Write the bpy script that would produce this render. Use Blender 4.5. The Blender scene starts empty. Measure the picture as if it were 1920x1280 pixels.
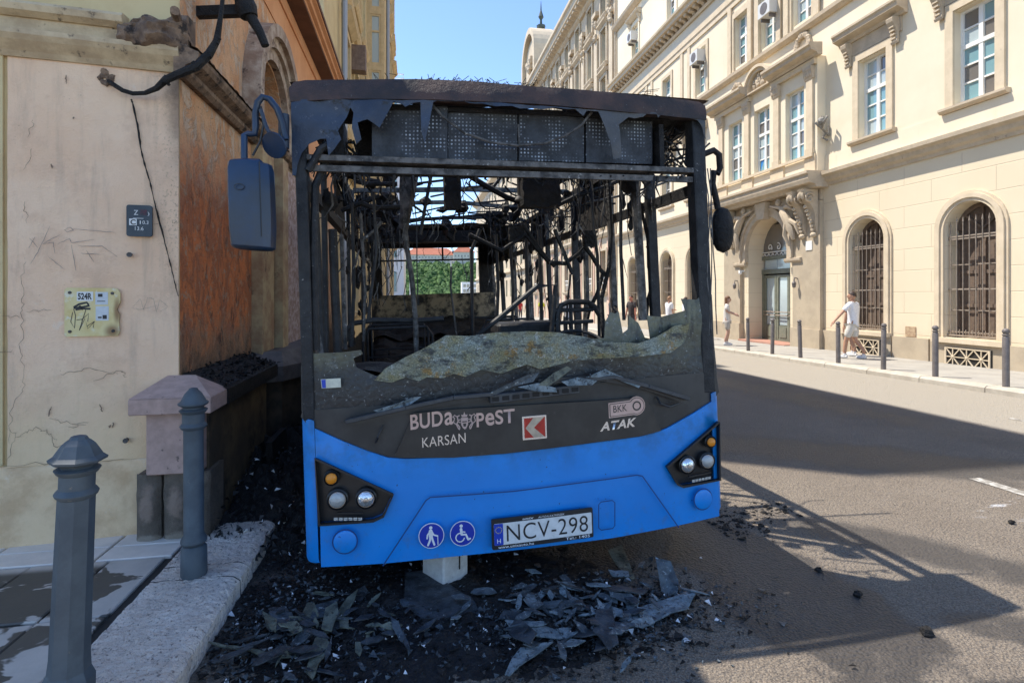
import bpy, bmesh, math, random
from mathutils import Vector, Matrix, noise as mnoise
from mathutils.geometry import delaunay_2d_cdt

# ---------------------------------------------------------------- camera, sky, sun
S = bpy.context.scene
R = math.radians
cam = bpy.data.objects.new('camera', bpy.data.cameras.new('camera'))
S.collection.objects.link(cam)
cam.location = (0, 0, 1.6)
cam.rotation_euler = (R(90), 0, R(-10))
cam.data.sensor_width = 36
cam.data.lens = 19.2
cam.data.shift_y = -87 / 1920
cam.data.clip_start = .05
cam.data.clip_end = 4000
S.camera = cam

SUN = Vector((1, -.65, -2.2)).normalized()          # direction the sunlight travels
wd = bpy.data.worlds.new('World'); S.world = wd; wd.use_nodes = True
wn = wd.node_tree.nodes; wl = wd.node_tree.links
sky = wn.new('ShaderNodeTexSky'); sky.sky_type = 'NISHITA'; sky.sun_disc = False
sky.sun_elevation = math.asin(-SUN.z)
sky.sun_rotation = math.atan2(-SUN.x, -SUN.y)
sky.altitude = 2200; sky.air_density = 1.0; sky.dust_density = .0; sky.ozone_density = 3.0
wl.new(sky.outputs[0], wn['Background'].inputs[0])
wn['Background'].inputs[1].default_value = .15
sl = bpy.data.lights.new('sun', 'SUN'); sl.energy = 3.4; sl.angle = R(.55); sl.color = (1, .93, .82)
so = bpy.data.objects.new('sun', sl); S.collection.objects.link(so)
so.rotation_euler = SUN.to_track_quat('-Z', 'Y').to_euler()
so.location = (-20, 10, 40)
S.view_settings.view_transform = 'Standard'; S.view_settings.look = 'None'
S.view_settings.exposure = 1.2; S.view_settings.gamma = 1; S.view_settings.use_curve_mapping = False
S.cycles.max_bounces = 7; S.cycles.diffuse_bounces = 4; S.cycles.glossy_bounces = 3
S.cycles.transparent_max_bounces = 12; S.cycles.caustics_reflective = False; S.cycles.caustics_refractive = False

# ---------------------------------------------------------------- mesh helpers
random.seed(7)
U = random.uniform
def link(o, parent=None):
    S.collection.objects.link(o)
    if parent: o.parent = parent
    return o
def tag(o, label, cat, group=None):
    o['label'] = label; o['category'] = cat
    if group: o['group'] = group
    return o
def kind(o, k): o['kind'] = k; return o
def empty(name, loc=(0, 0, 0), rz=0, parent=None):
    o = bpy.data.objects.new(name, None); o.location = loc; o.rotation_euler.z = rz; o.empty_display_size = .1
    return link(o, parent)
def inst(name, src, parent=None, loc=(0, 0, 0), rot=None):
    o = bpy.data.objects.new(name, src.data if hasattr(src, 'data') else src); o.location = loc
    if rot: o.rotation_euler = rot
    return link(o, parent)
def copy_tree(o, parent=None):
    c = o.copy(); link(c, parent)
    for ch in list(o.children):
        if ch is not c: copy_tree(ch, c)
    return c

class MB:
    def __init__(s): s.v = []; s.f = []
    def add(s, vs, fs):
        n = len(s.v); s.v += [tuple(p) for p in vs]; s.f += [tuple(i + n for i in f) for f in fs]; return s
    def box(s, x0, x1, y0, y1, z0, z1):
        return s.add([(x0,y0,z0),(x1,y0,z0),(x1,y1,z0),(x0,y1,z0),(x0,y0,z1),(x1,y0,z1),(x1,y1,z1),(x0,y1,z1)],
                     [(0,3,2,1),(4,5,6,7),(0,1,5,4),(1,2,6,5),(2,3,7,6),(3,0,4,7)])
    def mbox(s, mp, a0, a1, z0, z1, o0, o1):          # box in facade coordinates
        P = [mp(a, z, o) for o in (o0, o1) for a, z in ((a0, z0), (a1, z0), (a1, z1), (a0, z1))]
        return s.add(P, [(0,3,2,1),(4,5,6,7),(0,1,5,4),(1,2,6,5),(2,3,7,6),(3,0,4,7)])
    def quad(s, a, b, c, d): return s.add([a, b, c, d], [(0, 1, 2, 3)])
    def prism(s, pts, mp, d0, d1):                     # polygon pts extruded from depth d0 to d1
        n = len(pts)
        vs = [mp(a, b, d0) for a, b in pts] + [mp(a, b, d1) for a, b in pts]
        return s.add(vs, [tuple(range(n)), tuple(range(2*n-1, n-1, -1))] + [(i, (i+1) % n, n+(i+1) % n, n+i) for i in range(n)])
    def profile(s, prof, mp, a0, a1):                  # moulding: profile of (out, z) swept along a
        n = len(prof)
        vs = [mp(a0, z, o) for o, z in prof] + [mp(a1, z, o) for o, z in prof]
        return s.add(vs, [tuple(range(n)), tuple(range(2*n-1, n-1, -1))] + [(i, (i+1) % n, n+(i+1) % n, n+i) for i in range(n)])
    def tube(s, pts, r, n=6, r1=None, cap=True, rr=None):
        pts = [Vector(p) for p in pts]; k = len(pts); base = len(s.v); up = None
        for i, p in enumerate(pts):
            d = (pts[min(i+1, k-1)] - pts[max(i-1, 0)])
            d = d.normalized() if d.length > 1e-9 else Vector((0, 0, 1))
            if up is None:
                up = Vector((0, 0, 1)) if abs(d.z) < .9 else Vector((1, 0, 0))
            x = d.cross(up).normalized(); up = x.cross(d).normalized()
            q = rr[i] if rr else (r if r1 is None else r + (r1 - r) * i / max(1, k-1))
            for j in range(n):
                a = 2 * math.pi * (j + .5) / n
                s.v.append(tuple(p + x * math.cos(a) * q + up * math.sin(a) * q))
        for i in range(k-1):
            for j in range(n):
                a = base + i*n + j; b = base + i*n + (j+1) % n
                s.f.append((a, b, b + n, a + n))
        if cap: s.f.append(tuple(base + j for j in range(n))[::-1]); s.f.append(tuple(base + (k-1)*n + j for j in range(n)))
        return s
    def bar(s, p, q, w, h, up=(0, 0, 1)):
        p = Vector(p); q = Vector(q); d = (q - p).normalized(); up = Vector(up)
        if abs(d.dot(up)) > .98: up = Vector((0, 1, 0))
        x = d.cross(up).normalized(); u2 = x.cross(d)
        vs = []
        for c in (p, q):
            for a, b in ((-1,-1),(1,-1),(1,1),(-1,1)): vs.append(c + x*a*w/2 + u2*b*h/2)
        return s.add(vs, [(0,3,2,1),(4,5,6,7),(0,1,5,4),(1,2,6,5),(2,3,7,6),(3,0,4,7)])
    def lathe(s, prof, c=(0, 0, 0), n=20, axis='z', phase=0):
        base = len(s.v); k = len(prof)
        for r, z in prof:
            for j in range(n):
                a = 2*math.pi*j/n + phase
                if axis == 'z': s.v.append((c[0]+r*math.cos(a), c[1]+r*math.sin(a), c[2]+z))
                elif axis == 'y': s.v.append((c[0]+r*math.cos(a), c[1]+z, c[2]+r*math.sin(a)))
                else: s.v.append((c[0]+z, c[1]+r*math.cos(a), c[2]+r*math.sin(a)))
        for i in range(k-1):
            for j in range(n):
                a = base+i*n+j; b = base+i*n+(j+1) % n
                s.f.append((a, b, b+n, a+n))
        s.f.append(tuple(base+j for j in range(n))[::-1]); s.f.append(tuple(base+(k-1)*n+j for j in range(n)))
        return s
    def ball(s, c, r, n=8, m=6, jit=0):
        rx, ry, rz = r if hasattr(r, '__len__') else (r, r, r)
        base = len(s.v)
        for i in range(m+1):
            t = math.pi*i/m
            for j in range(n):
                a = 2*math.pi*j/n; q = 1 + (U(-jit, jit) if jit else 0)
                s.v.append((c[0]+rx*q*math.sin(t)*math.cos(a), c[1]+ry*q*math.sin(t)*math.sin(a), c[2]+rz*q*math.cos(t)))
        for i in range(m):
            for j in range(n):
                a = base+i*n+j; b = base+i*n+(j+1) % n
                s.f.append((a, a+n, b+n, b))
        return s
    def grid(s, fn, nu, nv):
        base = len(s.v)
        for i in range(nu+1):
            for j in range(nv+1): s.v.append(tuple(fn(i/nu, j/nv)))
        for i in range(nu):
            for j in range(nv):
                a = base+i*(nv+1)+j
                s.f.append((a, a+nv+1, a+nv+2, a+1))
        return s
    def mesh(s, name, mat, smooth=False):
        me = bpy.data.meshes.new(name); me.from_pydata(s.v, [], s.f)
        if mat: me.materials.append(mat)
        if smooth: me.polygons.foreach_set('use_smooth', [True]*len(me.polygons))
        me.update(); return me
    def build(s, name, mat, parent=None, smooth=False, bevel=0, loc=None, seg=1):
        o = bpy.data.objects.new(name, s.mesh(name, mat, smooth)); link(o, parent)
        if loc: o.location = loc
        if bevel:
            b = o.modifiers.new('bevel', 'BEVEL'); b.width = bevel; b.segments = seg; b.limit_method = 'ANGLE'; b.angle_limit = R(40)
        if smooth and not bevel:
            try: o.data.set_sharp_from_angle(angle=R(40))
            except Exception: pass
        return o

def wall(mb, mp, a0, a1, z0, z1, ops, dep):
    As = sorted(set([a0, a1] + [round(o[i], 4) for o in ops for i in (0, 1)]))
    Zs = sorted(set([z0, z1] + [round(o[i], 4) for o in ops for i in (2, 3)]))
    As = [a for a in As if a0 <= a <= a1]; Zs = [z for z in Zs if z0 <= z <= z1]
    for i in range(len(As)-1):
        for j in range(len(Zs)-1):
            ca = (As[i]+As[i+1])/2; cz = (Zs[j]+Zs[j+1])/2
            if any(o[0] < ca < o[1] and o[2] < cz < o[3] for o in ops): continue
            mb.quad(mp(As[i], Zs[j], 0), mp(As[i+1], Zs[j], 0), mp(As[i+1], Zs[j+1], 0), mp(As[i], Zs[j+1], 0))
    for o in ops:
        b0, b1, y0, y1 = o[:4]; ar = len(o) > 4 and o[4]
        D = o[5] if len(o) > 5 else dep
        r = (b1-b0)/2; top = y1 - r if ar else y1; c = (b0+b1)/2
        mb.quad(mp(b0, y0, 0), mp(b0, top, 0), mp(b0, top, -D), mp(b0, y0, -D))
        mb.quad(mp(b1, y0, 0), mp(b1, top, 0), mp(b1, top, -D), mp(b1, y0, -D))
        mb.quad(mp(b0, y0, 0), mp(b1, y0, 0), mp(b1, y0, -D), mp(b0, y0, -D))
        if not ar: mb.quad(mp(b0, y1, 0), mp(b1, y1, 0), mp(b1, y1, -D), mp(b0, y1, -D))
        else:
            arc = [(c - r*math.cos(math.pi*k/14), top + r*math.sin(math.pi*k/14)) for k in range(15)]
            for k in range(14):
                p, q = arc[k], arc[k+1]
                mb.quad(mp(*p, 0), mp(*q, 0), mp(*q, -D), mp(*p, -D))
                if k < 7: mb.add([mp(b0, y1, 0), mp(*p, 0), mp(*q, 0)], [(0, 1, 2)])
                else: mb.add([mp(b1, y1, 0), mp(*p, 0), mp(*q, 0)], [(0, 1, 2)])
    return mb
def arch_ring(mb, mp, c, zs, r0, r1, o0, o1, zleg=None, n=18):
    def pts(r):
        p = [(c - r*math.cos(math.pi*k/n), zs + r*math.sin(math.pi*k/n)) for k in range(n+1)]
        if zleg is not None: p = [(c-r, zleg)] + p + [(c+r, zleg)]
        return p
    A, B = pts(r0), pts(r1)
    for k in range(len(A)-1):
        q = [A[k], A[k+1], B[k+1], B[k]]
        for o in (o0, o1): mb.quad(*[mp(*t, o) for t in q])
        mb.quad(mp(*A[k], o0), mp(*A[k+1], o0), mp(*A[k+1], o1), mp(*A[k], o1))
        mb.quad(mp(*B[k], o0), mp(*B[k+1], o0), mp(*B[k+1], o1), mp(*B[k], o1))
    for k in (0, -1): mb.quad(mp(*A[k], o0), mp(*B[k], o0), mp(*B[k], o1), mp(*A[k], o1))
    return mb
def frame_rect(mb, mp, a0, a1, z0, z1, w, o0, o1, bottom=True):
    mb.mbox(mp, a0, a0+w, z0, z1, o0, o1); mb.mbox(mp, a1-w, a1, z0, z1, o0, o1)
    mb.mbox(mp, a0+w, a1-w, z1-w, z1, o0, o1)
    if bottom: mb.mbox(mp, a0+w, a1-w, z0, z0+w, o0, o1)
    return mb
SL = .015
def G(y): return -SL * y                                # the street falls gently away from the camera

# ---------------------------------------------------------------- material helpers
class NT:
    def __init__(s, name):
        s.m = bpy.data.materials.new(name); s.m.use_nodes = True; s.t = s.m.node_tree
        s.b = s.t.nodes['Principled BSDF']; s.P = None
    def n(s, typ, **k):
        o = s.t.nodes.new('ShaderNode' + typ)
        for a, b in k.items(): setattr(o, a, b)
        return o
    def put(s, sock, v):
        if hasattr(v, 'is_output'): s.t.links.new(v, sock)
        else:
            if isinstance(v, (tuple, list)) and len(v) == 3 and sock.type == 'RGBA': v = (*v, 1)
            sock.default_value = v
    def pos(s):
        if s.P is None: s.P = s.n('NewGeometry').outputs['Position']
        return s.P
    def xyz(s, v=None):
        o = s.n('SeparateXYZ'); s.put(o.inputs[0], v or s.pos()); return o.outputs
    def vmul(s, v, k):
        o = s.n('VectorMath', operation='MULTIPLY'); s.put(o.inputs[0], v); s.put(o.inputs[1], k); return o.outputs[0]
    def noise(s, scale, detail=4, rough=.6, vec=None, dist=0, out=0):
        o = s.n('TexNoise'); s.put(o.inputs['Vector'], vec or s.pos()); o.inputs['Scale'].default_value = scale
        o.inputs['Detail'].default_value = detail; o.inputs['Roughness'].default_value = rough; o.inputs['Distortion'].default_value = dist
        return o.outputs[out]
    def voro(s, scale, feature='F1', vec=None, out='Distance'):
        o = s.n('TexVoronoi', feature=feature); s.put(o.inputs['Vector'], vec or s.pos()); o.inputs['Scale'].default_value = scale
        return o.outputs[out]
    def m2(s, op, a, b=0, clamp=False):
        o = s.n('Math', operation=op); o.use_clamp = clamp; s.put(o.inputs[0], a); s.put(o.inputs[1], b); return o.outputs[0]
    def ramp(s, f, lo, hi, a=0, b=1):
        o = s.n('MapRange', interpolation_type='SMOOTHSTEP'); s.put(o.inputs[0], f)
        for i, v in zip((1, 2, 3, 4), (lo, hi, a, b)): o.inputs[i].default_value = v
        return o.outputs[0]
    def mix(s, f, a, b):
        o = s.n('Mix', data_type='RGBA'); s.put(o.inputs[0], f); s.put(o.inputs[6], a); s.put(o.inputs[7], b); return o.outputs[2]
    def bump(s, h, strength=.3, dist=.01):
        o = s.n('Bump'); o.inputs['Strength'].default_value = strength; o.inputs['Distance'].default_value = dist
        s.put(o.inputs['Height'], h); s.t.links.new(o.outputs[0], s.b.inputs['Normal']); return o
    def set(s, **k):
        for a, v in k.items(): s.put(s.b.inputs[a.replace('_', ' ')], v)
        return s
    def ell(s, cx, cy, rx, ry, lo=.6, hi=1.0, ang=0, wob=None, axes=(0, 1)):   # 1 inside an ellipse, 0 outside
        X = s.xyz(); a = s.m2('SUBTRACT', X[axes[0]], cx); b = s.m2('SUBTRACT', X[axes[1]], cy)
        c, d = math.cos(ang), math.sin(ang)
        p = s.m2('DIVIDE', s.m2('ADD', s.m2('MULTIPLY', a, c), s.m2('MULTIPLY', b, d)), rx)
        q = s.m2('DIVIDE', s.m2('SUBTRACT', s.m2('MULTIPLY', b, c), s.m2('MULTIPLY', a, d)), ry)
        r = s.m2('SQRT', s.m2('ADD', s.m2('MULTIPLY', p, p), s.m2('MULTIPLY', q, q)))
        if wob is not None: r = s.m2('ADD', r, wob)
        return s.ramp(r, lo, hi, 1, 0)
def simple(name, col, col2=None, scale=6, rough=.75, metal=0, bump=0, bscale=60, bdist=.004, lo=.35, hi=.65, spots=None, spec=.5, coat=0):
    t = NT(name); c = col
    if col2: c = t.mix(t.ramp(t.noise(scale, 5, .65), lo, hi), col, col2)
    if spots: c = t.mix(t.ramp(t.noise(spots[1], 6, .7), spots[2], spots[2]+spots[3]), c, spots[0])
    t.set(Base_Color=c, Roughness=rough, Metallic=metal)
    t.b.inputs['Specular IOR Level'].default_value = spec
    t.b.inputs['Coat Weight'].default_value = coat
    if bump: t.bump(t.noise(bscale, 5, .65), bump, bdist)
    return t.m

# ---------------------------------------------------------------- materials
def mk_road():
    t = NT('asphalt'); X = t.xyz()
    big = t.noise(1.1, 5, .6); wob = t.m2('MULTIPLY', t.m2('SUBTRACT', t.noise(2.6, 5, .65), .5), 1.1)
    c = t.mix(t.ramp(big, .3, .7), (.235, .19, .145), (.30, .25, .195))
    c = t.mix(t.ramp(t.noise(120, 4, .8), .40, .62), c, (.10, .082, .066)); c = t.mix(t.ramp(t.noise(28, 4, .7), .52, .72, 0, .6), c, (.09, .075, .06))
    c = t.mix(t.ramp(t.voro(62), .05, .4, .5, 0), c, (.40, .34, .27))
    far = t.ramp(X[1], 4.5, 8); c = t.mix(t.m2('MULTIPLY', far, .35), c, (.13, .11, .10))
    # pale dry strip along the far kerb, sunlight past the building's shadow painted in
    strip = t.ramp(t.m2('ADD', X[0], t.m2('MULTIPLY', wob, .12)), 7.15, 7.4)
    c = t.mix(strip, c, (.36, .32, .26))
    # wet and sooty patches, with bus and building shadows painted in
    wet_shade = None
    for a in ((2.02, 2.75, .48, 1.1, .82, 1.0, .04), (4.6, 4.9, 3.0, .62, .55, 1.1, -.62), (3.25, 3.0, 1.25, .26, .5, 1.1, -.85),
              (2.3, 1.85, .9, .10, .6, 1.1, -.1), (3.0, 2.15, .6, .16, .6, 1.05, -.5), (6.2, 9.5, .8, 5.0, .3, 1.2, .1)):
        e = t.ell(*a, wob=wob); wet_shade = e if wet_shade is None else t.m2('MAXIMUM', wet_shade, e)
    wet_shade = t.m2('MULTIPLY', wet_shade, t.ramp(t.noise(7, 5, .7), .22, .5, .55, 1))
    c = t.mix(t.m2('MULTIPLY', wet_shade, .8), c, (.035, .033, .034))
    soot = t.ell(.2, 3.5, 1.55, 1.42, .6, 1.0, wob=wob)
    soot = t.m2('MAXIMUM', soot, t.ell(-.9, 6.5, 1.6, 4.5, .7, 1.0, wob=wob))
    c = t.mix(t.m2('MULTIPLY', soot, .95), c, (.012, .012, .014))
    spill = t.ramp(t.noise(3.2, 5, .7, vec=t.vmul(t.pos(), (.7, 2.6, 1))), .58, .66)
    spill = t.m2('MULTIPLY', spill, t.ell(4.9, 3.45, 1.4, .45, .5, 1.0, -.35))
    c = t.mix(t.m2('MULTIPLY', spill, .75), c, (.62, .62, .63))
    dots = t.m2('MULTIPLY', t.ramp(t.noise(33, 2, .5), .70, .74), t.ell(2.6, 3.6, 2.4, 1.6, .4, 1.0, wob=wob))
    c = t.mix(dots, c, (.01, .01, .01))
    rough = t.m2('SUBTRACT', .9, t.m2('MULTIPLY', t.m2('MAXIMUM', wet_shade, soot), .42))
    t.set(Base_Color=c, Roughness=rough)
    h = t.m2('ADD', t.m2('MULTIPLY', t.voro(62), .7), t.noise(30, 6, .75))
    t.bump(h, 1.0, .022); return t.m
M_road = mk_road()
def mk_leftwall():
    t = NT('cream_render'); X = t.xyz()
    c = t.mix(t.ramp(t.noise(1.3, 5, .65), .3, .7), (.83, .55, .355), (.89, .64, .44))
    c = t.mix(t.ramp(t.noise(4.5, 6, .7), .48, .66, 0, .5), c, (.68, .44, .29))
    c = t.mix(t.ramp(t.noise(2.2, 5, .65, vec=t.vmul(t.pos(), (4, 4, .5))), .50, .75, 0, .45), c, (.47, .335, .24))
    c = t.mix(t.ramp(t.noise(3.1, 6, .7, vec=t.vmul(t.pos(), (1.2, 1, 1))), .62, .70, 0, .55), c, (.84, .68, .54))
    c = t.mix(t.ramp(t.noise(34, 4, .75), .66, .73, 0, .55), c, (.34, .23, .16))
    nz = t.m2('MULTIPLY', t.m2('SUBTRACT', t.noise(5, 6, .75), .5), .6)
    yel = t.ramp(t.m2('ADD', X[2], nz), .45, 1.3, .8, 0); c = t.mix(yel, c, (.80, .59, .34))
    so = t.m2('MULTIPLY', t.ramp(t.m2('ADD', X[0], t.m2('MULTIPLY', nz, .25)), -1.66, -1.54), t.ramp(t.m2('ADD', X[2], nz), 2.2, 3.1))
    sp = t.m2('MULTIPLY', t.ramp(t.noise(60, 4, .7), .52, .66), t.m2('MULTIPLY', t.ramp(X[0], -1.75, -1.54), t.ramp(X[2], 1.2, 2.4, 0, .6)))
    c = t.mix(t.m2('MULTIPLY', t.m2('MAXIMUM', so, sp), .8), c, (.06, .042, .035))
    t.set(Base_Color=c, Roughness=.92)
    t.bump(t.m2('ADD', t.noise(9, 6, .7), t.m2('MULTIPLY', t.noise(90, 4, .65), .45)), .55, .018); return t.m
M_cream = mk_leftwall()
def mk_burnt():
    t = NT('scorched_plaster'); X = t.xyz()
    n1 = t.noise(3.0, 6, .7, vec=t.vmul(t.pos(), (1, 1, .8))); n2 = t.noise(7, 6, .75); n3 = t.noise(5, 6, .75, vec=t.vmul(t.pos(), (1, 1.3, .7)), dist=.6)
    nz = t.m2('MULTIPLY', t.m2('SUBTRACT', n2, .5), .9); z = t.m2('ADD', X[2], nz)
    c = t.mix(t.ramp(n1, .35, .65), (.76, .45, .25), (.68, .33, .155))
    pale = t.m2('MULTIPLY', t.ramp(n3, .50, .56), t.ramp(X[2], 2.0, 2.8, .35, 1)); c = t.mix(t.m2('MULTIPLY', pale, .8), c, (.68, .52, .38))
    red = t.m2('MULTIPLY', t.ramp(z, 1.0, 1.5), t.ramp(z, 2.1, 2.9, 1, 0)); red = t.m2('MULTIPLY', red, t.ramp(X[1], 5.2, 7.0, 1, .2))
    rc = t.mix(t.ramp(n3, .40, .60), (.74, .20, .05), (.46, .14, .055)); rc = t.mix(t.ramp(t.noise(11, 6, .75), .52, .64), rc, (.50, .30, .19))
    c = t.mix(t.m2('MULTIPLY', red, .9), c, rc)
    dk = t.m2('MULTIPLY', t.ramp(t.noise(4.2, 7, .78, vec=t.vmul(t.pos(), (1, 1.6, .8)), dist=.4), .54, .66), t.ramp(z, 1.0, 3.3, 1, .45)); c = t.mix(t.m2('MULTIPLY', dk, .82), c, (.085, .05, .035))
    so = t.ramp(z, .8, 1.55, 1, 0); c = t.mix(t.m2('MULTIPLY', so, .9), c, (.018, .014, .012))
    c = t.mix(t.ramp(t.noise(48, 5, .7), .62, .70, 0, .8), c, (.045, .03, .02)); c = t.mix(t.ramp(t.noise(40, 5, .7), .66, .74, 0, .5), c, (.75, .60, .48))
    t.set(Base_Color=c, Roughness=.88)
    t.bump(t.m2('ADD', t.m2('MULTIPLY', t.ramp(n3, .49, .57), .5), t.m2('ADD', t.noise(14, 6, .75), t.m2('MULTIPLY', t.noise(70, 4, .7), .5))), .8, .022); return t.m
M_burnt = mk_burnt()
M_orange = simple('orange_render', (.72, .36, .18), (.64, .30, .14), 2, .9, bump=.2, bscale=30, spots=((.3, .15, .08), 9, .62, .1))
M_brown = simple('brown_soffit', (.17, .085, .055), (.12, .06, .04), 5, .8, bump=.2)
M_ledge = simple('weathered_ledge', (.62, .48, .30), (.46, .34, .21), 7, .9, bump=.5, bscale=22, bdist=.01, spots=((.13, .10, .07), 12, .58, .12))
M_ledge2 = simple('scorched_ledge', (.30, .20, .13), (.13, .085, .06), 8, .9, bump=.8, bscale=18, bdist=.02, spots=((.04, .03, .025), 10, .52, .12))
M_yellow = simple('ochre_render', (.66, .52, .28), (.60, .45, .24), 3, .9, bump=.15, bscale=40, spots=((.4, .3, .16), 6, .6, .15))
M_yellow2 = simple('ochre_trim', (.62, .47, .27), (.52, .39, .22), 5, .85, bump=.15)
M_stone = simple('pink_grey_stone', (.50, .335, .275), (.40, .27, .22), 14, .85, bump=.5, bscale=45, bdist=.006, spots=((.17, .12, .10), 25, .62, .08))
M_darkstone = simple('wet_dark_stone', (.085, .07, .055), (.14, .115, .09), 9, .6, bump=.6, bscale=40, bdist=.008)
M_char = simple('charred_surface', (.007, .0065, .0065), (.020, .018, .017), 9, .6, bump=1, bscale=40, bdist=.018, spots=((.14, .13, .125), 70, .67, .05), spec=.3)
M_char2 = simple('soot_metal', (.009, .0095, .011), (.030, .030, .031), 8, .52, bump=.7, bscale=55, bdist=.008, spots=((.26, .25, .24), 46, .65, .05), spec=.35)
M_rust = simple('burnt_rust_metal', (.030, .024, .024), (.085, .048, .037), 4, .6, bump=.7, bscale=45, bdist=.01, spots=((.28, .27, .26), 44, .66, .05), spec=.35)
M_ashmetal = simple('ashen_metal', (.15, .14, .13), (.028, .026, .025), 13, .6, bump=.6, bscale=50, bdist=.008, spots=((.36, .35, .33), 30, .61, .07), spec=.35)
M_kerb = simple('rough_granite_kerb', (.86, .74, .63), (.74, .62, .52), 7, .95, bump=1.0, bscale=26, bdist=.05, spots=((.34, .27, .22), 55, .56, .07))
M_kerbR = simple('pale_kerb_stone', (.46, .42, .35), (.38, .34, .28), 5, .9, bump=.5, bscale=30)
def mk_slab(name, base):
    t = NT(name); wv = t.pos()
    c = t.mix(t.ramp(t.noise(6, 4, .6), .3, .7), base, tuple(b*.85 for b in base))
    w = t.ramp(t.noise(2.6, 4, .55, vec=t.vmul(t.pos(), (1.2, 1.6, 1)), dist=.5), .47, .50)
    c = t.mix(t.m2('MULTIPLY', w, t.ramp(t.xyz()[1], 3.42, 3.5, .9, 0)), c, (.035, .033, .028))
    t.set(Base_Color=c, Roughness=t.m2('SUBTRACT', .85, t.m2('MULTIPLY', w, .3)))
    t.bump(t.noise(80, 4, .6), .25, .004); return t.m
M_slab = mk_slab('wet_paving_slab', (.56, .50, .43)); M_slab2 = mk_slab('dry_paving_slab', (.82, .73, .63))
M_gap = simple('dark_joint', (.035, .032, .028), rough=.95)
M_pave = simple('pale_asphalt_pavement', (.35, .33, .29), (.29, .27, .24), 1.5, .92, bump=.35, bscale=90)
M_iron = simple('bollard_paint', (.075, .095, .11), (.055, .07, .083), 9, .58, bump=.12, bscale=40, spots=((.16, .15, .13), 30, .66, .07))
M_iron2 = simple('grey_bollard_paint', (.16, .14, .13), (.12, .105, .10), 9, .55)
M_rail = simple('painted_grille_iron', (.33, .27, .21), (.25, .2, .155), 8, .6)

def mk_facade():
    t = NT('cream_facade'); X = t.xyz()
    c = t.mix(t.ramp(t.noise(.5, 5, .6), .35, .7), (.78, .69, .53), (.73, .63, .47))
    c = t.mix(t.ramp(t.noise(1.1, 5, .65, vec=t.vmul(t.pos(), (1, 2.5, .35))), .57, .8, 0, .45), c, (.60, .50, .36))
    low = t.ramp(X[2], 4.9, 5.0, 1, 0)
    c = t.mix(t.m2('MULTIPLY', low, .55), c, (.70, .58, .40))
    c = t.mix(t.ramp(t.m2('ADD', X[2], t.noise(2, 4, .7)), .6, 1.5, .5, 0), c, (.52, .43, .31))
    f = t.m2('MULTIPLY', X[2], 1/.56); fr = t.m2('ABSOLUTE', t.m2('SUBTRACT', t.m2('FRACT', f), .5))
    g1 = t.ramp(fr, .478, .492)
    row = t.m2('FLOOR', f); sh = t.m2('MULTIPLY', t.m2('MODULO', row, 2), .5)
    gy = t.m2('ABSOLUTE', t.m2('SUBTRACT', t.m2('FRACT', t.m2('ADD', t.m2('MULTIPLY', X[1], 1/1.55), sh)), .5))
    g2 = t.ramp(gy, .492, .497)
    gr = t.m2('MULTIPLY', t.m2('MAXIMUM', g1, g2), low)
    t.set(Base_Color=t.mix(t.m2('MULTIPLY', gr, .35), c, (.40, .32, .22)), Roughness=.92)
    t.bump(t.m2('SUBTRACT', t.m2('MULTIPLY', t.noise(60, 4, .6), .15), gr), .5, .012); return t.m
M_fac = mk_facade()
M_trim = simple('beige_trim', (.66, .55, .40), (.58, .48, .34), 3, .9, bump=.2, bscale=40, spots=((.46, .38, .28), 9, .62, .12))
M_trim2 = simple('grey_beige_stone', (.56, .46, .335), (.47, .385, .28), 4, .9, bump=.3, bscale=30, spots=((.34, .28, .21), 9, .6, .12))
M_plinth = simple('beige_plinth', (.47, .39, .28), (.40, .33, .24), 2, .9, bump=.25, bscale=50, spots=((.3, .25, .18), 5, .6, .15))
M_white = simple('white_window_paint', (.80, .79, .75), rough=.5)
M_oldwood = simple('brown_shutter_wood', (.16, .115, .085), (.12, .085, .065), 9, .7, bump=.3)
M_door = simple('green_grey_door_paint', (.19, .20, .15), (.15, .16, .12), 6, .6)
def mk_glass(name, col, rough=.06, spec=.8):
    t = NT(name); t.set(Base_Color=col, Roughness=rough); t.b.inputs['Specular IOR Level'].default_value = spec
    t.b.inputs['IOR'].default_value = 1.6
    t.bump(t.noise(2.5, 2, .5), .06, .05); return t.m
M_glass = mk_glass('window_glass', (.20, .36, .40)); M_glass2 = mk_glass('dim_window_glass', (.16, .15, .14), .1); M_glass3 = mk_glass('pale_blind_glass', (.42, .50, .52), .15)
M_dark = simple('dark_interior', (.02, .018, .016), rough=.9)
M_ac = simple('aircon_grey', (.62, .62, .6), rough=.5)

# ---------------------------------------------------------------- ground, kerbs, pavements
def gx(x, y, dz=0): return (x, y, G(y) + dz)
m = MB()
m.grid(lambda a, b: gx(-60 + 260*a, -40 + 190*b), 12, 20)
m.quad(gx(-900, 150), gx(900, 150), (900, 1500, G(150)), (-900, 1500, G(150)))
m.quad(gx(-900, -40), gx(-60, -40), gx(-60, 150), gx(-900, 150)); m.quad(gx(200, -40), gx(900, -40), gx(900, 150), gx(200, 150))
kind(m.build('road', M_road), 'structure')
# painted lane dashes, worn
M_mark = simple('worn_road_paint', (.50, .48, .44), (.22, .20, .17), 14, .9, lo=.35, hi=.55)
mk = MB()
for y0, y1 in ((3.2, 4.15), (13, 15.4), (19, 22)):
    mk.quad(gx(4.93, y0, .004), gx(5.05, y0, .004), gx(5.05, y1, .004), gx(4.93, y1, .004))
mk.quad(gx(8.0, 5, .004), gx(8.1, 5, .004), gx(8.1, 6.2, .004), gx(8.0, 6.2, .004))
kind(mk.build('road_marking', M_mark), 'structure')
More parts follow.
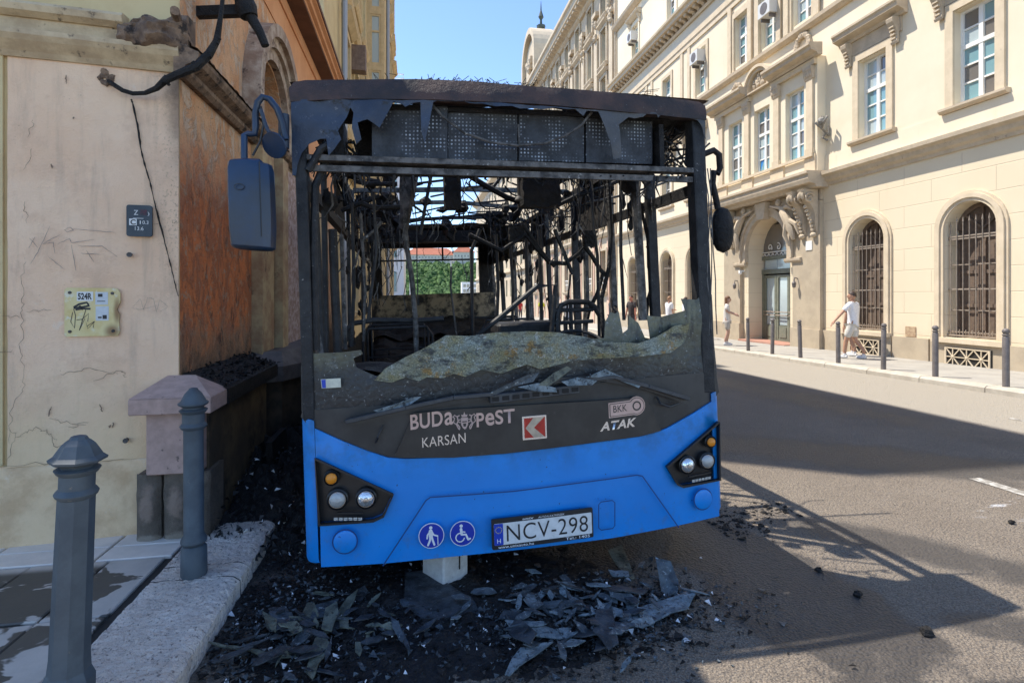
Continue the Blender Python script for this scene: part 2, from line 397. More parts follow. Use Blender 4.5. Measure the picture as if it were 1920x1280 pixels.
# left pavement: bedding, separate slabs, kerb stones
KX0, KX1 = -1.40, -.95
m = MB(); m.grid(lambda a, b: gx(-6 + (6+KX1-.03)*a, -3 + 7.2*b, .095), 2, 6)
pl = kind(m.build('pavement_beside_building', M_gap), 'structure')
def slab(name, x0, x1, y0, y1, dz0, dz1, mat, parent, bev=.006, jit=0):
    m = MB(); j = lambda: U(-jit, jit)
    P = [(x0+j(), y0+j()), (x1+j(), y0+j()), (x1+j(), y1+j()), (x0+j(), y1+j())]
    m.add([gx(*p, dz0) for p in P] + [gx(*p, dz1) for p in P], [(0,3,2,1),(4,5,6,7),(0,1,5,4),(1,2,6,5),(2,3,7,6),(3,0,4,7)])
    return m.build(name, mat, parent, bevel=bev)
y = 3.92
for dy, mt in ((.20, M_slab2), (.19, M_slab2)):
    x = KX0 - .02
    for w in (.42, .62, .55, .7, .6, .6):
        slab('paving_slab', x-w+.008, x-.004, y-dy+.006, y, .06, .116+U(-.002, .002), mt, pl); x -= w
    y -= dy
while y > .4:
    x = KX0 - .05
    for w in (.30, .40, .40, .40, .40, .40, .4):
        o = slab('paving_slab', x-w+.006, x-.004, y-.62, y-.006, .06, .113+U(-.003, .003), M_slab, pl); x -= w
    y -= .63
kl = kind(slab('kerb_bed', KX0, KX1-.02, -3, 4.0, -.02, .05, M_gap, None), 'structure'); kl.name = 'kerb'
y = 3.98
for L in (.62, .16, .86, .95, 1.0, .9):
    m = MB(); n = 90; k = 36
    y0, y1 = y-L+.008, y
    def kf(a, b):
        xx = KX0+.006 + (KX1-KX0-.006)*b + (.012*mnoise.noise(Vector((a*9+y, 3, 0))) if b > .9 else 0); yy = y0 + (y1-y0)*a
        e = .03*max(0, (b-.86)/.14)**2
        q = mnoise.noise(Vector((xx*34, yy*34, 0))); q2 = mnoise.noise(Vector((xx*75, yy*75, 4)))
        return gx(xx, yy, .118 - e + .006*mnoise.noise(Vector((xx*9, yy*9, 0))) - .010*max(0, q-.12) - .009*max(0, q2-.1))
    m.grid(kf, n, k)
    top = [kf(i/n, 1) for i in range(n+1)]
    for i in range(n):
        a, b = top[i], top[i+1]
        m.quad(a, b, (b[0]+.004, b[1], G(b[1])-.03), (a[0]+.004, a[1], G(a[1])-.03))
    m.build('kerb_stone', M_kerb, kl, smooth=True); y -= L
# right pavement with long kerb stones
FX = 12.7
m = MB(); m.grid(lambda a, b: gx(10.17 + 3.2*a, -4 + 134*b, .12), 2, 20)
kind(m.build('pavement_across_street', M_pave), 'structure')
kr = kind(slab('kerb_bed', 9.93, 10.15, -4, 60, -.02, .06, M_gap, None), 'structure'); kr.name = 'kerb'
y = 4.2
while y < 44:
    L = 1.28 if y < 26 else 4
    m = MB(); y1 = y + L - .014
    P = [(9.88, -.01), (9.88, .085), (9.915, .115), (9.95, .124), (10.165, .126), (10.165, -.01)]
    m.add([gx(x, y, z) for x, z in P] + [gx(x, y1, z) for x, z in P], [(0,1,2,3,4,5), (11,10,9,8,7,6)] + [(i, (i+1) % 6, 6+(i+1) % 6, 6+i) for i in range(6)])
    m.build('kerb_stone', M_kerbR, kr); y += L

# ---------------------------------------------------------------- low corner building, left
XL = -1.54; CY = 3.95
LD = Vector((-1.04, -.12, 0)).normalized(); LN = Vector((LD.y, -LD.x, 0))
if LN.y > 0: LN = -LN
def LF(s, z, o=0): return (XL + LD.x*s + LN.x*o, CY + LD.y*s + LN.y*o, z)
def LS(a, z, o=0): return (XL + o, a, z)
lb = empty('corner_building', (XL, CY, 0))
tag(lb, 'low cream corner building with scorched orange side wall beside the burnt bus', 'building')
lb_inv = Matrix.Translation((-XL, -CY, 0))
def sub(mb, name, mat, parent=lb, **k):            # world-space mesh as a child of a thing whose base is at loc
    o = mb.build(name, mat, parent, **k); 
    p = parent; off = Vector((0, 0, 0))
    while p: off -= p.location; p = p.parent
    o.location = off + Vector(o.location) ; return o
m = MB(); m.mbox(LF, 0, 5, -.3, 3.1, -.3, 0); m.mbox(LF, 0, 5, 3.1, 5.0, -.3, -.02); sub(m, 'front_wall', M_yellow)
m = MB()
def panelf(a, b):
    s = .004 + .925*a; z = .545 + 2.53*b
    return LF(s, z, .016 + .006*mnoise.noise(Vector((s*3, z*3, 1))) + .0025*mnoise.noise(Vector((s*11, z*11, 5))))
m.grid(panelf, 36, 90)
for a in (0, 1):
    for j in range(90): m.quad(panelf(a, j/90), panelf(a, (j+1)/90), LF(.004+.925*a, .545+2.53*(j+1)/90, -.01), LF(.004+.925*a, .545+2.53*j/90, -.01))
sub(m, 'front_panel', M_cream, smooth=True)
m = MB(); m.grid(lambda a, b: LF(.0 + 3*a, -.15 + .70*b, .03 + .012*mnoise.noise(Vector((a*12, b*5, 3))) - (.02 if b > .98 else 0)), 60, 16)
sub(m, 'base_course', simple('limewashed_base', (.80, .58, .35), (.62, .42, .24), 5, .9, bump=.6, bscale=25, bdist=.012, spots=((.80, .68, .52), 4, .55, .12)), smooth=True)
m = MB(); m.mbox(LF, .95, 1.6, .56, 3.08, -.1, .022); sub(m, 'corner_pilaster', M_yellow)
m = MB(); m.profile([(-.02, 3.06), (.03, 3.06), (.05, 3.09), (.06, 3.1), (.10, 3.14), (.12, 3.17), (.12, 3.20), (-.02, 3.215)], LF, -.02, 3)
m.profile([(-.02, 3.215), (.035, 3.215), (.035, 3.30), (-.02, 3.30)], LF, .05, 3)
sub(m, 'string_moulding', M_ledge)
m = MB(); m.profile([(-.02, 3.30), (.05, 3.30), (.09, 3.325), (.10, 3.36), (.08, 3.385), (-.02, 3.40)], LF, .30, 3); sub(m, 'upper_moulding', M_ledge)
# burnt broken lump at the corner
m = MB()
def lump(a, b):
    s = .34 - .42*a; z = 3.17 + .26*b*(1 - .35*(1-a)) 
    e = math.sin(math.pi*min(1, max(0, b)))**.4 * math.sin(math.pi*min(1, max(.0, a*.9+.05)))**.5
    o = .03 + .15*e + .05*mnoise.noise(Vector((s*12, z*12, 2))) + .03*mnoise.noise(Vector((s*33, z*33, 7)))
    return LF(s, z + .03*mnoise.noise(Vector((s*9, 4, z*9))), o if 0 < a < 1 and 0 < b < 1 else -.05)
m.grid(lump, 26, 18); sub(m, 'broken_cornice', M_ledge2, smooth=True)
m = MB(); m.tube([LF(.0, 3.37, .0), LF(-.02, 3.385, .18), LF(-.03, 3.38, .22)], .028, 10); sub(m, 'drain_spout', M_ledge2)
# side wall with arched window
m = MB(); wall(m, LS, CY-.002, 11.0, -.4, 5.05, [(5.62, 6.78, 3.25, 4.05, True)], .35); sub(m, 'side_wall', M_burnt)
m = MB()
def upf(a, b):
    yy = CY + .02 + 7*a; z = 3.3 + 1.75*b
    return LS(yy, z, .012)
# smooth orange field beyond the arch
m = MB(); m.mbox(LS, 7.25, 11, 3.3, 5.05, 0, .012)
zs = [3.3, 3.6, 3.9, 4.2, 4.5, 5.05]
sub(m, 'orange_field', M_orange)
m = MB(); m.mbox(LS, CY+.0, 7.25, 4.62, 5.05, 0, .012); sub(m, 'orange_field', M_orange)
m = MB(); arch_ring(m, LS, 6.2, 3.47, .60, .72, 0, .07, 3.25); arch_ring(m, LS, 6.2, 3.47, .72, .82, 0, .11, 3.25); arch_ring(m, LS, 6.2, 3.47, .82, .94, 0, .16, 3.25)
sub(m, 'arch_surround', simple('sooty_pale_stucco', (.50, .40, .31), (.30, .20, .14), 7, .9, bump=.6, bscale=25, bdist=.012, spots=((.10, .06, .045), 8, .55, .12)))
m = MB(); m.mbox(LS, 5.6, 6.8, 3.2, 4.1, -.36, -.34); w = sub(m, 'arched_window', M_dark)
m = MB(); m.mbox(LS, 6.17, 6.23, 3.25, 4.04, -.33, -.27); m.mbox(LS, 5.64, 6.76, 3.5, 3.55, -.33, -.27); arch_ring(m, LS, 6.2, 3.47, .51, .57, -.33, -.25, 3.25)
sub(m, 'window_frame', M_yellow2)
m = MB(); m.profile([(0, 3.03), (.04, 3.03), (.07, 3.06), (.07, 3.09), (.13, 3.12), (.15, 3.15), (.15, 3.18), (0, 3.24)], LS, CY-.1, 8.2); sub(m, 'side_moulding', M_ledge2)
m = MB()
m.grid(lambda a, b: LS(CY-.06 + 2.6*a, 3.185 + (.17*(1-b))*(.75+.5*mnoise.noise(Vector((a*30, b*4, 0)))) + .02*mnoise.noise(Vector((a*60, b*9, 3))), .165*b + .025*mnoise.noise(Vector((a*24, b*9, 8)))), 70, 8)
sub(m, 'fallen_plaster', M_ledge2, smooth=True)
# roof cornice
m = MB(); m.profile([(0, 4.93), (.03, 4.93), (.05, 4.96), (.05, 5.05), (0, 5.05)], LS, CY-.05, 11.15); sub(m, 'bed_moulding', M_orange)
m = MB(); m.mbox(LS, CY-.3, 11.15, 5.052, 5.075, -.1, .24); sub(m, 'soffit', M_brown)
m = MB(); m.profile([(-.1, 5.077), (.245, 5.077), (.25, 5.11), (.29, 5.125), (.30, 5.16), (.34, 5.18), (.345, 5.21), (-.1, 5.23)], LS, CY-.35, 11.2)
m.profile([(-.3, 5.05), (.25, 5.05), (.25, 5.12), (.34, 5.18), (.34, 5.22), (-.3, 5.23)], LF, -.3, 5); sub(m, 'roof_cornice', M_orange)
m = MB(); m.quad(LS(CY-.3, 5.235, .3), LS(11.2, 5.235, .3), LS(11.2, 5.9, -3), LS(CY-.3, 5.9, -3)); m.quad(LS(CY-.3, 5.235, .3), LS(CY-.3, 5.9, -3), LS(CY-.3, 5.2, -6), LS(CY-.3, 5.2, -1))
m.mbox(LS, CY-.3, 11.2, 5.2, 5.245, .3, .36); sub(m, 'roof', M_brown)
# pilasters past the plinth
m = MB()
m.mbox(LS, 5.55, 5.98, .9, 3.03, 0, .10); m.mbox(LS, 6.05, 6.3, .9, 3.03, 0, .17); m.mbox(LS, 6.42, 7.3, .9, 3.03, 0, .10)
m.mbox(LS, 8.3, 9.1, -.4, 3.03, 0, .12); sub(m, 'pilaster', simple('scorched_ochre', (.50, .37, .20), (.34, .20, .11), 5, .9, bump=.5, bscale=30, spots=((.08, .05, .035), 4, .56, .15)))
m = MB(); m.mbox(LS, 6.52, 7.2, 1.05, 3.0, .101, .118); sub(m, 'peeling_panel', simple('peeling_pink_render', (.55, .42, .38), (.30, .18, .13), 18, .9, bump=.7, bscale=40, bdist=.01))
m = MB(); m.box(-1.54, -1.36, 5.62, 5.80, 1.95, 2.15); 
# half-octagon pedestal
oct_ = lambda r, c=6.45: [(c - r*1.25, 0), (c - r*1.05, r*.33), (c - r*.55, r*.52), (c + r*.55, r*.52), (c + r*1.05, r*.33), (c + r*1.25, 0)]
def pedestal(mb, r, z0, z1, r2=None):
    A = oct_(r); B = oct_(r2 or r); n = len(A)
    mb.add([LS(a, z0, o) for a, o in A] + [LS(a, z1, o) for a, o in B], [tuple(range(n)), tuple(range(2*n-1, n-1, -1))] + [(i, i+1, n+i+1, n+i) for i in range(n-1)])
m = MB(); pedestal(m, .80, -.4, .78); sub(m, 'pedestal', simple('sooty_pedestal', (.10, .07, .045), (.035, .028, .022), 5, .7, bump=.5, bscale=30))
m = MB(); pedestal(m, .90, .78, .92); pedestal(m, .90, .92, 1.05, .74); sub(m, 'pedestal_cap', simple('sooty_cap_stone', (.08, .07, .065), (.14, .12, .11), 6, .6, bump=.4))
# plinth along the side and corner pier
PX = -1.27
m = MB(); m.box(XL-.1, PX-.06, 3.86, 5.25, -.3, .86); sub(m, 'plinth', simple('sooty_plinth_render', (.17, .115, .055), (.06, .045, .03), 2.4, .85, bump=.4, bscale=30, spots=((.012, .011, .01), 3, .5, .2)))
m = MB(); m.box(XL-.1, PX+.02, 3.98, 5.32, .86, .965); m.add([(XL, 3.98, 1.07), (PX+.02, 3.98, .966), (PX+.02, 5.32, .966), (XL, 5.32, 1.07), (XL, 3.98, .966), (XL, 5.32, .966)], [(0,1,2,3), (0,4,1), (3,2,5)])
sub(m, 'plinth_coping', M_char)
m = MB()
for i in range(420):
    a = U(0, 1)**.8; yy = 3.98 + 1.32*U(0, 1); xx = XL + .02 + (PX-XL)*a; zz = 1.07 - .105*a + .01
    l = U(.01, .05); an = U(0, 6.3); h = U(.005, .03)
    m.add([(xx, yy, zz), (xx+l*math.cos(an), yy+l*math.sin(an), zz+U(0, h)), (xx+l*.5*math.cos(an+1), yy+l*.5*math.sin(an+1), zz+h)], [(0, 1, 2)])
kind(sub(m, 'burnt_crumbs', M_char), 'stuff')
m = MB(); m.box(-1.655, -1.345, 3.745, 4.1, .475, .875); sub(m, 'corner_block', M_stone, bevel=.006)
m = MB()
m.box(-1.73, PX+.01, 3.685, 4.02, .862, .962)
m.add([(-1.73, 3.685, .963), (PX+.01, 3.685, .963), (PX+.01, 4.02, .963), (-1.73, 4.02, .963), (-1.60, 3.93, 1.075), (-1.44, 3.93, 1.075)], [(0,1,5,4), (1,2,5), (0,4,3), (4,5,2,3)])
sub(m, 'pier_cap', M_stone, bevel=.006)
def mk_bstone(cx, i):
    t = NT('damp_base_stone'); wob = t.m2('MULTIPLY', t.m2('SUBTRACT', t.noise(14, 5, .7), .5), 1.3)
    c = t.mix(t.ramp(t.noise(11, 5, .7), .3, .7), (.13, .105, .08), (.20, .16, .12))
    if i < 2: c = t.mix(t.ell(cx, .29, .055, .14, .45, 1.0, wob=wob, axes=(0, 2)), c, (.34, .25, .19)); c = t.mix(t.ell(cx, .05, .10, .06, .6, 1.0, wob=wob, axes=(0, 2)), c, (.34, .29, .23))
    t.set(Base_Color=c, Roughness=.75); t.bump(t.noise(30, 6, .75), 1, .03); return t.m
for i, (x0, x1) in enumerate(((-1.73, -1.585), (-1.575, -1.42), (-1.412, -1.30))):
    m = MB()
    def bs(a, b, x0=x0, x1=x1, i=i):
        x = x0 + (x1-x0)*a; z = .03 + .445*b
        d = .05*(math.sin(math.pi*a)**.5)*(.6+.4*math.sin(math.pi*min(1, b*1.1))) + .012*mnoise.noise(Vector((x*20, z*12, i)))
        return (x + .012*mnoise.noise(Vector((z*8, i, 1))), 3.80 - d, z)
    m.grid(bs, 10, 16)
    m.box(x0+.004, x1-.004, 3.79, 4.05, .03, .47)
    sub(m, 'base_stone', mk_bstone((x0+x1)/2, i), smooth=True)
# hairline cracks in the render
def crack(pts, w=.004, o=.026, jit=.012, name='crack', seg=7, mat=None):
    P = []
    for i in range(len(pts)-1):
        for k in range(seg):
            t = k/seg; P.append((pts[i][0]+(pts[i+1][0]-pts[i][0])*t + U(-jit, jit), pts[i][1]+(pts[i+1][1]-pts[i][1])*t + U(-jit, jit)))
    P.append(pts[-1]); m = MB(); n = len(P); vs = []
    for i, (s, z) in enumerate(P):
        a = P[max(0, i-1)]; b = P[min(n-1, i+1)]; dx, dz = b[0]-a[0], b[1]-a[1]; l = math.hypot(dx, dz) or 1
        ww = w*(.4+.6*math.sin(math.pi*min(1, max(0, i/(n-1))))) * U(.6, 1.3) / 2
        vs += [LF(s - dz/l*ww, z + dx/l*ww, o), LF(s + dz/l*ww, z - dx/l*ww, o)]
    m.add(vs, [(2*i, 2*i+1, 2*i+3, 2*i+2) for i in range(n-1)])
    return sub(m, name, mat or M_crack)
M_crack = simple('crack_shadow_gap', (.22, .15, .10), rough=1)
for c in ([(0.839, 1.808),(0.853, 1.577),(0.844, 1.445),(0.861, 1.247),(0.833, 1.048)], [(0.833, 1.048),(0.907, 0.887),(0.915, 0.691)], [(0.839, 1.494),(0.701, 1.51)], [(0.861, 1.461),(0.952, 1.472)],
          [(0.92, 0.79),(0.877, 0.737),(0.784, 0.78),(0.729, 0.76),(0.673, 0.689)], [(0.877, 0.737),(0.925, 0.587)], [(0.729, 0.76),(0.679, 0.666),(0.56, 0.613)], [(0.617, 0.769),(0.503, 0.795)],
          [(0.79, 2.688),(0.823, 2.569)], [(0.79, 2.506),(0.844, 2.369)], [(0.645, 1.106),(0.531, 1.136),(0.342, 1.094)], [(0.474, 1.065),(0.327, 1.111),(0.297, 1.075)], [(0.252, 2.044),(0.116, 2.066)],
          [(0.039, 2.087),(0.008, 2.077)], [(0.974, 0.571),(0.645, 0.549),(0.312, 0.548)], [(0.839, 2.172),(0.825, 2.04)], [(0.701, 0.825),(0.517, 0.779)], [(0.974, 1.251),(0.899, 1.265)], [(0.297, -0.912),(0.303, -0.904)]):
    crack(c, .0028)
for c in ([(0.715, 0.842),(0.701, 0.908)], [(0.622, 2.973),(0.622, 2.922)], [(0.701, 2.412),(0.695, 2.386)], [(0.588, 2.707),(0.58, 2.717)], [(0.371, 0.786),(0.374, 0.752)], [(0.445, 0.91),(0.427, 0.858)]): crack(c, .008, jit=.004)
# pencil and marker graffiti
M_graf = simple('grey_marker_ink', (.34, .25, .20), rough=.8)
def graf(pts, w=.0035): return crack(pts, w, .027, .0015, 'graffiti_stroke', 8, M_graf)
for g in ([(0.707, 2.031),(0.757, 1.893),(0.806, 1.792)], [(0.651, 1.979),(0.745, 1.916)], [(0.745, 1.916),(0.69, 1.928),(0.681, 1.858)], [(0.667, 1.918),(0.603, 1.954),(0.594, 1.927),(0.474, 1.951)], [(0.594, 1.914),(0.571, 1.752)],
          [(0.631, 2.007),(0.603, 2.025),(0.583, 2.008),(0.617, 1.994),(0.631, 2.007)], [(0.812, 1.951),(0.77, 1.892)], [(0.784, 1.958),(0.817, 1.888)], [(0.715, 1.837),(0.631, 1.761)], [(0.517, 1.882),(0.474, 1.808)], [(0.546, 1.864),(0.445, 1.856)], [(0.56, 1.908),(0.43, 1.911),(0.348, 1.844)],
          [(0.588, 2.015),(0.357, 1.999)]): graf(g)
for g in ([(0.267, 1.517),(0.219, 1.576),(0.201, 1.506),(0.177, 1.583),(0.146, 1.576),(0.128, 1.491),(0.11, 1.568),(0.06, 1.523),(0.116, 1.488)], [(0.267, 1.517),(0.222, 1.506),(0.116, 1.533)]): graf(g, .002)
for c in ([(0.386, 0.77),(0.392, 0.753)], ): crack(c, .012, jit=.002)
# iron pin and small bolt stubs in the wall
for px, pz in ((0.276, 1.86), (0.297, 0.671)):
    m = MB(); m.tube([LF(px, pz, .01), LF(px, pz, .045)], .011, 8); m.tube([LF(px-.002, pz-.002, .045), LF(px-.002, pz-.002, .052)], .016, 8); sub(m, 'wall_bolt', M_ashmetal)

# ---------------------------------------------------------------- taller ochre building beyond
yb = empty('ochre_building', (XL, 11.2, G(11))); tag(yb, 'tall ochre building with bay windows behind the low corner building', 'building')
def YS(a, z, o=0): return (XL + o, a, z)
YT = 18.0
ops = [(a0, a0+.95, z0, z0+2.1) for z0 in (1.2, 5.2, 8.8, 12.4) for a0 in (12.1, 14.0, 15.9)]
opsu = [(a0, a0+.95, z0, z0+2.1) for z0 in (8.8, 12.4) for a0 in (10.0,)]
m = MB(); wall(m, YS, 11.2, 18, -.8, YT, ops, .22); wall(m, YS, 9.7, 11.2, 5.3, YT, opsu, .22); m.quad(YS(9.7, 5.3), YS(9.7, YT), YS(9.7, YT, -2.6), YS(9.7, 5.3, -2.6)); m.quad(YS(9.7, YT), YS(25.6, YT), YS(25.6, YT, -2.6), YS(9.7, YT, -2.6)); m.quad(YS(9.7, 5.3, -2.6), YS(25.6, 5.3, -2.6), YS(25.6, YT, -2.6), YS(9.7, YT, -2.6)); sub(m, 'wall', M_yellow, yb)
PO = .54
YB = lambda a, z, o=0: (XL + PO + o, a, z)
ops2 = [(a0, a0+.95, z0, z0+2.1) for z0 in (1.2, 5.2, 8.8, 12.4) for a0 in (19.3, 21.3, 23.3)]
m = MB(); wall(m, YB, 18, 25.6, -.8, YT, ops2, .22); m.quad(YB(25.6, -.8), YB(25.6, YT), YB(25.6, YT, -2.6), YB(25.6, -.8, -2.6)); sub(m, 'projecting_wall', M_yellow, yb)
YE = lambda a, z, o=0: (XL + a, 18 - o, z)              # end face of the projection, looking up the street
ops3 = [(.10, .44, z0, z0+1.6) for z0 in (5.4, 7.2, 9.0, 10.8, 12.6)]
m = MB(); wall(m, YE, 0, .54, -.8, YT, ops3, .08); sub(m, 'end_wall', M_yellow2, yb)
def winfill(b, mp, op, d, parent, fm=M_white, gm=None, nm='window'):
    a0, a1, z0, z1 = op[:4]; m = MB(); frame_rect(m, mp, a0, a1, z0, z1, .06, -d, -d+.05); c = (a0+a1)/2
    if a1-a0 > .6: m.mbox(mp, c-.03, c+.03, z0+.06, z1-.06, -d, -d+.05)
    zt = z0 + (z1-z0)*.66; m.mbox(mp, a0+.06, a1-.06, zt-.03, zt+.03, -d+.001, -d+.052)
    o = sub(m, nm, fm, parent)
    m = MB(); m.quad(mp(a0, z0, -d+.02), mp(a1, z0, -d+.02), mp(a1, z1, -d+.02), mp(a0, z1, -d+.02)); sub(m, 'pane', gm or random.choice((M_glass, M_glass, M_glass2, M_glass3)), o)
    return o
for op in ops + opsu: winfill(None, YS, op, .21, yb)
for op in ops2: winfill(None, YB, op, .21, yb)
for op in ops3: winfill(None, YE, op, .07, yb, M_yellow2, M_glass3)
for mp, L in ((YS, ops + opsu), (YB, ops2)):
    for op in L:
        m = MB(); a0, a1, z0, z1 = op
        frame_rect(m, mp, a0-.16, a1+.16, z0-.02, z1+.16, .15, .001, .06, False)
        m.profile([(0, z0-.18), (.10, z0-.18), (.16, z0-.08), (.16, z0-.02), (0, z0-.02)], mp, a0-.22, a1+.22)
        m.profile([(0, z1+.2), (.08, z1+.2), (.22, z1+.32), (.22, z1+.38), (0, z1+.42)], mp, a0-.22, a1+.22)
        sub(m, 'window_surround', M_yellow2, yb)
for z in (4.3, 8.0, 11.6): m = MB(); m.profile([(0, z), (.08, z), (.15, z+.1), (.15, z+.18), (0, z+.22)], YS, 11.2, 17.99); sub(m, 'string_course', M_yellow2, yb); m = MB(); m.profile([(0, z), (.05, z), (.10, z+.1), (.10, z+.18), (0, z+.22)], YB, 18, 25.6); sub(m, 'string_course', M_yellow2, yb)
m = MB(); m.profile([(0, YT-.7), (.1, YT-.7), (.3, YT-.3), (.55, YT-.15), (.55, YT+.05), (0, YT+.1)], YS, 9.5, 17.99); sub(m, 'cornice', M_yellow2, yb); m = MB(); m.profile([(0, YT-.7), (.1, YT-.7), (.25, YT-.3), (.4, YT-.15), (.4, YT+.05), (0, YT+.1)], YB, 17.8, 25.7)
sub(m, 'cornice', M_yellow2, yb)
for i in range(30):
    m = MB(); z = 4.0 + i*.40; m.mbox(YB, 25.08, 25.56, z, z+.34, .001, .05); sub(m, 'quoin_block', M_yellow2, yb)
m = MB(); m.tube([YS(11.5, 0, .12), YS(11.5, 16, .12)], .06, 10); m.tube([YB(18.4, 0, .1), YB(18.4, 16, .1)], .06, 10); sub(m, 'downpipe', simple('grey_zinc', (.32, .34, .38), rough=.45, metal=.5), yb)
m = MB(); m.mbox(YS, 13.55, 13.85, 7.0, 7.6, 0, .35); tag(m.build('wall_box', simple('rusty_box', (.22, .15, .11), (.14, .09, .07), 9, .7)), 'small rusty metal box fixed high on the ochre building', 'box')
# white building seen over the bus roof
wb = empty('white_building', (-6, 62, G(62))); tag(wb, 'distant white building with roof railing just right of the ochre building', 'building')
m = MB(); m.box(-14, -1.3, 62, 74, -1.5, 25.3); sub(m, 'wall', simple('far_white', (.72, .73, .75), rough=.9), wb)
m = MB()
for i in range(9): m.box(-13+1.45*i, -12.94+1.45*i, 62.1, 62.2, 25.3, 26.2)
m.box(-14, -1.3, 62.1, 62.2, 26.15, 26.25); m.box(-14, -1.3, 62.1, 62.2, 25.7, 25.76); sub(m, 'roof_railing', M_white, wb)
for k in range(6):
    for i in range(6):
        m = MB(); m.box(-3.3-1.9*i, -2.1-1.9*i, 61.9, 61.99, 2+3.8*k, 4.2+3.8*k); sub(m, 'window', M_glass, wb)

# ---------------------------------------------------------------- cream building across the street
def RF(a, z, o=0): return (FX - o, a, z)
rb = empty('cream_building', (FX, 18, G(18)+.12)); tag(rb, 'cream classical building with arched grilled windows across the street', 'building')
def rsub(m, n, mt, parent=None, **k): return sub(m, n, mt, parent or rb, **k)
AW = (7.7, 10.66, 13.62, 23.4, 26.2, 30.6)                       # arched ground-floor windows
W1 = (7.7, 10.55, 13.4, 23.4, 26.2, 30.6); W2 = (7.7, 10.55, 13.4, 16.25, 18.0, 19.68, 22.8, 26.2, 30.6); W3 = (16.25, 18.0, 19.68, 22.8, 25.7, 30.3)
BAYW = (16.25, 18.0, 19.68)
ops = [(c-.61, c+.61, .58, 3.78, True, .42) for c in AW] + [(16.85, 19.25, G(18)+.12, 4.45, True, .75)]
ops += [(c-.48, c+.48, 6.12, 8.36) for c in W1] + [(c-.45, c+.45, 10.72, 12.72) for c in W2] + [(c-.45, c+.45, 15.35, 17.45) for c in W3]
m = MB(); wall(m, RF, 3, 33.45, -.8, 21.5, ops, .26)
m.quad(RF(3, -.8), RF(3, 21.5), RF(3, 21.5, -12), RF(3, -.8, -12)); m.quad(RF(33.45, -.8), RF(33.45, 21.5), RF(33.45, 21.5, -12), RF(33.45, -.8, -12)); m.quad(RF(3, 21.5), RF(33.45, 21.5), RF(33.45, 21.5, -12), RF(3, 21.5, -12))
rsub(m, 'wall', M_fac)
# projecting bay of three windows over the portal
BO_ = .30
RB = lambda a, z, o=0: RF(a, z, o + BO_)
bops = [(c-.45, c+.45, 6.08, 8.40) for c in BAYW]
m = MB(); wall(m, RB, 15.2, 21.0, 5.4, 9.12, bops, .25)
for a in (15.2, 21.0): m.quad(RB(a, 5.4), RB(a, 9.12), RB(a, 9.12, -BO_), RB(a, 5.4, -BO_))
m.quad(RB(15.2, 9.12), RB(21, 9.12), RB(21, 9.12, -BO_), RB(15.2, 9.12, -BO_)); rsub(m, 'bay_wall', M_fac)
# sash windows: white frames, every pane its own object
_wc = {}
def sash(mp, c, z0, w, h, d, rows, tr, mats, parent=rb):
    key = (w, h, tuple(rows), tr)
    if key not in _wc:
        I = lambda a, z, o: (-o, a, z)
        m = MB(); frame_rect(m, I, -w/2, w/2, 0, h, .07, 0, .07)
        m.mbox(I, -.05, .05, .07, h-.07, .001, .075); m.mbox(I, -w/2+.07, w/2-.07, tr-.05, tr+.05, .002, .085)
        zs = rows; cells = []
        for i in range(len(zs)-1):
            if i: 
                if abs(zs[i]-tr) > .03: m.mbox(I, -w/2+.07, w/2-.07, zs[i]-.02, zs[i]+.02, .0015, .06)
            cells.append((zs[i], zs[i+1]))
        _wc[key] = (m.mesh('window', M_white), cells, {})
    me, cells, pc = _wc[key]
    p0 = Vector(mp(c, z0, -d))
    par = Vector(parent.location)
    o = inst('window', me, parent, p0 - par)
    for i, (za, zb) in enumerate(cells):
        for sd in (-1, 1):
            mt = random.choices(mats, (5, 2, 1.5))[0]
            kk = (i, mt.name)
            if kk not in pc:
                m = MB(); hh = zb-za-.02; ww = w/2-.1; m.box(-.03, -.022, -ww/2, ww/2, -hh/2, hh/2); pc[kk] = m.mesh('pane', mt)
            q = inst('pane', pc[kk], o, (0, sd*(w/4+.01), (za+zb)/2), (0, U(-.006, .006), U(-.02, .02)))
    return o
GM = (M_glass, M_glass3, M_glass2)
r5 = [.07, .44, .88, 1.27, 1.71, 2.17]
for c in W1: sash(RF, c, 6.12, .96, 2.24, .24, [.07, .50, .92, 1.36, 1.78, 2.17], 1.36, GM)
for c in BAYW: sash(RB, c, 6.08, .90, 2.32, .23, [.07, .50, .95, 1.40, 1.85, 2.25], 1.40, GM)
for c in W2: sash(RF, c, 10.72, .90, 2.0, .24, [.07, .45, .82, 1.2, 1.58, 1.93], 1.2, GM)
for c in W3: sash(RF, c, 15.35, .90, 2.1, .24, [.07, .45, .85, 1.25, 1.65, 2.03], 1.25, GM)
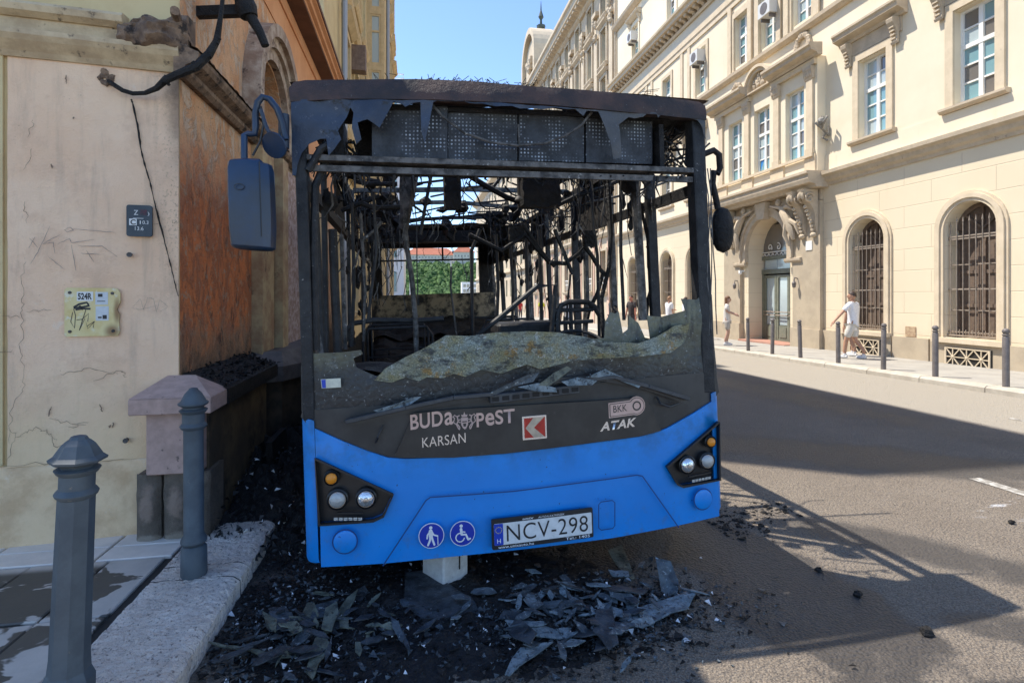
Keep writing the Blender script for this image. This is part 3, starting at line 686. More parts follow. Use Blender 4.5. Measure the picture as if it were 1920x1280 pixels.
# window surrounds, sills, hoods
for c in W1:
    m = MB(); frame_rect(m, RF, c-.68, c+.68, 6.10, 8.58, .2, .001, .06, False); rsub(m, 'window_surround', M_trim)
    m = MB(); m.profile([(0, 5.98), (.1, 5.98), (.16, 6.04), (.16, 6.095), (0, 6.10)], RF, c-.78, c+.78); rsub(m, 'window_sill', M_trim2)
    m = MB(); m.profile([(0, 9.0), (.10, 9.0), (.14, 9.08), (.34, 9.16), (.36, 9.26), (.40, 9.30), (.40, 9.36), (0, 9.40)], RF, c-1.12, c+1.12); rsub(m, 'window_hood', M_trim2)
    m = MB(); m.mbox(RF, c-.95, c+.95, 8.60, 8.998, .001, .05); rsub(m, 'frieze', M_trim2)
    for s in (-1, 1):
        m = MB(); a = c + s*.80
        pr = [(.05, 8.35), (.10, 8.30), (.13, 8.36), (.11, 8.48), (.13, 8.62), (.19, 8.75), (.26, 8.86), (.28, 8.95), (.24, 8.995), (.05, 8.995)]
        m.profile(pr, RF, a-.10, a+.10)
        for k in range(5): m.mbox(RF, a-.07, a+.07, 8.42+.1*k, 8.46+.1*k, .1, .155 + .02*k)
        rsub(m, 'hood_console', M_trim2)
for c in W2:
    if c in BAYW: continue
    m = MB(); frame_rect(m, RF, c-.63, c+.63, 10.56, 12.9, .18, .001, .05, False); rsub(m, 'window_surround', M_trim)
for c in W2:
    if c in BAYW:
        m = MB(); frame_rect(m, RF, c-.72, c+.72, 10.56, 12.95, .24, .001, .07, False); rsub(m, 'window_surround', M_trim)
for c in W3:
    m = MB(); frame_rect(m, RF, c-.62, c+.62, 15.2, 17.6, .16, .001, .05, False); rsub(m, 'window_surround', M_fac)
    m = MB(); m.profile([(0, 17.75), (.1, 17.75), (.3, 17.9), (.34, 18.0), (0, 18.05)], RF, c-.85, c+.85)
    for s in (-1, 1): m.profile([(0, 17.3), (.08, 17.3), (.12, 17.5), (.24, 17.74), (0, 17.74)], RF, c+s*.7-.08, c+s*.7+.08)
    rsub(m, 'window_hood', M_trim)
# courses
m = MB()
PS = [(0, 5.02), (.06, 5.02), (.08, 5.10), (.16, 5.16), (.20, 5.26), (.30, 5.32), (.31, 5.42), (0, 5.50)]
for a0, a1 in ((3, 15.19), (21.01, 33.45)): m = MB(); m.profile(PS, RF, a0, a1); rsub(m, 'string_course', M_trim2); m = MB(); m.mbox(RF, a0, a1, 5.505, 5.97, .001, .035); rsub(m, 'apron_band', M_fac)
m = MB(); m.profile([(0, 10.28), (.08, 10.28), (.18, 10.38), (.19, 10.50), (0, 10.54)], RF, 3, 33.45); rsub(m, 'sill_course', M_trim2)
m = MB(); m.profile([(0, 13.25), (.06, 13.25), (.06, 13.45), (.10, 13.5), (.10, 13.75), (0, 13.8)], RF, 3, 33.45); rsub(m, 'frieze_band', M_trim); m = MB(); m.profile([(0, 14.30), (.10, 14.30), (.16, 14.40), (0, 14.44)], RF, 3, 33.45); rsub(m, 'bed_moulding', M_trim); m = MB()
m.profile([(0, 14.70), (.50, 14.70), (.52, 14.84), (.62, 14.90), (.64, 15.0), (0, 15.12)], RF, 3, 33.45); rsub(m, 'main_cornice', M_trim)
m = MB(); I = lambda a, z, o: (-o, a, z); m.profile([(0, -.13), (.14, -.13), (.2, -.05), (.38, -.02), (.40, .12), (0, .12)], I, -.1, .1); dme = m.mesh('dentil', M_trim2)
y = 10.2
while y < 33.3: inst('dentil', dme, rb, Vector(RF(y, 14.575, 0)) - rb.location); y += .42
m = MB(); m.profile([(0, 18.4), (.1, 18.4), (.3, 18.55), (.35, 18.7), (0, 18.75)], RF, 3, 33.45); rsub(m, 'upper_course', M_trim2)
for a in (23.9, 24.6, 28, 28.7, 32.3, 33): 
    m = MB(); m.mbox(RF, a-.12, a+.12, 10.56, 13.24, .001, .05); rsub(m, 'wall_strip', M_trim)
for a in (16.95, 17.35, 18.6, 19.05, 15.5, 20.4):
    m = MB(); m.mbox(RF, a-.12, a+.12, 10.56, 13.24, .07, .12); rsub(m, 'wall_strip', M_trim)
m = MB()
for a0, a1 in ((3, 9.2), (9.2, 11.6), (11.65, 12.7), (12.75, 14.55), (14.6, 15.24), (20.75, 33.45)): m.mbox(RF, a0, a1, -.8, .50, .001, .07)
rsub(m, 'plinth', M_plinth)
m = MB(); m.tube([RF(33.3, 0, .1), RF(33.3, 21, .1)], .07, 8); rsub(m, 'downpipe', M_trim2)
# ground-floor arched windows: surround, shutters, iron grille, cellar vent
def grille():
    I = lambda a, z, o: (-o, a, z); m = MB(); r = .011
    for z in (.10, 1.12, 2.32, 2.38): m.mbox(I, -.60, .60, z-.016, z+.016, .0, .022)
    m.mbox(I, -.60, .60, 0, .03, .0, .05)
    for i in range(8):
        a = -.53 + i*1.06/7; zt = 2.62 if i in (0, 7) else 2.72
        m.tube([I(a, -.02, .03), I(a, zt, .03)], r, 5); m.tube([I(a, zt, .03), I(a, zt+.13, .03)], .020, 5, .002)
    for i in range(7):
        a = -.455 + i*1.06/7; m.tube([I(a, .0, .03), I(a, .12, .05), I(a, .16, .035)], .007, 4)
    for s in (-1, 1):
        for z in (.62, 1.7): m.mbox(I, s*.30-.24, s*.30+.24, z-.012, z+.012, -.012, .008)
    return m.mesh('window_grille', M_rail)
gme = grille()
def shutters():
    I = lambda a, z, o: (-o, a, z); m = MB()
    for s in (-1, 1):
        frame_rect(m, I, s*.31-.29, s*.31+.29, 0, 2.45, .07, 0, .05)
        for z in (.75, 1.55): m.mbox(I, s*.31-.22, s*.31+.22, z-.04, z+.04, .001, .045)
        m.mbox(I, s*.31-.225, s*.31+.225, .07, 2.38, -.02, .015)
    return m.mesh('window_shutter', M_oldwood)
sme = shutters()
def lattice():
    I = lambda a, z, o: (-o, a, z); m = MB(); W, Hh, n = 1.0, .40, 3
    frame_rect(m, I, -W/2-.03, W/2+.03, -.03, Hh+.03, .035, 0, .03)
    for k in range(n):
        a0 = -W/2 + W*k/n; a1 = a0 + W/n; c = (a0+a1)/2
        for p, q in (((a0, 0), (a1, Hh)), ((a0, Hh), (a1, 0)), ((c, 0), (c, Hh)), ((a0, Hh/2), (a1, Hh/2))): m.bar(I(*p, .015), I(*q, .015), .02, .02, (1, 0, 0))
        m.ball(I(c, Hh/2, .02), .03, 8, 4)
    return m.mesh('cellar_vent', M_trim)
lme = lattice()
loc = lambda v: Vector(v) - rb.location
for c in AW:
    m = MB(); arch_ring(m, RF, c, 3.17, .62, .70, .001, .05, .5); arch_ring(m, RF, c, 3.17, .70, .80, .001, .085, .5); arch_ring(m, RF, c, 3.17, .80, .86, .001, .045, .5); rsub(m, 'arch_surround', M_trim)
    m = MB(); m.mbox(RF, c-.85, c+.85, .46, .575, .001, .16); rsub(m, 'window_sill', M_trim)
    inst('window_grille', gme, rb, loc(RF(c, .62, -.10)))
    o = inst('window_shutter', sme, rb, loc(RF(c, .60, -.38)))
    m = MB(); m.quad(RF(c-.62, .55, -.40), RF(c+.62, .55, -.40), RF(c+.62, 3.8, -.40), RF(c-.62, 3.8, -.40)); rsub(m, 'window_backing', M_oldwood)
    m = MB(); arch_ring(m, RF, c, 3.17, .50, .60, -.39, -.33); 
    for t in (40, 90, 140): m.bar(RF(c, 3.17, -.36), RF(c+.52*math.cos(R(t)), 3.17+.52*math.sin(R(t)), -.36), .05, .04, (1, 0, 0))
    rsub(m, 'fanlight', M_oldwood)
    if c < 20:
        m = MB(); m.mbox(RF, c-.56, c+.56, -.10, .36, .071, .078); rsub(m, 'vent_opening', M_dark)
        inst('cellar_vent', lme, rb, loc(RF(c, -.07, .080)))
# portal
m = MB()
for a0, a1 in ((15.28, 16.55), (19.6, 20.72)): m = MB(); m.mbox(RF, a0, a1, -.8, 4.6, .001, .14); m.mbox(RF, a0-.04, a1+.06, -.8, .5, .0015, .20); rsub(m, 'portal_pier', M_plinth)
m = MB()
for a0, a1 in ((16.1, 16.9), (19.2, 19.95)): m.profile([(.14, 2.70), (.17, 2.70), (.22, 2.76), (.23, 2.84), (.14, 2.86)], RF, a0, a1)
arch_ring(m, RF, 18.05, 3.25, 1.21, 1.42, .002, .16, 2.86); arch_ring(m, RF, 18.05, 3.25, 1.42, 1.52, .002, .22, 2.86); rsub(m, 'portal_arch', M_trim2)
m = MB(); m.prism([(17.85, 4.35), (18.25, 4.35), (18.38, 4.95), (17.72, 4.95)], RF, .05, .34); rsub(m, 'keystone', M_trim2)
m = MB(); m.mbox(RF, 15.3, 20.9, 4.62, 4.96, .0013, .10); rsub(m, 'portal_frieze', M_trim2)
m = MB(); m.mbox(RF, 16.85, 19.25, -.12, 4.5, -.76, -.75); rsub(m, 'entrance_backing', M_dark)
dm = empty('door', loc((FX+.66, 18.05, G(18)+.12)), parent=rb)
def dsub(m, n, mt, **k): return m.build(n, mt, dm, **k)
I = lambda a, z, o: (-o, a, z)
m = MB(); m.mbox(I, -1.2, 1.2, 2.55, 2.72, 0, .10); m.mbox(I, -1.2, -1.08, 0, 2.55, 0, .08); m.mbox(I, 1.08, 1.2, 0, 2.55, 0, .08); m.mbox(I, -1.2, 1.2, 3.10, 3.22, 0, .09); dsub(m, 'door_frame', M_door)
for a0, a1 in ((-1.07, -.37), (-.35, .35), (.37, 1.07)):
    m = MB(); frame_rect(m, I, a0, a1, .02, 2.5, .10, .0, .07); m.mbox(I, a0+.1, a1-.1, .12, .62, .0, .05); m.mbox(I, a0+.17, a1-.17, .18, .56, .0, .07); dsub(m, 'door_leaf', M_door)
    m = MB(); m.mbox(I, a0+.1, a1-.1, .64, 2.4, .0, .02); dsub(m, 'door_glass', M_glass3)
    m = MB()
    for z in (1.0, 1.12): m.tube([I(a0+.02, z, .12), I(a1-.02, z, .12)], .018, 6)
    dsub(m, 'push_bar', M_rail)
for a0, a1 in ((-1.07, -.37), (-.35, .35), (.37, 1.07)):
    m = MB(); m.mbox(I, a0, a1, 2.73, 3.09, .0, .03); dsub(m, 'transom_panel', M_glass3)
m = MB()
for k in range(4):
    c0 = -.75 + .5*k
    sp = [(c0 + (.02+.11*t)*math.cos(7*t*(1 if k % 2 else -1)+k), 3.55 + (.02+.13*t)*math.sin(7*t*(1 if k % 2 else -1)+k)) for t in [i/14 for i in range(15)]]
    m.tube([I(a, z, .06) for a, z in sp], .020, 5)
for k in range(9): m.tube([I(-.95+.24*k, 3.24, .06), I(-.87+.24*k, 3.33, .06), I(-.79+.24*k, 3.24, .06)], .018, 4)
m.mbox(I, -1.18, 1.18, 3.36, 3.39, .04, .08); dsub(m, 'fanlight_scrolls', M_white)
m = MB(); m.mbox(I, -1.18, 1.18, 3.22, 4.4, .0, .02); dsub(m, 'fanlight_glass', M_glass2)
m = MB(); m.box(FX-.35, FX+.7, 16.7, 19.4, G(18)+.10, G(18)+.17); rsub(m, 'doorstep', simple('red_stone_step', (.42, .22, .16), (.34, .18, .13), 5, .8))
# balcony slab, consoles and carved figures
m = MB(); m.profile([(0, 4.97), (.45, 4.97), (.50, 5.06), (.70, 5.10), (.74, 5.22), (.74, 5.34), (.80, 5.38), (.80, 5.46), (0, 5.48)], RF, 15.05, 21.2); rsub(m, 'balcony_slab', M_trim2)
m = MB(); 
for a0, a1 in ((15.25, 15.72), (16.75, 17.45), (18.5, 19.18), (20.2, 20.95)): m.mbox(RB, a0, a1, 5.5, 6.06, .001, .05)
m.mbox(RB, 15.3, 20.9, 5.98, 6.07, .0505, .12); rsub(m, 'bay_panels', M_trim)
def console(c):
    m = MB(); pr = []
    for k in range(15):
        t = k/14; pr.append((.15 + .52*t**1.6 + .05*math.sin(t*9), 3.55 + 1.40*t))
    pr = [(.14, 3.5)] + pr + [(.14, 4.96)]
    m.profile(pr, RF, c-.13, c+.13)
    for s in (-1, 1):
        sp = [RF(c+s*.15, 4.66 + (.02+.16*t)*math.sin(9*t), .46 + (.02+.16*t)*math.cos(9*t)) for t in [i/16 for i in range(17)]]
        m.tube(sp, .035, 6)
    for k in range(7): m.ball(RF(c, 3.68+.12*k, .19+.5*((k+1)/10)**1.6+.03), (.05, .07, .06), 6, 4)
    for q in range(5): m.ball(RF(c-.1+.05*q, 4.78-.03*abs(q-2), .66), (.05, .04, .12), 6, 4)
    m.ball(RF(c, 3.52, .2), (.09, .12, .09), 8, 5)
    return rsub(m, 'scroll_console', M_trim2, smooth=True)
for c in (15.5, 16.02, 20.08, 20.6): console(c)
def figure(pts_list, c):
    m = MB()
    for pts, rr in pts_list: m.tube([RF(*p) for p in pts], 0, 7, rr=rr)
    m.ball(RF(*c), (.10, .10, .13), 8, 6)
    return rsub(m, 'carved_figure', M_trim2, smooth=True)
for s, b in ((-1, 18.05), (1, 18.05)):
    X = lambda d: b + s*d
    figure([([(X(1.10), 4.62, .28), (X(1.28), 4.42, .32), (X(1.48), 4.12, .32), (X(1.62), 3.82, .30), (X(1.70), 3.45, .26)], [.08, .14, .15, .14, .05]),
            ([(X(1.15), 4.60, .3), (X(.85), 4.66, .34), (X(.55), 4.74, .32)], [.07, .05, .035]),
            ([(X(1.25), 4.55, .3), (X(1.5), 4.60, .34), (X(1.75), 4.45, .3)], [.08, .09, .03]),
            ([(X(1.5), 4.0, .36), (X(1.40), 3.62, .36), (X(1.52), 3.25, .3)], [.10, .08, .03]),
            ([(X(1.60), 4.1, .34), (X(1.85), 3.95, .3), (X(1.95), 3.6, .26)], [.09, .08, .03])], (X(1.02), 4.80, .33))
# bay pilasters, entablature, hoods and tympanum
for a in (15.48, 17.12, 18.84, 20.62):
    m = MB(); m.mbox(RB, a-.14, a+.14, 6.1, 8.45, .001, .07); m.mbox(RB, a-.17, a+.17, 6.08, 6.25, .001, .10)
    rsub(m, 'pilaster', M_trim)
    m = MB(); m.profile([(0, 8.45), (.09, 8.45), (.13, 8.62), (.16, 8.78), (.16, 8.84), (0, 8.84)], RB, a-.19, a+.19)
    for k in range(4): m.ball(RB(a-.13+.087*k, 8.60, .11), (.04, .04, .09), 6, 4); m.ball(RB(a-.15+.1*k, 8.74, .14), .035, 6, 4)
    rsub(m, 'capital', M_trim2)
m = MB()
for a0, a1 in ((15.2, 17.35), (18.62, 21.0)): m = MB(); m.profile([(0, 8.86), (.12, 8.86), (.12, 8.98), (.15, 9.02), (0, 9.05)], RB, a0, a1); rsub(m, 'architrave', M_trim)
m = MB()
for a0, a1 in ((14.98, 17.38), (18.70, 21.25)): m = MB(); m.profile([(0, 9.05), (.15, 9.05), (.20, 9.12), (.40, 9.18), (.42, 9.28), (.48, 9.32), (.48, 9.40), (0, 9.44)], RB, a0, a1); rsub(m, 'bay_hood', M_trim2)
m = MB(); arch_ring(m, RB, 18.03, 9.12, .62, .74, -.3, .16); arch_ring(m, RB, 18.03, 9.12, .74, .84, -.3, .24); rsub(m, 'tympanum_arch', M_trim)
m = MB(); m.prism([(18.03-.63*math.cos(math.pi*k/12), 9.10+.63*math.sin(math.pi*k/12)) for k in range(13)], RB, -.3, .02); m.mbox(RB, 17.2, 18.86, 9.06, 9.115, 0, .18); rsub(m, 'tympanum', M_trim2)
m = MB()
for k in range(26):
    t = U(.2, 2.9); q = U(.1, .5); m.ball(RB(18.03+q*math.cos(t), 9.2+q*math.sin(t)*.9, .05), (.06, U(.04, .1), U(.05, .14)), 6, 4)
rsub(m, 'tympanum_relief', M_trim2, smooth=True)
for c, z in ((16.17, 9.85), (19.95, 9.62)):
    m = MB()
    for k in range(22):
        t = 2*math.pi*k/22; m.ball(RF(c+.30*math.cos(t), z+.36*math.sin(t), .06), (.09, .085+.03*(k % 2), .085+.02*(k % 3)), 6, 4)
    m.tube([RF(c-.1, z-.36, .1), RF(c, z-.42, .12), RF(c+.14, z-.5, .08)], .03, 5); rsub(m, 'wreath', M_trim2, smooth=True)
# wrought bracket, wall lamps, number plate, corner statue
m = MB()
for pts in ([(15.02, 6.55, .04), (15.0, 6.75, .3), (15.12, 6.95, .42), (15.25, 7.02, .3), (15.18, 6.9, .2)], [(15.0, 6.75, .3), (14.85, 6.9, .38), (14.78, 7.05, .3), (14.9, 7.1, .22)], [(15.02, 6.55, .04), (15.02, 6.85, .05)], [(15.0, 6.62, .15), (15.1, 6.5, .2), (15.0, 6.4, .1)]):
    m.tube([RF(*p) for p in pts], .035, 6)
m.ball(RF(14.95, 6.98, .35), (.12, .12, .13), 7, 5, .15); rsub(m, 'iron_bracket', simple('grey_iron', (.25, .23, .2), (.15, .14, .12), 9, .6))
for a in (16.3, 19.75):
    m = MB(); m.tube([RF(a, 2.15, .14), RF(a, 2.18, .26), RF(a, 2.05, .28)], .02, 6); m.lathe([(.03, 0), (.07, -.06), (.05, -.2), (.02, -.22)], RF(a, 2.06, .28), 8); rsub(m, 'wall_lamp', M_iron2)
m = MB(); m.mbox(RF, 15.62, 15.90, 3.05, 3.35, .141, .16); np_ = tag(m.build('house_number_sign', M_white), 'small white house number plate beside the carved portal', 'sign')
m = MB(); m.ball((FX-.35, 19.25, 2.45), .07, 8, 6); m.box(FX-.4, FX-.2, 19.2, 19.3, 2.5, 2.55); tag(m.build('security_camera', M_white), 'small white dome camera in the portal corner', 'camera')
# air conditioners hung on windows
def aircon(a, z, mp, label):
    m = MB(); m.mbox(mp, a-.33, a+.33, z, z+.52, .02, .42); o = m.build('air_conditioner', M_ac); tag(o, label, 'air conditioner', 'air conditioners on the cream building')
    m = MB(); m.lathe([(.2, 0), (.2, .01)], (0, 0, 0), 16, 'x'); p = m.build('fan_grille', M_iron2, o); p.location = mp(a, z+.26, .432)
    m = MB(); m.mbox(mp, a-.25, a-.2, z-.12, z+.0, .02, .35); m.mbox(mp, a+.2, a+.25, z-.12, z+.0, .02, .35); m.build('bracket', M_iron2, o)
aircon(17.72, 11.6, RF, 'white air conditioner under second floor window above the wreath')
aircon(22.75, 12.0, RF, 'white air conditioner on second floor window left of the dome relief')
aircon(30.3, 16.4, RF, 'white air conditioner under the hooded top floor window')
m = MB(); m.mbox(RB, 18.12, 18.32, 6.16, 6.62, -.205, -.20); bl = tag(m.build('poster', simple('blue_poster', (.03, .22, .62), rough=.5)), 'bright blue poster inside the middle bay window', 'poster')
m = MB(); m.mbox(RF, 12.05, 12.35, .52, .78, .001, .02); rsub(m, 'hatch_cover', simple('rusty_tan_hatch', (.50, .38, .24), (.34, .22, .14), 12, .8))

# ---------------------------------------------------------------- ornate stone building farther along
ob = empty('ornate_building', (FX, 46, G(46)+.12)); tag(ob, 'ornate pinkish stone building with heavy roof cornice beyond the cream one', 'building')
osub = lambda m, n, mt, parent=None, **k: sub(m, n, mt, parent or ob, **k)
M_pink = simple('pink_stone', (.66, .45, .34), (.58, .39, .29), 1.5, .9); M_lime = simple('limestone', (.60, .50, .36), (.50, .41, .30), 1.2, .9, bump=.2, bscale=6, spots=((.35, .28, .2), 2.5, .6, .15))
bays = [35.6 + 3.05*k for k in range(8)]
oo = [(c-.55, c+.55, z0, z0+h) for c in bays for z0, h in ((1.9, 2.7), (6.0, 2.6), (10.2, 2.6), (14.0, 2.4), (17.3, 2.4), (20.6, 2.0))]
m = MB(); wall(m, RF, 33.5, 58.5, -1.2, 24.3, oo, .35); m.quad(RF(33.5, -1), RF(33.5, 24.3), RF(33.5, 24.3, -10), RF(33.5, -1, -10)); m.quad(RF(33.5, 24.3), RF(58.5, 24.3), RF(58.5, 24.3, -10), RF(33.5, 24.3, -10)); osub(m, 'wall', M_lime)
for c in bays:
    m = MB(); m.mbox(RF, c-.95, c+.95, .9, 5.5, .001, .05); 
for c in bays:
    for s in (-1, 1):
        m = MB(); m.mbox(RF, c+s*.78-.2, c+s*.78+.2, -.9, 5.6, .001, .06); osub(m, 'pink_panel', M_pink)
for op in oo:
    a0, a1, z0, z1 = op; m = MB(); frame_rect(m, RF, a0, a1, z0, z1, .07, -.33, -.27); m.mbox(RF, (a0+a1)/2-.04, (a0+a1)/2+.04, z0, z1, -.33, -.265); w = osub(m, 'window', M_white if z0 > 5 else M_oldwood)
    m = MB(); m.quad(RF(a0, z0, -.31), RF(a1, z0, -.31), RF(a1, z1, -.31), RF(a0, z1, -.31)); osub(m, 'pane', M_glass if z0 > 5 else M_glass2, w)
    m = MB(); frame_rect(m, RF, a0-.18, a1+.18, z0-.05, z1+.18, .16, .062, .14, False); m.profile([(.06, z0-.3), (.18, z0-.3), (.3, z0-.12), (.3, z0-.06), (.06, z0-.05)], RF, a0-.25, a1+.25)
    if z0 > 5: m.profile([(.0, z1+.22), (.12, z1+.22), (.34, z1+.38), (.34, z1+.46), (0, z1+.5)], RF, a0-.25, a1+.25)
    osub(m, 'window_surround', M_lime)
for c in bays:
    m = MB()
    for k in range(5): m.tube([RF(c-.45+.225*k, 1.95, .05), RF(c-.45+.225*k, 2.75, .05)], .022, 4)
    m.mbox(RF, c-.52, c+.52, 2.75, 2.82, .03, .08); m.mbox(RF, c-.52, c+.52, 2.4, 2.45, .03, .08); osub(m, 'window_guard', M_white)
for c in [b - 1.52 for b in bays] + [bays[-1]+1.52]:
    m = MB(); m.mbox(RF, c-.32, c+.32, 6, 19.5, .001, .16); osub(m, 'pilaster', M_lime)
    m = MB(); 
    for k in range(10): m.ball(RF(c+U(-.28, .28), 19.5+U(0, 1.6), .2), (.16, U(.1, .2), U(.15, .3)), 6, 4)
    m.mbox(RF, c-.42, c+.42, 21.2, 21.5, .001, .3); osub(m, 'capital', M_trim2)
m = MB()
m.profile([(0, 5.55), (.15, 5.55), (.3, 5.75), (.3, 5.9), (0, 5.98)], RF, 33.5, 58.5); osub(m, 'string_course', M_lime); m = MB(); m.profile([(0, 9.3), (.1, 9.3), (.22, 9.5), (.22, 9.6), (0, 9.7)], RF, 33.5, 58.5); osub(m, 'string_course', M_lime); m = MB()
m.profile([(0, 22.9), (.2, 22.9), (.3, 23.2), (.9, 23.5), (.95, 23.9), (1.1, 24.0), (1.1, 24.25), (0, 24.4)], RF, 33.5, 58.5); m.mbox(RF, 33.5, 58.5, 24.4, 25.3, -.6, .5); osub(m, 'cornice', M_lime)
for k in range(34):
    m = MB(); a = 33.8 + .73*k; m.mbox(RF, a, a+.38, 23.25, 23.49, .3, .82); osub(m, 'dentil', M_trim2)
m = MB(); ga = [(54.0 + 0, 24.4), (54, 26.4)] + [(57-3*math.cos(math.pi*k/10), 26.4+2.2*math.sin(math.pi*k/10)) for k in range(1, 10)] + [(60, 26.4), (60, 24.4)]
m.prism(ga, RF, -1.2, .6); arch_ring(m, RF, 57, 26.4, 2.7, 3.3, -1.3, 1.0, 24.5); osub(m, 'roof_gable', M_lime)
m = MB(); 
for k in range(8): m.ball(RF(56+.25*k, 26.0+U(-.6, .6), .8), (.3, .3, .5), 6, 4)
osub(m, 'gable_carving', M_trim2)
m = MB(); m.lathe([(.16, 0), (.12, 1.2), (.45, 1.5), (.5, 1.75), (.15, 1.9), (.12, 2.4), (.3, 2.7), (.08, 3.4), (.02, 4.4)], RF(57, 28.6, -.5), 8); osub(m, 'finial', simple('green_black_metal', (.05, .07, .06), rough=.5))
m = MB(); m.lathe([(3.4, 0), (3.2, 1.6), (2.4, 3.0), (1.2, 3.8), (.2, 4.1)], RF(62, 24.4, -3.6), 16); osub(m, 'copper_dome', simple('green_copper', (.30, .42, .36), (.24, .34, .29), 4, .7), smooth=True)
# farther plain building
fb = empty('far_building', (FX, 85, G(85)+.12)); tag(fb, 'far beige building at the end of the sunlit row', 'building')
fo = [(c-.6, c+.6, z0, z0+2.3) for c in [62 + 3.6*k for k in range(15)] for z0 in (1.4, 5.4, 9.2, 13, 16.8)]
m = MB(); wall(m, RF, 58.5, 116, -2, 21, fo, .3); m.quad(RF(58.5, 21), RF(116, 21), RF(116, 21, -9), RF(58.5, 21, -9)); m.quad(RF(116, -2), RF(116, 21), RF(116, 21, -9), RF(116, -2, -9)); sub(m, 'wall', M_lime, fb)
for op in fo:
    m = MB(); m.mbox(RF, op[0], op[1], op[2], op[3], -.3, -.27); sub(m, 'window', M_glass, fb)
m = MB(); m.profile([(0, 19.8), (.8, 20.3), (.9, 20.8), (0, 21)], RF, 58.5, 116); sub(m, 'cornice', M_trim, fb); m = MB(); m.profile([(0, 4.6), (.3, 4.7), (.3, 5.0), (0, 5.1)], RF, 58.5, 116); sub(m, 'string_course', M_trim, fb)

# ---------------------------------------------------------------- hill, wood and palace across the river
def hillz(x, y): 
    t = max(0, min(1, (y-520)/180)); return -4 + 37*(t*t*(3-2*t)) * (1 - .25*max(0, min(1, (abs(x-30)-120)/200))) + 4*mnoise.noise(Vector((x*.02, y*.02, 0)))
M_grass = simple('hill_ground', (.06, .10, .03), (.08, .11, .04), .05, .95)
m = MB(); m.grid(lambda a, b: (-300+700*a, 510+300*b, hillz(-300+700*a, 510+300*b)), 40, 24); kind(m.build('hill', M_grass, smooth=True), 'structure')
def mk_leaf():
    t = NT('foliage'); c = t.mix(t.ramp(t.noise(.12, 3, .6), .35, .65), (.045, .11, .02), (.10, .19, .035))
    c = t.mix(t.ramp(t.noise(.7, 4, .7), .45, .7), c, (.02, .055, .012)); t.set(Base_Color=c, Roughness=.8); t.bump(t.noise(1.2, 5, .7), 1, 1.5); return t.m
M_leaf = mk_leaf()
m = MB(); rs = random.Random(3)
for i in range(1500):
    x = rs.uniform(-80, 140); y = rs.uniform(515, 690); z = hillz(x, y); r = rs.uniform(2.6, 5.2)
    for q in range(2): m.ball((x+rs.uniform(-2, 2), y+rs.uniform(-2, 2), z + r*.7 + q*r*.5), (r*rs.uniform(.7, 1), r*.9, r*rs.uniform(.7, 1.1)), 7, 5, .28)
kind(m.build('hillside_wood', M_leaf), 'stuff'); bpy.data.objects['hillside_wood']['label'] = 'dense green trees covering the hillside across the river'
M_rroof = simple('red_roof_tiles', (.42, .15, .09), (.36, .12, .07), .2, .9); M_pal = simple('palace_wall', (.60, .55, .48), rough=.9)
def palace(name, label, x0, x1, y0, y1, z0, zh, zr, hip):
    e = empty(name, ((x0+x1)/2, y0, z0)); tag(e, label, 'building')
    m = MB(); m.box(x0, x1, y0, y1, z0-18, zh); sub(m, 'wall', M_pal, e)
    m = MB(); c = (y0+y1)/2; a, b = x0+hip, x1-hip
    m.add([(x0-1, y0-1, zh), (x1+1, y0-1, zh), (x1+1, y1+1, zh), (x0-1, y1+1, zh), (a, c, zr), (b, c, zr)], [(0,1,5,4), (1,2,5), (2,3,4,5), (3,0,4)]); sub(m, 'roof', M_rroof, e)
    k = x0+2
    while k < x1-2:
        for z in (z0+1.5, z0+6):
            m = MB(); m.box(k, k+1.4, y0-.2, y0-.05, z, z+2.4); sub(m, 'window', M_glass2, e)
        k += 4
palace('palace_wing', 'long hilltop palace wing with red roof seen through the bus', -14, 52, 700, 722, 42, 52.5, 62, 12)
palace('palace_pavilion', 'hilltop pavilion with steep red pyramid roof right of the long wing', 47, 74, 694, 716, 44, 56, 68, 12.5)
qb = empty('riverside_building', (52, 480, 1)); tag(qb, 'low white riverside block with dark window rows below the hill', 'building')
m = MB(); m.box(40, 66, 480, 492, -6, 13); sub(m, 'wall', M_white, qb)
for k in range(8):
    for z in (4, 8.5):
        m = MB(); m.box(41.2+3.1*k, 43.4+3.1*k, 479.7, 479.9, z, z+2.6); sub(m, 'window', M_glass2, qb)
for x, lb2 in ((-1.2, 'left one of two pale tram poles at the street end'), (7.6, 'right one of two pale tram poles at the street end')):
    m = MB(); m.tube([(x, 120, G(120)), (x, 120, 9.5)], .16, 8, .1); o = tag(m.build('tram_pole', M_ac), lb2, 'pole', 'tram poles on the embankment')
    m = MB(); m.tube([(x, 120, 9), (x+2.2, 120, 9.3)], .06, 6); m.build('arm', M_ac, o)
m = MB(); m.tube([(30, 60, 46), (12, 58, 40.3), (-5, 56, 44)], .05, 5); tag(m.build('overhead_cable', simple('cable_rust', (.25, .15, .13), rough=.7)), 'thin cable across the sky at top of the picture', 'cable')

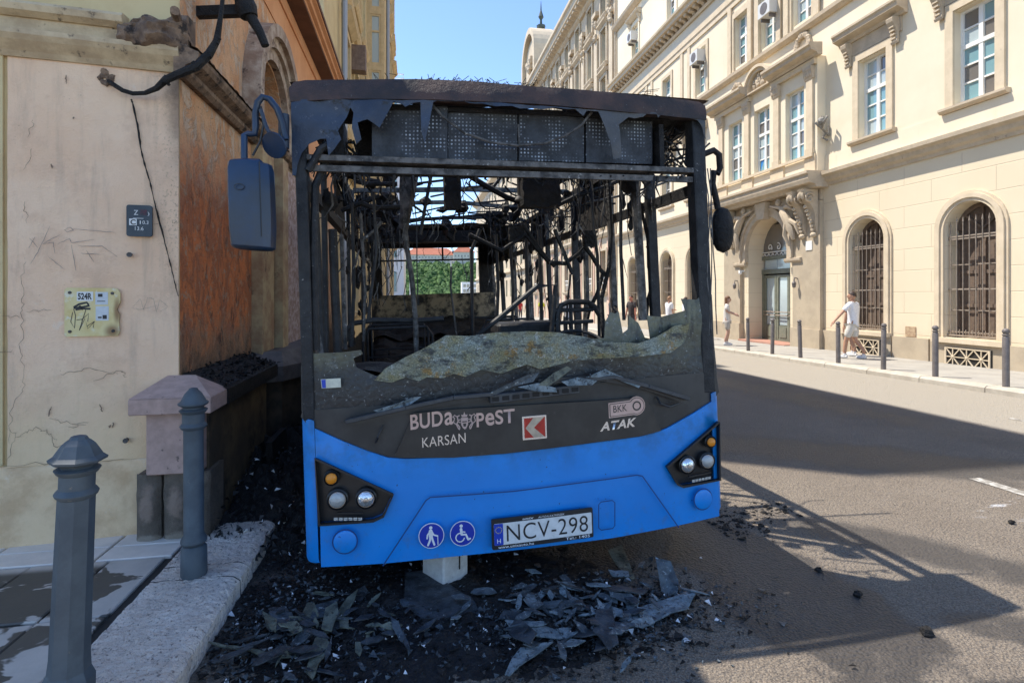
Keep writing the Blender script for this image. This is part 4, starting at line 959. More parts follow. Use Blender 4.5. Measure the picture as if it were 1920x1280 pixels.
# ---------------------------------------------------------------- the burnt bus
bus = empty('burnt_bus'); bus.matrix_world = Matrix(((0.99894, -0.03222, -0.03289, 0.66557), (0.03248, 0.99944, 0.00756, 3.10662), (0.03263, -0.00862, 0.99943, 0.18950), (0.00000, 0.00000, 0.00000, 1.00000)))
tag(bus, 'burnt-out blue city bus with shattered windscreen parked by the scorched wall', 'bus')
def bow(u): return -.07*(1 - min(1, abs(u)/1.24)**2)
def BF(u, v, o=0): return (u, bow(u) - o, v)
def bs_(m, n, mt, parent=None, **k): return m.build(n, mt, parent or bus, **k)
def sheet(name, outline, o, th, mat, parent=None, step=.08, vstep=None, warp=None, smooth=True, bevel=0):
    E_ = []; n = len(outline); vst = vstep or 10
    for i in range(n):
        p, q = Vector(outline[i]), Vector(outline[(i+1) % n]); k = max(1, int(math.ceil(max(abs(q.x-p.x)/step, abs(q.y-p.y)/vst))))
        E_ += [p.lerp(q, j/k) for j in range(k)]
    nb = len(E_); us = [p[0] for p in outline]; vv = [p[1] for p in outline]; vs2 = vstep or step
    gu = min(us) + step*.5
    while gu < max(us):
        gv = min(vv) + vs2*.5
        while gv < max(vv): E_.append(Vector((gu + (0 if not vstep else U(-.2, .2)*step), gv + (0 if not vstep else U(-.2, .2)*vs2)))); gv += vs2
        gu += step
    r_ = delaunay_2d_cdt(E_, [], [list(range(nb))], 1, 1e-6)
    bm = bmesh.new(); vs = [bm.verts.new((p.x, 0, p.y)) for p in r_[0]]
    for f_ in r_[2]: bm.faces.new([vs[i] for i in f_])
    bmesh.ops.delete(bm, geom=[v for v in bm.verts if not v.link_faces], context='VERTS')
    if th: 
        r = bmesh.ops.extrude_face_region(bm, geom=bm.faces[:]); top = {g for g in r['geom'] if isinstance(g, bmesh.types.BMVert)}
    else: top = set()
    for v in bm.verts:
        u, w = v.co.x, v.co.z; d = warp(u, w) if warp else 0
        v.co.y = bow(u) - o - d - (th if v in top else 0)
    bmesh.ops.recalc_face_normals(bm, faces=bm.faces[:])
    me = bpy.data.meshes.new(name); bm.to_mesh(me); bm.free(); me.materials.append(mat)
    ob = bpy.data.objects.new(name, me); link(ob, parent or bus)
    if smooth:
        me.polygons.foreach_set('use_smooth', [True]*len(me.polygons))
        try: me.set_sharp_from_angle(angle=R(35))
        except Exception: pass
    if bevel:
        b = ob.modifiers.new('bevel', 'BEVEL'); b.width = bevel; b.segments = 2; b.limit_method = 'ANGLE'; b.angle_limit = R(50)
    return ob

def mk_blue():
    t = NT('bus_blue_paint'); X = t.xyz()
    c = t.mix(t.ramp(t.noise(3, 4, .6), .3, .7), (.002, .245, .72), (.002, .21, .64))
    grime = t.m2('MULTIPLY', t.ramp(X[2], .52, .80), t.ramp(t.noise(9, 5, .7), .38, .68, 0, .6))
    c = t.mix(grime, c, (.010, .11, .26))
    c = t.mix(t.ramp(t.noise(55, 3, .6), .70, .74), c, (.01, .02, .045))
    c = t.mix(t.m2('MULTIPLY', t.ramp(X[2], .2, .45, .5, 0), t.ramp(t.noise(14, 5, .7), .5, .75)), c, (.09, .13, .2))
    t.set(Base_Color=c, Roughness=t.ramp(t.noise(12, 4, .6), .3, .7, .34, .55)); t.b.inputs['Coat Weight'].default_value = .15
    t.bump(t.noise(35, 4, .6), .05, .004); return t.m
M_blue = mk_blue()
M_seam = simple('blue_panel_gap', (.002, .05, .20), rough=.6)
M_blackp = simple('dusty_black_panel', (.020, .019, .019), (.035, .033, .031), 6, .38, spots=((.06, .055, .05), 20, .6, .15))
M_mask = simple('sooty_black_mask', (.018, .018, .019), (.04, .039, .038), 5, .45, bump=.1, bscale=30, spots=((.10, .095, .09), 40, .68, .06))
def mk_header():
    t = NT('scorched_blue_black_sheet'); X = t.xyz()
    c = t.mix(t.ramp(t.noise(4, 5, .7), .3, .7), (.016, .026, .050), (.036, .052, .086))
    c = t.mix(t.ramp(X[0], .4, 1.2), c, t.mix(t.ramp(t.noise(7, 4, .6), .3, .7), (.04, .04, .042), (.075, .074, .075)))
    c = t.mix(t.ramp(t.noise(24, 5, .75), .6, .72), c, (.15, .16, .18)); c = t.mix(t.ramp(t.noise(9, 5, .7), .6, .68), c, (.012, .012, .014))
    t.set(Base_Color=c, Roughness=.5); t.bump(t.m2('ADD', t.noise(16, 5, .7), t.noise(70, 3, .6)), .35, .01); return t.m
M_head = mk_header()
# lower blue front with notches for the lamps
HL = [(-1.176, 0.58), (-0.777, 0.358), (-0.835, 0.247), (-0.886, 0.228), (-1.165, 0.228)]
HR = [(1.213, 0.583), (0.834, 0.349), (0.899, 0.24), (0.936, 0.219), (1.202, 0.226)]
topL = [(-1.176, 0.734), (-1.04, 0.66), (-0.903, 0.594), (-0.797, 0.551), (-0.706, 0.539)]
top = topL + [(-0.445, 0.527), (-0.146, 0.522), (0.265, 0.533), (0.672, 0.543), (0.773, 0.556), (0.853, 0.573), (1.044, 0.646), (1.211, 0.72)]
bot = [(1.208, -0.012), (0.904, -0.024), (0.478, -0.034), (-0.01, -0.027), (-0.464, -0.02), (-0.838, -0.019), (-1.167, -0.009)]
sheet('front_panel', [HL[4]] + HL[:4][::-1][0:0] + HL[3::-1][0:4] + top + HR + bot, 0, -.03, M_blue, bevel=.008)
def corner(side):
    s = -1 if side == 'l' else 1; m = MB(); prof = []
    u0, w0 = 1.178*s, bow(1.178)
    prof.append((u0, w0)); 
    for k in range(7):
        t = R(90)*k/6; prof.append((s*(1.178+.072*math.sin(t)), w0 + .075*(1-math.cos(t))+.0))
    prof += [(s*1.252, .3), (s*1.252, .62), (s*1.22, .62), (s*1.20, .1)]
    zt = .785 if side == 'l' else .765
    zs = [0, .012, .035, .3, .6, zt]; ins = [.03, .008, 0, 0, 0, 0]; n = len(prof)
    for z, i in zip(zs, ins):
        for (u, w) in prof: m.v.append((u - s*i*.5, w + i, z - (.03*max(0, 1.2-abs(u))/.06*1 if z == zt else 0)))
    for a in range(len(zs)-1):
        for b in range(n): m.f.append((a*n+b, a*n+(b+1) % n, (a+1)*n+(b+1) % n, (a+1)*n+b))
    m.f.append(tuple(range(n))); m.f.append(tuple(range((len(zs)-1)*n, len(zs)*n)))
    return bs_(m, 'corner_panel', M_blue, smooth=True)
corner('l'); corner('r')
def stroke(name, pts, w, o, mat, parent=None, closed=False):
    m = MB(); P = list(pts); n = len(P); vs = []
    for i, (u, v) in enumerate(P):
        a = P[(i-1) % n] if closed or i else P[0]; b = P[(i+1) % n] if closed or i < n-1 else P[-1]
        dx, dz = b[0]-a[0], b[1]-a[1]; l = math.hypot(dx, dz) or 1
        vs += [BF(u-dz/l*w/2, v+dx/l*w/2, o), BF(u+dz/l*w/2, v-dx/l*w/2, o)]
    m.add(vs, [(2*i, 2*i+1, (2*i+3) % (2*n), (2*i+2) % (2*n)) for i in range(n if closed else n-1)]); return bs_(m, name, mat, parent)
def dens(P, k=8):
    out = []
    for i in range(len(P)-1):
        for j in range(k): t = j/k; out.append((P[i][0]+(P[i+1][0]-P[i][0])*t, P[i][1]+(P[i+1][1]-P[i][1])*t))
    return out + [P[-1]]
stroke('hatch_seam', dens([(-0.843, -0.016), (-0.604, 0.314), (-0.58, 0.329), (-0.122, 0.318), (0.257, 0.324), (0.629, 0.328), (0.664, 0.318), (0.897, -0.022)]), .007, .0312, M_seam)
stroke('flap_seam', [(0.381, 0.185), (0.395, 0.199), (0.466, 0.2), (0.482, 0.185), (0.477, 0.051), (0.463, 0.037), (0.392, 0.037), (0.376, 0.052)], .006, .0312, M_seam, closed=True)
for c in ((-1.035, 0.131), (1.073, 0.125)):
    stroke('tow_cover_seam', [(c[0]+.064*math.cos(2*math.pi*k/24), c[1]+.064*math.sin(2*math.pi*k/24)) for k in range(24)], .007, .0312, M_seam, closed=True)
    m = MB(); m.lathe([(.059, 0), (.059, -.004), (.052, -.007), (.001, -.007)], (0, 0, 0), 24, 'y'); o = bs_(m, 'tow_cover', M_blue, smooth=True); o.location = BF(c[0], c[1], .0315)
# headlamps
M_lampback = simple('black_lamp_housing', (.012, .013, .015), (.02, .021, .023), 9, .35, bump=.1)
M_lens = NT('clear_lens'); M_lens.set(Base_Color=(.75, .78, .80), Roughness=.08, Metallic=.75); M_lens.bump(M_lens.voro(120), .25, .004); M_lens = M_lens.m
M_lens2 = NT('frosted_lens'); M_lens2.set(Base_Color=(.42, .43, .42), Roughness=.25, Metallic=.3); M_lens2.bump(M_lens2.voro(160), .5, .004); M_lens2 = M_lens2.m
M_amber = NT('amber_lens'); M_amber.set(Base_Color=(.75, .26, .02), Roughness=.2); M_amber.bump(M_amber.voro(140), .4, .004); M_amber = M_amber.m
M_chrome = simple('dull_chrome', (.55, .55, .55), rough=.22, metal=.9)
def headlamp(P, lamps, strip, s):
    h = sheet('headlight', P, -.02, -.02, M_lampback)
    n = len(P)
    stroke('lamp_rim', P, .014, .034, M_lampback, h, closed=True)
    m = MB()
    for i in range(n):
        a, b = P[i], P[(i+1) % n]; m.quad(BF(*a, .0335), BF(*b, .0335), BF(*b, -.03), BF(*a, -.03))
    bs_(m, 'lamp_reveal', M_lampback, h)
    for (u, v), r, mt, nm in lamps:
        m = MB(); m.lathe([(r*1.30, .03), (r*1.28, -.006), (r*1.14, -.010), (r*1.10, .01), (r*1.08, .03)], (0, 0, 0), 24, 'y'); o = bs_(m, 'lamp_ring', M_lampback, h, smooth=True); o.location = BF(u, v, .012)
        m = MB(); m.lathe([(r*1.06, .0), (r*1.04, -.008), (r*.96, -.012)], (0, 0, 0), 24, 'y'); o = bs_(m, 'lamp_bezel', M_chrome if mt is not M_amber else M_lampback, h, smooth=True); o.location = BF(u, v, .014)
        m = MB(); m.lathe([(r*.97, -.010), (r*.85, -.020), (r*.55, -.028), (r*.2, -.031), (.001, -.032)], (0, 0, 0), 24, 'y'); o = bs_(m, nm, mt, h, smooth=True); o.location = BF(u, v, .012)
        if mt is M_lens: m = MB(); m.lathe([(r*.35, -.028), (r*.3, -.036), (.001, -.038)], (0, 0, 0), 14, 'y'); o = bs_(m, 'bulb_cap', M_chrome, h, smooth=True); o.location = BF(u, v, .012)
    (u0, v0), (u1, v1) = strip; m = MB()
    for k in range(6):
        t0, t1 = k/6, (k+.8)/6; m.add([BF(u0+(u1-u0)*t0, v0+(v1-v0)*t0-.008, .028), BF(u0+(u1-u0)*t1, v0+(v1-v0)*t1-.008, .028), BF(u0+(u1-u0)*t1, v0+(v1-v0)*t1+.008, .028), BF(u0+(u1-u0)*t0, v0+(v1-v0)*t0+.008, .028)], [(0, 1, 2, 3)])
    bs_(m, 'led_strip', M_lens2, h)
    m = MB(); m.bar(BF(u0-.02*s, v0+.028, .02), BF(u1, v1+.03, .02), .012, .008); bs_(m, 'lamp_rib', M_lampback, h)
headlamp(HL, (((-1.096, 0.468), .032, M_amber, 'indicator_lens'), ((-1.069, 0.351), .044, M_lens2, 'lamp_lens'), ((-0.92, 0.345), .044, M_lens, 'lamp_lens')), ((-1.089, 0.254), (-0.938, 0.242)), -1)
headlamp(HR, (((1.15, 0.464), .030, M_amber, 'indicator_lens'), ((0.979, 0.342), .044, M_lens, 'lamp_lens'), ((1.122, 0.348), .042, M_lens2, 'lamp_lens')), ((1.002, 0.243), (1.141, 0.248)), 1)
# lettering helper: flat text turned to mesh and fitted to a box on the front
def lettering(txt, u0, u1, v0, v1, o, mat, name='lettering', parent=None, shear=0, rise=0, bold=0):
    cu = bpy.data.curves.new('t', 'FONT'); cu.body = txt; cu.extrude = 0; cu.offset = bold; cu.shear = shear; cu.space_character = 1.05
    to = bpy.data.objects.new('t', cu); S.collection.objects.link(to)
    me = bpy.data.meshes.new_from_object(to.evaluated_get(bpy.context.evaluated_depsgraph_get()))
    bpy.data.objects.remove(to); bpy.data.curves.remove(cu)
    xs = [v.co.x for v in me.vertices]; ys = [v.co.y for v in me.vertices]; a0, a1, b0, b1 = min(xs), max(xs), min(ys), max(ys)
    for v in me.vertices:
        t = (v.co.x-a0)/(a1-a0); u = u0 + (u1-u0)*t; z = v0 + (v1-v0)*(v.co.y-b0)/(b1-b0) + rise*t
        v.co = BF(u, z, o)
    me.name = name; me.materials.clear(); me.materials.append(mat); ob = bpy.data.objects.new(name, me); return link(ob, parent or bus)
def rrect(u0, u1, v0, v1, r, n=4):
    P = []
    for cx, cz, t0 in ((u1-r, v0+r, -90), (u1-r, v1-r, 0), (u0+r, v1-r, 90), (u0+r, v0+r, 180)):
        for k in range(n+1): a = R(t0+90*k/n); P.append((cx+r*math.cos(a), cz+r*math.sin(a)))
    return P
# number plate
M_plate = simple('plate_white', (.74, .74, .72), (.62, .62, .60), 18, .4); M_ink = simple('plate_black', (.015, .015, .017), rough=.45); M_eu = simple('plate_blue', (.01, .05, .42), rough=.4); M_wht = simple('sticker_white', (.76, .76, .76), rough=.5)
PC = (.042, .095); PT = R(-1.0)
lp = sheet('number_plate', rrect(PC[0]-.295, PC[0]+.295, .012, .180, .008), .036, .012, M_ink)
sheet('plate_face', rrect(PC[0]-.283, PC[0]+.286, .036, .155, .006), .0485, .002, M_plate, lp)
sheet('country_band', rrect(PC[0]-.283, PC[0]-.232, .037, .154, .004), .0508, .001, M_eu, lp)
lettering('NCV-298', PC[0]-.212, PC[0]+.262, .052, .142, .0515, M_ink, 'plate_number', lp, bold=-.005)
lettering('H', PC[0]-.267, PC[0]-.247, .048, .072, .0525, M_wht, 'country_letter', lp)
m = MB()
for k in range(12):
    a = 2*math.pi*k/12; u, v = PC[0]-.257+.017*math.cos(a), .12+.017*math.sin(a); m.add([BF(u+.003*math.cos(R(90*q)), v+.003*math.sin(R(90*q)), .0525) for q in range(4)], [(0, 1, 2, 3)])
bs_(m, 'country_stars', simple('star_yellow', (.7, .55, .05), rough=.5), lp)
lettering('www.unixauto.hu', PC[0]-.262, PC[0]-.06, .0165, .0315, .0492, M_wht, 'plate_print', lp, bold=.01)
lettering('Tel.: 1405', PC[0]+.128, PC[0]+.272, .0165, .0320, .0492, M_wht, 'plate_print', lp, bold=.01)
lettering('unix', PC[0]-.12, PC[0]-.055, .160, .172, .0492, M_wht, 'plate_print', lp, bold=.015, shear=.3)
lettering('AUTÓALKATRÉSZEK', PC[0]-.03, PC[0]+.125, .160, .173, .0492, M_wht, 'plate_print', lp, shear=.3)
# round blue pictograms
def disc(c, r, o, mat, name, parent=None, n=32): return sheet(name, [(c[0]+r*math.cos(2*math.pi*k/n), c[1]+r*math.sin(2*math.pi*k/n)) for k in range(n)], o, .0008, mat, parent)
M_pict = simple('pictogram_blue', (.01, .035, .36), rough=.4)
def limb(m, pts, w, o):
    for i in range(len(pts)-1):
        a, b = pts[i], pts[i+1]; dx, dz = b[0]-a[0], b[1]-a[1]; l = math.hypot(dx, dz); nx, nz = -dz/l*w/2, dx/l*w/2
        m.add([BF(a[0]+nx, a[1]+nz, o), BF(b[0]+nx, b[1]+nz, o), BF(b[0]-nx, b[1]-nz, o), BF(a[0]-nx, a[1]-nz, o)], [(0, 1, 2, 3)])
        for q in (a, b): m.add([BF(q[0]+w/2*math.cos(t*.785), q[1]+w/2*math.sin(t*.785), o+.0001*(i+1)) for t in range(8)], [tuple(range(8))])
def picto(c, figs, head, label):
    d = disc(c, .069, .0315, M_wht, 'pictogram_sticker'); disc(c, .065, .0326, M_pict, 'pictogram_field', d); k = .065
    m = MB()
    for j, (pts, w) in enumerate(figs): limb(m, [(c[0]+x*k, c[1]+z*k) for x, z in pts], w*k, .0337+.0006*j)
    hx, hz = c[0]+head[0]*k, c[1]+head[1]*k; m.add([BF(hx+.14*k*math.cos(t*.5236), hz+.14*k*math.sin(t*.5236), .0345) for t in range(12)], [tuple(range(12))])
    bs_(m, 'pictogram_figure', M_wht, d); d['label'] = label
picto((-0.581, 0.121), (([(-.05, .38), (-.05, -.05)], .34), ([(-.10, -.05), (-.12, -.35), (-.30, -.75)], .17), ([(.02, -.05), (.10, -.38), (.22, -.75)], .17), ([(-.12, .36), (-.32, .1), (-.36, -.18)], .13), ([(.05, .36), (.18, .08), (.45, -.02)], .13), ([(.36, .0), (.52, .0), (.52, -.74)], .07)), (-.03, .68), 'walking stick pictogram')
picto((-0.412, 0.116), (([(-.12, .4), (-.08, -.05)], .22), ([(-.08, -.08), (.28, -.10), (.46, -.55), (.62, -.48)], .16), ([(-.08, .18), (.2, .12)], .10), ([(-.22+.36*math.cos(R(60+22*t)), -.30+.36*math.sin(R(60+22*t))) for t in range(14)], .10)), (-.10, .66), 'wheelchair pictogram')
# black mask with the name panel
mask = top[::-1] + [(-1.217, 0.757), (-1.248, 0.799), (-1.239, 0.832)] + [(-0.867, 0.834), (-0.435, 0.836), (0.021, 0.857), (0.511, 0.884), (1.053, 0.892), (1.229, 0.879), (1.244, 0.76)]
sheet('lower_mask', mask, -.012, -.02, M_mask)
IP = [(-0.652, 0.789), (-0.436, 0.795), (0.018, 0.79), (0.406, 0.782), (0.681, 0.779), (0.72, 0.763), (0.806, 0.568), (0.673, 0.55), (0.265, 0.539), (-0.146, 0.528), (-0.445, 0.53), (-0.74, 0.553), (-0.756, 0.572)]
ip = sheet('name_panel', IP, .004, .014, M_blackp, bevel=.004)
OO = .0195
M_gold = simple('rose_lettering', (.55, .36, .29), (.62, .42, .34), 10, .45); M_sil = simple('chrome_lettering', (.72, .72, .73), rough=.25, metal=.8)
b0, b1, b2, b3 = (-0.673, 0.698), (-0.437, 0.758), (-0.315, 0.69), (-0.096, 0.745)
lettering('BUD', b0[0], b0[0]+.175, b0[1], b0[1]+.083, OO, M_gold, rise=.012, bold=.020, parent=ip); lettering('a', b0[0]+.185, b1[0]-.004, b0[1]+.012, b0[1]+.083, OO, M_gold, rise=.004, bold=.015, parent=ip)
lettering('P', b2[0]+.002, b2[0]+.045, b2[1]-.002, b2[1]+.076, OO, M_gold, bold=.020, parent=ip); lettering('e', b2[0]+.052, b2[0]+.102, b2[1]+.002, b2[1]+.072, OO, M_gold, bold=.020, parent=ip)
lettering('ST', b2[0]+.108, b3[0], b2[1]+.004, b2[1]+.084, OO, M_gold, bold=.020, rise=.003, parent=ip)
cx, cz = (-0.379, 0.724)
m = MB(); k = .064
P = lambda pts, o=OO+.0005: m.add([BF(cx+x*k, cz+z*k, o) for x, z in pts], [tuple(range(len(pts)))])
P([(-.30, .35), (.30, .35), (.30, -.25), (.15, -.55), (0, -.68), (-.15, -.55), (-.30, -.25)]); P([(-.22, .40), (.22, .40), (.28, .62), (.10, .58), (0, .85), (-.10, .58), (-.28, .62)])
for s in (-1, 1):
    for pts, w in (([(s*.45, .55), (s*.62, .48), (s*.55, .1), (s*.70, -.2), (s*.52, -.6)], .10), ([(s*.36, .2), (s*.55, .15)], .09), ([(s*.36, -.05), (s*.55, .02)], .08), ([(s*.60, -.2), (s*.42, -.45), (s*.46, -.65)], .09), ([(s*.70, -.2), (s*.95, 0), (s*.85, .35), (s*1.0, .5)], .08), ([(s*.62, .45), (s*.85, .62), (s*.98, .42)], .07)):
        limb(m, [(cx+x*k, cz+z*k) for x, z in pts], w*k, OO+.0005)
bs_(m, 'city_crest', simple('crest_line', (.48, .34, .29), rough=.5), ip)
m = MB(); k = .064
P([(-.20, .05), (.20, .05), (.20, -.05), (-.20, -.05)], OO+.0012); P([(-.14, -.15), (.14, -.15), (.10, -.42), (-.10, -.42)], OO+.0012); bs_(m, 'crest_field', M_blackp, ip)
k0, k1 = (-0.613, 0.598), (-0.376, 0.642); lettering('KARSAN', k0[0], k1[0], k0[1], k0[1]+.054, OO, M_sil, rise=.010, parent=ip)
L0, L1 = (-0.052, 0.6), (0.083, 0.719)
bd = sheet('brand_badge', rrect(L0[0]-.004, L1[0]+.002, L0[1]-.004, L0[1]+.128, .003), .018, .008, M_sil, ip)
def bq(pts, mt, nm, o): 
    m = MB(); m.add([BF(L0[0]+(L1[0]-L0[0])*x, L0[1]+.124*z, o) for x, z in pts], [tuple(range(len(pts)))]); return bs_(m, nm, mt, bd)
M_red = simple('badge_red', (.50, .03, .02), (.30, .02, .015), 12, .3)
bq([(.05, .05), (.95, .05), (.95, .95), (.05, .95)], M_red, 'badge_field', .0268)
bq([(.10, .50), (.45, .95), (.92, .95), (.46, .50), (.92, .05), (.45, .05)], simple('badge_silver', (.50, .47, .40), (.36, .34, .30), 20, .3, metal=.6), 'badge_chevron', .0276)
q0, q1 = (0.468, 0.665), (0.706, 0.764)
def keyshape(d):
    r = .056-d; cx, cz = q1[0]-.058, q0[1]+.068; P = [(q0[0]+d, q0[1]+.010+d), (cx-.02, q0[1]+.016+d)] + [(cx+r*math.cos(R(-150+20*k)), cz+r*math.sin(R(-150+20*k))) for k in range(16)] + [(cx-.03, q0[1]+.104-d), (q0[0]+d, q0[1]+.098-d)]
    return P, (cx, cz)
kp, kc = keyshape(0); bk = sheet('operator_logo', kp, .018, .0015, M_gold, ip); sheet('logo_line', keyshape(.006)[0], .0197, .0008, M_blackp, bk); sheet('logo_field', keyshape(.010)[0], .0207, .0008, M_gold, bk)
lettering('BKK', q0[0]+.028, q0[0]+.116, q0[1]+.040, q0[1]+.080, .0217, M_blackp, parent=bk, bold=.01, rise=.004)
stroke('logo_ring', [(kc[0]+.024*math.cos(2*math.pi*k/20), kc[1]+.024*math.sin(2*math.pi*k/20)) for k in range(20)], .009, .0218, M_blackp, bk, closed=True)
a0, a1 = (0.409, 0.602), (0.642, 0.643); lettering('ATAK', a0[0], a1[0], a0[1], a0[1]+.052, OO, M_sil, rise=.010, bold=.03, shear=.25, parent=ip)
# ---- windscreen remnants
def mk_shield():
    t = NT('sooty_laminated_glass'); X = t.xyz()
    olive = t.mix(t.ramp(t.noise(6, 5, .7), .3, .7), (.17, .165, .095), (.085, .09, .07))
    c = t.mix(t.ramp(t.m2('ADD', X[2], t.m2('MULTIPLY', t.noise(5, 5, .7), .35)), 1.30, 1.62), (.020, .021, .023), olive)
    c = t.mix(t.ramp(t.noise(5, 5, .7, vec=t.vmul(t.pos(), (2.5, 1, .5))), .50, .68, 0, .8), c, (.016, .017, .019)); c = t.mix(t.ramp(t.noise(8, 6, .75), .58, .70, 0, .6), c, (.16, .17, .165)); c = t.mix(t.ramp(t.noise(46, 5, .75), .60, .68), c, (.30, .31, .30))
    t.set(Base_Color=c, Roughness=.4); t.bump(t.m2('ADD', t.noise(25, 5, .7), t.voro(22, 'DISTANCE_TO_EDGE')), .4, .01); return t.m
M_shield = mk_shield()
base_gl = [(-1.245, 0.827), (-1.24, 1.061), (-1.23, 1.134), (-1.025, 1.134), (-0.924, 1.141), (-0.914, 1.12), (-0.965, 1.099), (-0.95, 1.047), (-0.889, 1.015), (-0.847, 0.995), (-0.747, 1.036), (-0.602, 1.082), (-0.426, 1.108), (-0.125, 1.123), (0.221, 1.135), (0.47, 1.141),
           (0.48, 1.235), (0.52, 1.293), (0.55, 1.282), (0.571, 1.297), (0.591, 1.163), (0.626, 1.184), (0.64, 1.266), (0.698, 1.219), (0.737, 1.13), (0.773, 1.119), (0.756, 1.261), (0.861, 1.25), (1.023, 1.282), (0.996, 1.356), (1.11, 1.345), (1.158, 1.383), (1.221, 1.375), (1.229, 1.08), (1.237, 0.872),
           (1.053, 0.879), (0.511, 0.877), (0.02, 0.851), (-0.435, 0.83), (-0.867, 0.828)]
sheet('windscreen_remnant', base_gl, -.02, -.006, M_shield, step=.05, vstep=.05, warp=lambda u, v: .012*mnoise.noise(Vector((u*5, v*5, 0))))
def mk_crackle():
    t = NT('crazed_glass'); X = t.xyz()
    c = t.mix(t.ramp(t.noise(5, 5, .7), .35, .65), (.26, .235, .11), (.28, .32, .28)); c = t.mix(t.ramp(t.noise(9, 5, .7), .54, .64), c, (.30, .19, .06))
    c = t.mix(t.ramp(t.noise(26, 6, .78), .55, .66), c, (.52, .53, .48)); c = t.mix(t.ramp(t.noise(7, 6, .75, vec=t.vmul(t.pos(), (1, 1, 2))), .50, .64), c, (.05, .053, .05))
    e = t.voro(105, 'DISTANCE_TO_EDGE', vec=t.vmul(t.pos(), (1, 1, .6))); c = t.mix(t.ramp(e, 0, .12, .5, 0), c, (.07, .075, .06))
    t.set(Base_Color=c, Roughness=.5); t.bump(t.m2('ADD', t.m2('MULTIPLY', t.ramp(e, 0, .12), .8), t.noise(18, 5, .7)), .7, .015); return t.m
M_crackle = mk_crackle()
drape = [(-0.856, 0.978), (-0.798, 1.039), (-0.688, 1.098), (-0.571, 1.15), (-0.464, 1.204), (-0.334, 1.193), (-0.183, 1.207), (-0.014, 1.208), (0.159, 1.194), (0.32, 1.161), (0.469, 1.122), (0.658, 1.106), (0.784, 1.137), (0.922, 1.195), (1.028, 1.203), (0.993, 1.093), (0.871, 1.035), (0.62, 1.025), (0.415, 1.025), (0.217, 1.024),
         (0.057, 0.991), (-0.021, 1.02), (-0.161, 0.974), (-0.281, 1.005), (-0.371, 0.975), (-0.43, 0.996), (-0.489, 0.976), (-0.576, 0.983), (-0.62, 0.965), (-0.691, 0.987), (-0.763, 0.962)]
def folds(u, v):
    f = math.sin((u + v*.7)*9) * .02 + .03*mnoise.noise(Vector((u*4, v*6, 2))) + .01*mnoise.noise(Vector((u*17, v*17, 2)))
    return f + .03
sheet('crazed_windscreen_fold', drape, -.005, .005, M_crackle, step=.035, vstep=.035, warp=folds, smooth=False)
st = sheet('windscreen_sticker', [(-1.135, 0.998), (-1.032, 0.999), (-1.031, 0.95), (-1.131, 0.949)], .012, .002, simple('sticker_pale', (.62, .62, .50), (.5, .5, .42), 30, .5)); sheet('sticker_band', [(-1.132, 0.995), (-1.11, 0.996), (-1.109, 0.951), (-1.128, 0.951)], .0145, .001, M_eu, st)
# wipers and vent strip
M_wip = simple('dusty_wiper', (.03, .032, .036), (.055, .058, .062), 12, .5)
def W(px, o): return BF(px[0], px[1], o)
for nm, arm, blade in (('wiper', [(-1.01, 0.773), (-0.697, 0.828), (-0.439, 0.866), (-0.219, 0.872)], [(-1.028, 0.752), (-0.612, 0.826), (-0.292, 0.855)]), ('wiper', [(0.983, 0.752), (0.712, 0.848), (0.498, 0.92), (0.294, 0.915)], [(0.977, 0.735), (0.665, 0.856), (0.396, 0.919), (0.044, 0.919)])):
    m = MB()
    for i in range(3): m.bar(W(arm[i], .055), W(arm[i+1], .055), .026 if i == 0 else .020, .022)
    o = bs_(m, nm, M_wip, bevel=.003); m = MB()
    for i in range(len(blade)-1): m.bar(W(blade[i], .03), W(blade[i+1], .03), .012, .03)
    bs_(m, 'wiper_blade', M_mask, o)
m = MB(); a, b = (-0.237, 0.84), (0.283, 0.864); m.bar(W(a, .02), W(b, .02), .05, .05); vs_ = bs_(m, 'vent_strip', M_wip, bevel=.004)
m = MB()
for k in range(9):
    t = k/9+.02; u = a[0]+(b[0]-a[0])*t; v = a[1]+(b[1]-a[1])*t; m.box(u, u+.04, bow(u)-.047, bow(u)-.0455, v-.012, v+.012)
bs_(m, 'vent_slot', M_dark, vs_)
m = MB(); m.tube([W((0.794, 0.768), .0), W((0.8, 0.736), .03), W((0.86, 0.711), .03), W((0.934, 0.724), .02)], .007, 6); bs_(m, 'wiper_hose', M_ink); m = MB(); m.tube([W((-0.818, 0.728), .0), W((-0.848, 0.672), .02), W((-0.861, 0.639), .0)], .006, 6); bs_(m, 'wiper_hose', M_ink)
# ---- header: roof cap, torn sheet, sign boards, rail
capP = [(-1.244, 2.483), (-1.253, 2.56), (-1.227, 2.598), (-1.166, 2.61), (-0.809, 2.62), (-0.522, 2.63), (-0.226, 2.626), (0.082, 2.609), (0.406, 2.605), (0.75, 2.595), (1.083, 2.59), (1.168, 2.583), (1.206, 2.559), (1.206, 2.466), (0.745, 2.476), (0.078, 2.499), (-0.526, 2.503), (-0.953, 2.499)]
sheet('roof_cap', capP, .012, -.05, M_rust, vstep=.05, warp=lambda u, v: -.35*max(0, v-2.52)**1.0 + .006*mnoise.noise(Vector((u*14, v*14, 0))))
m = MB(); m.grid(lambda a, b: (-1.25+2.5*a, .0 + .38*b*(1+.4*mnoise.noise(Vector((a*7, 1, 0)))) + .02, 2.60 + .035*math.sin(math.pi*a) + .015*mnoise.noise(Vector((a*9, b*6, 0)))), 24, 8); bs_(m, 'roof_sheet', M_rust, smooth=True)
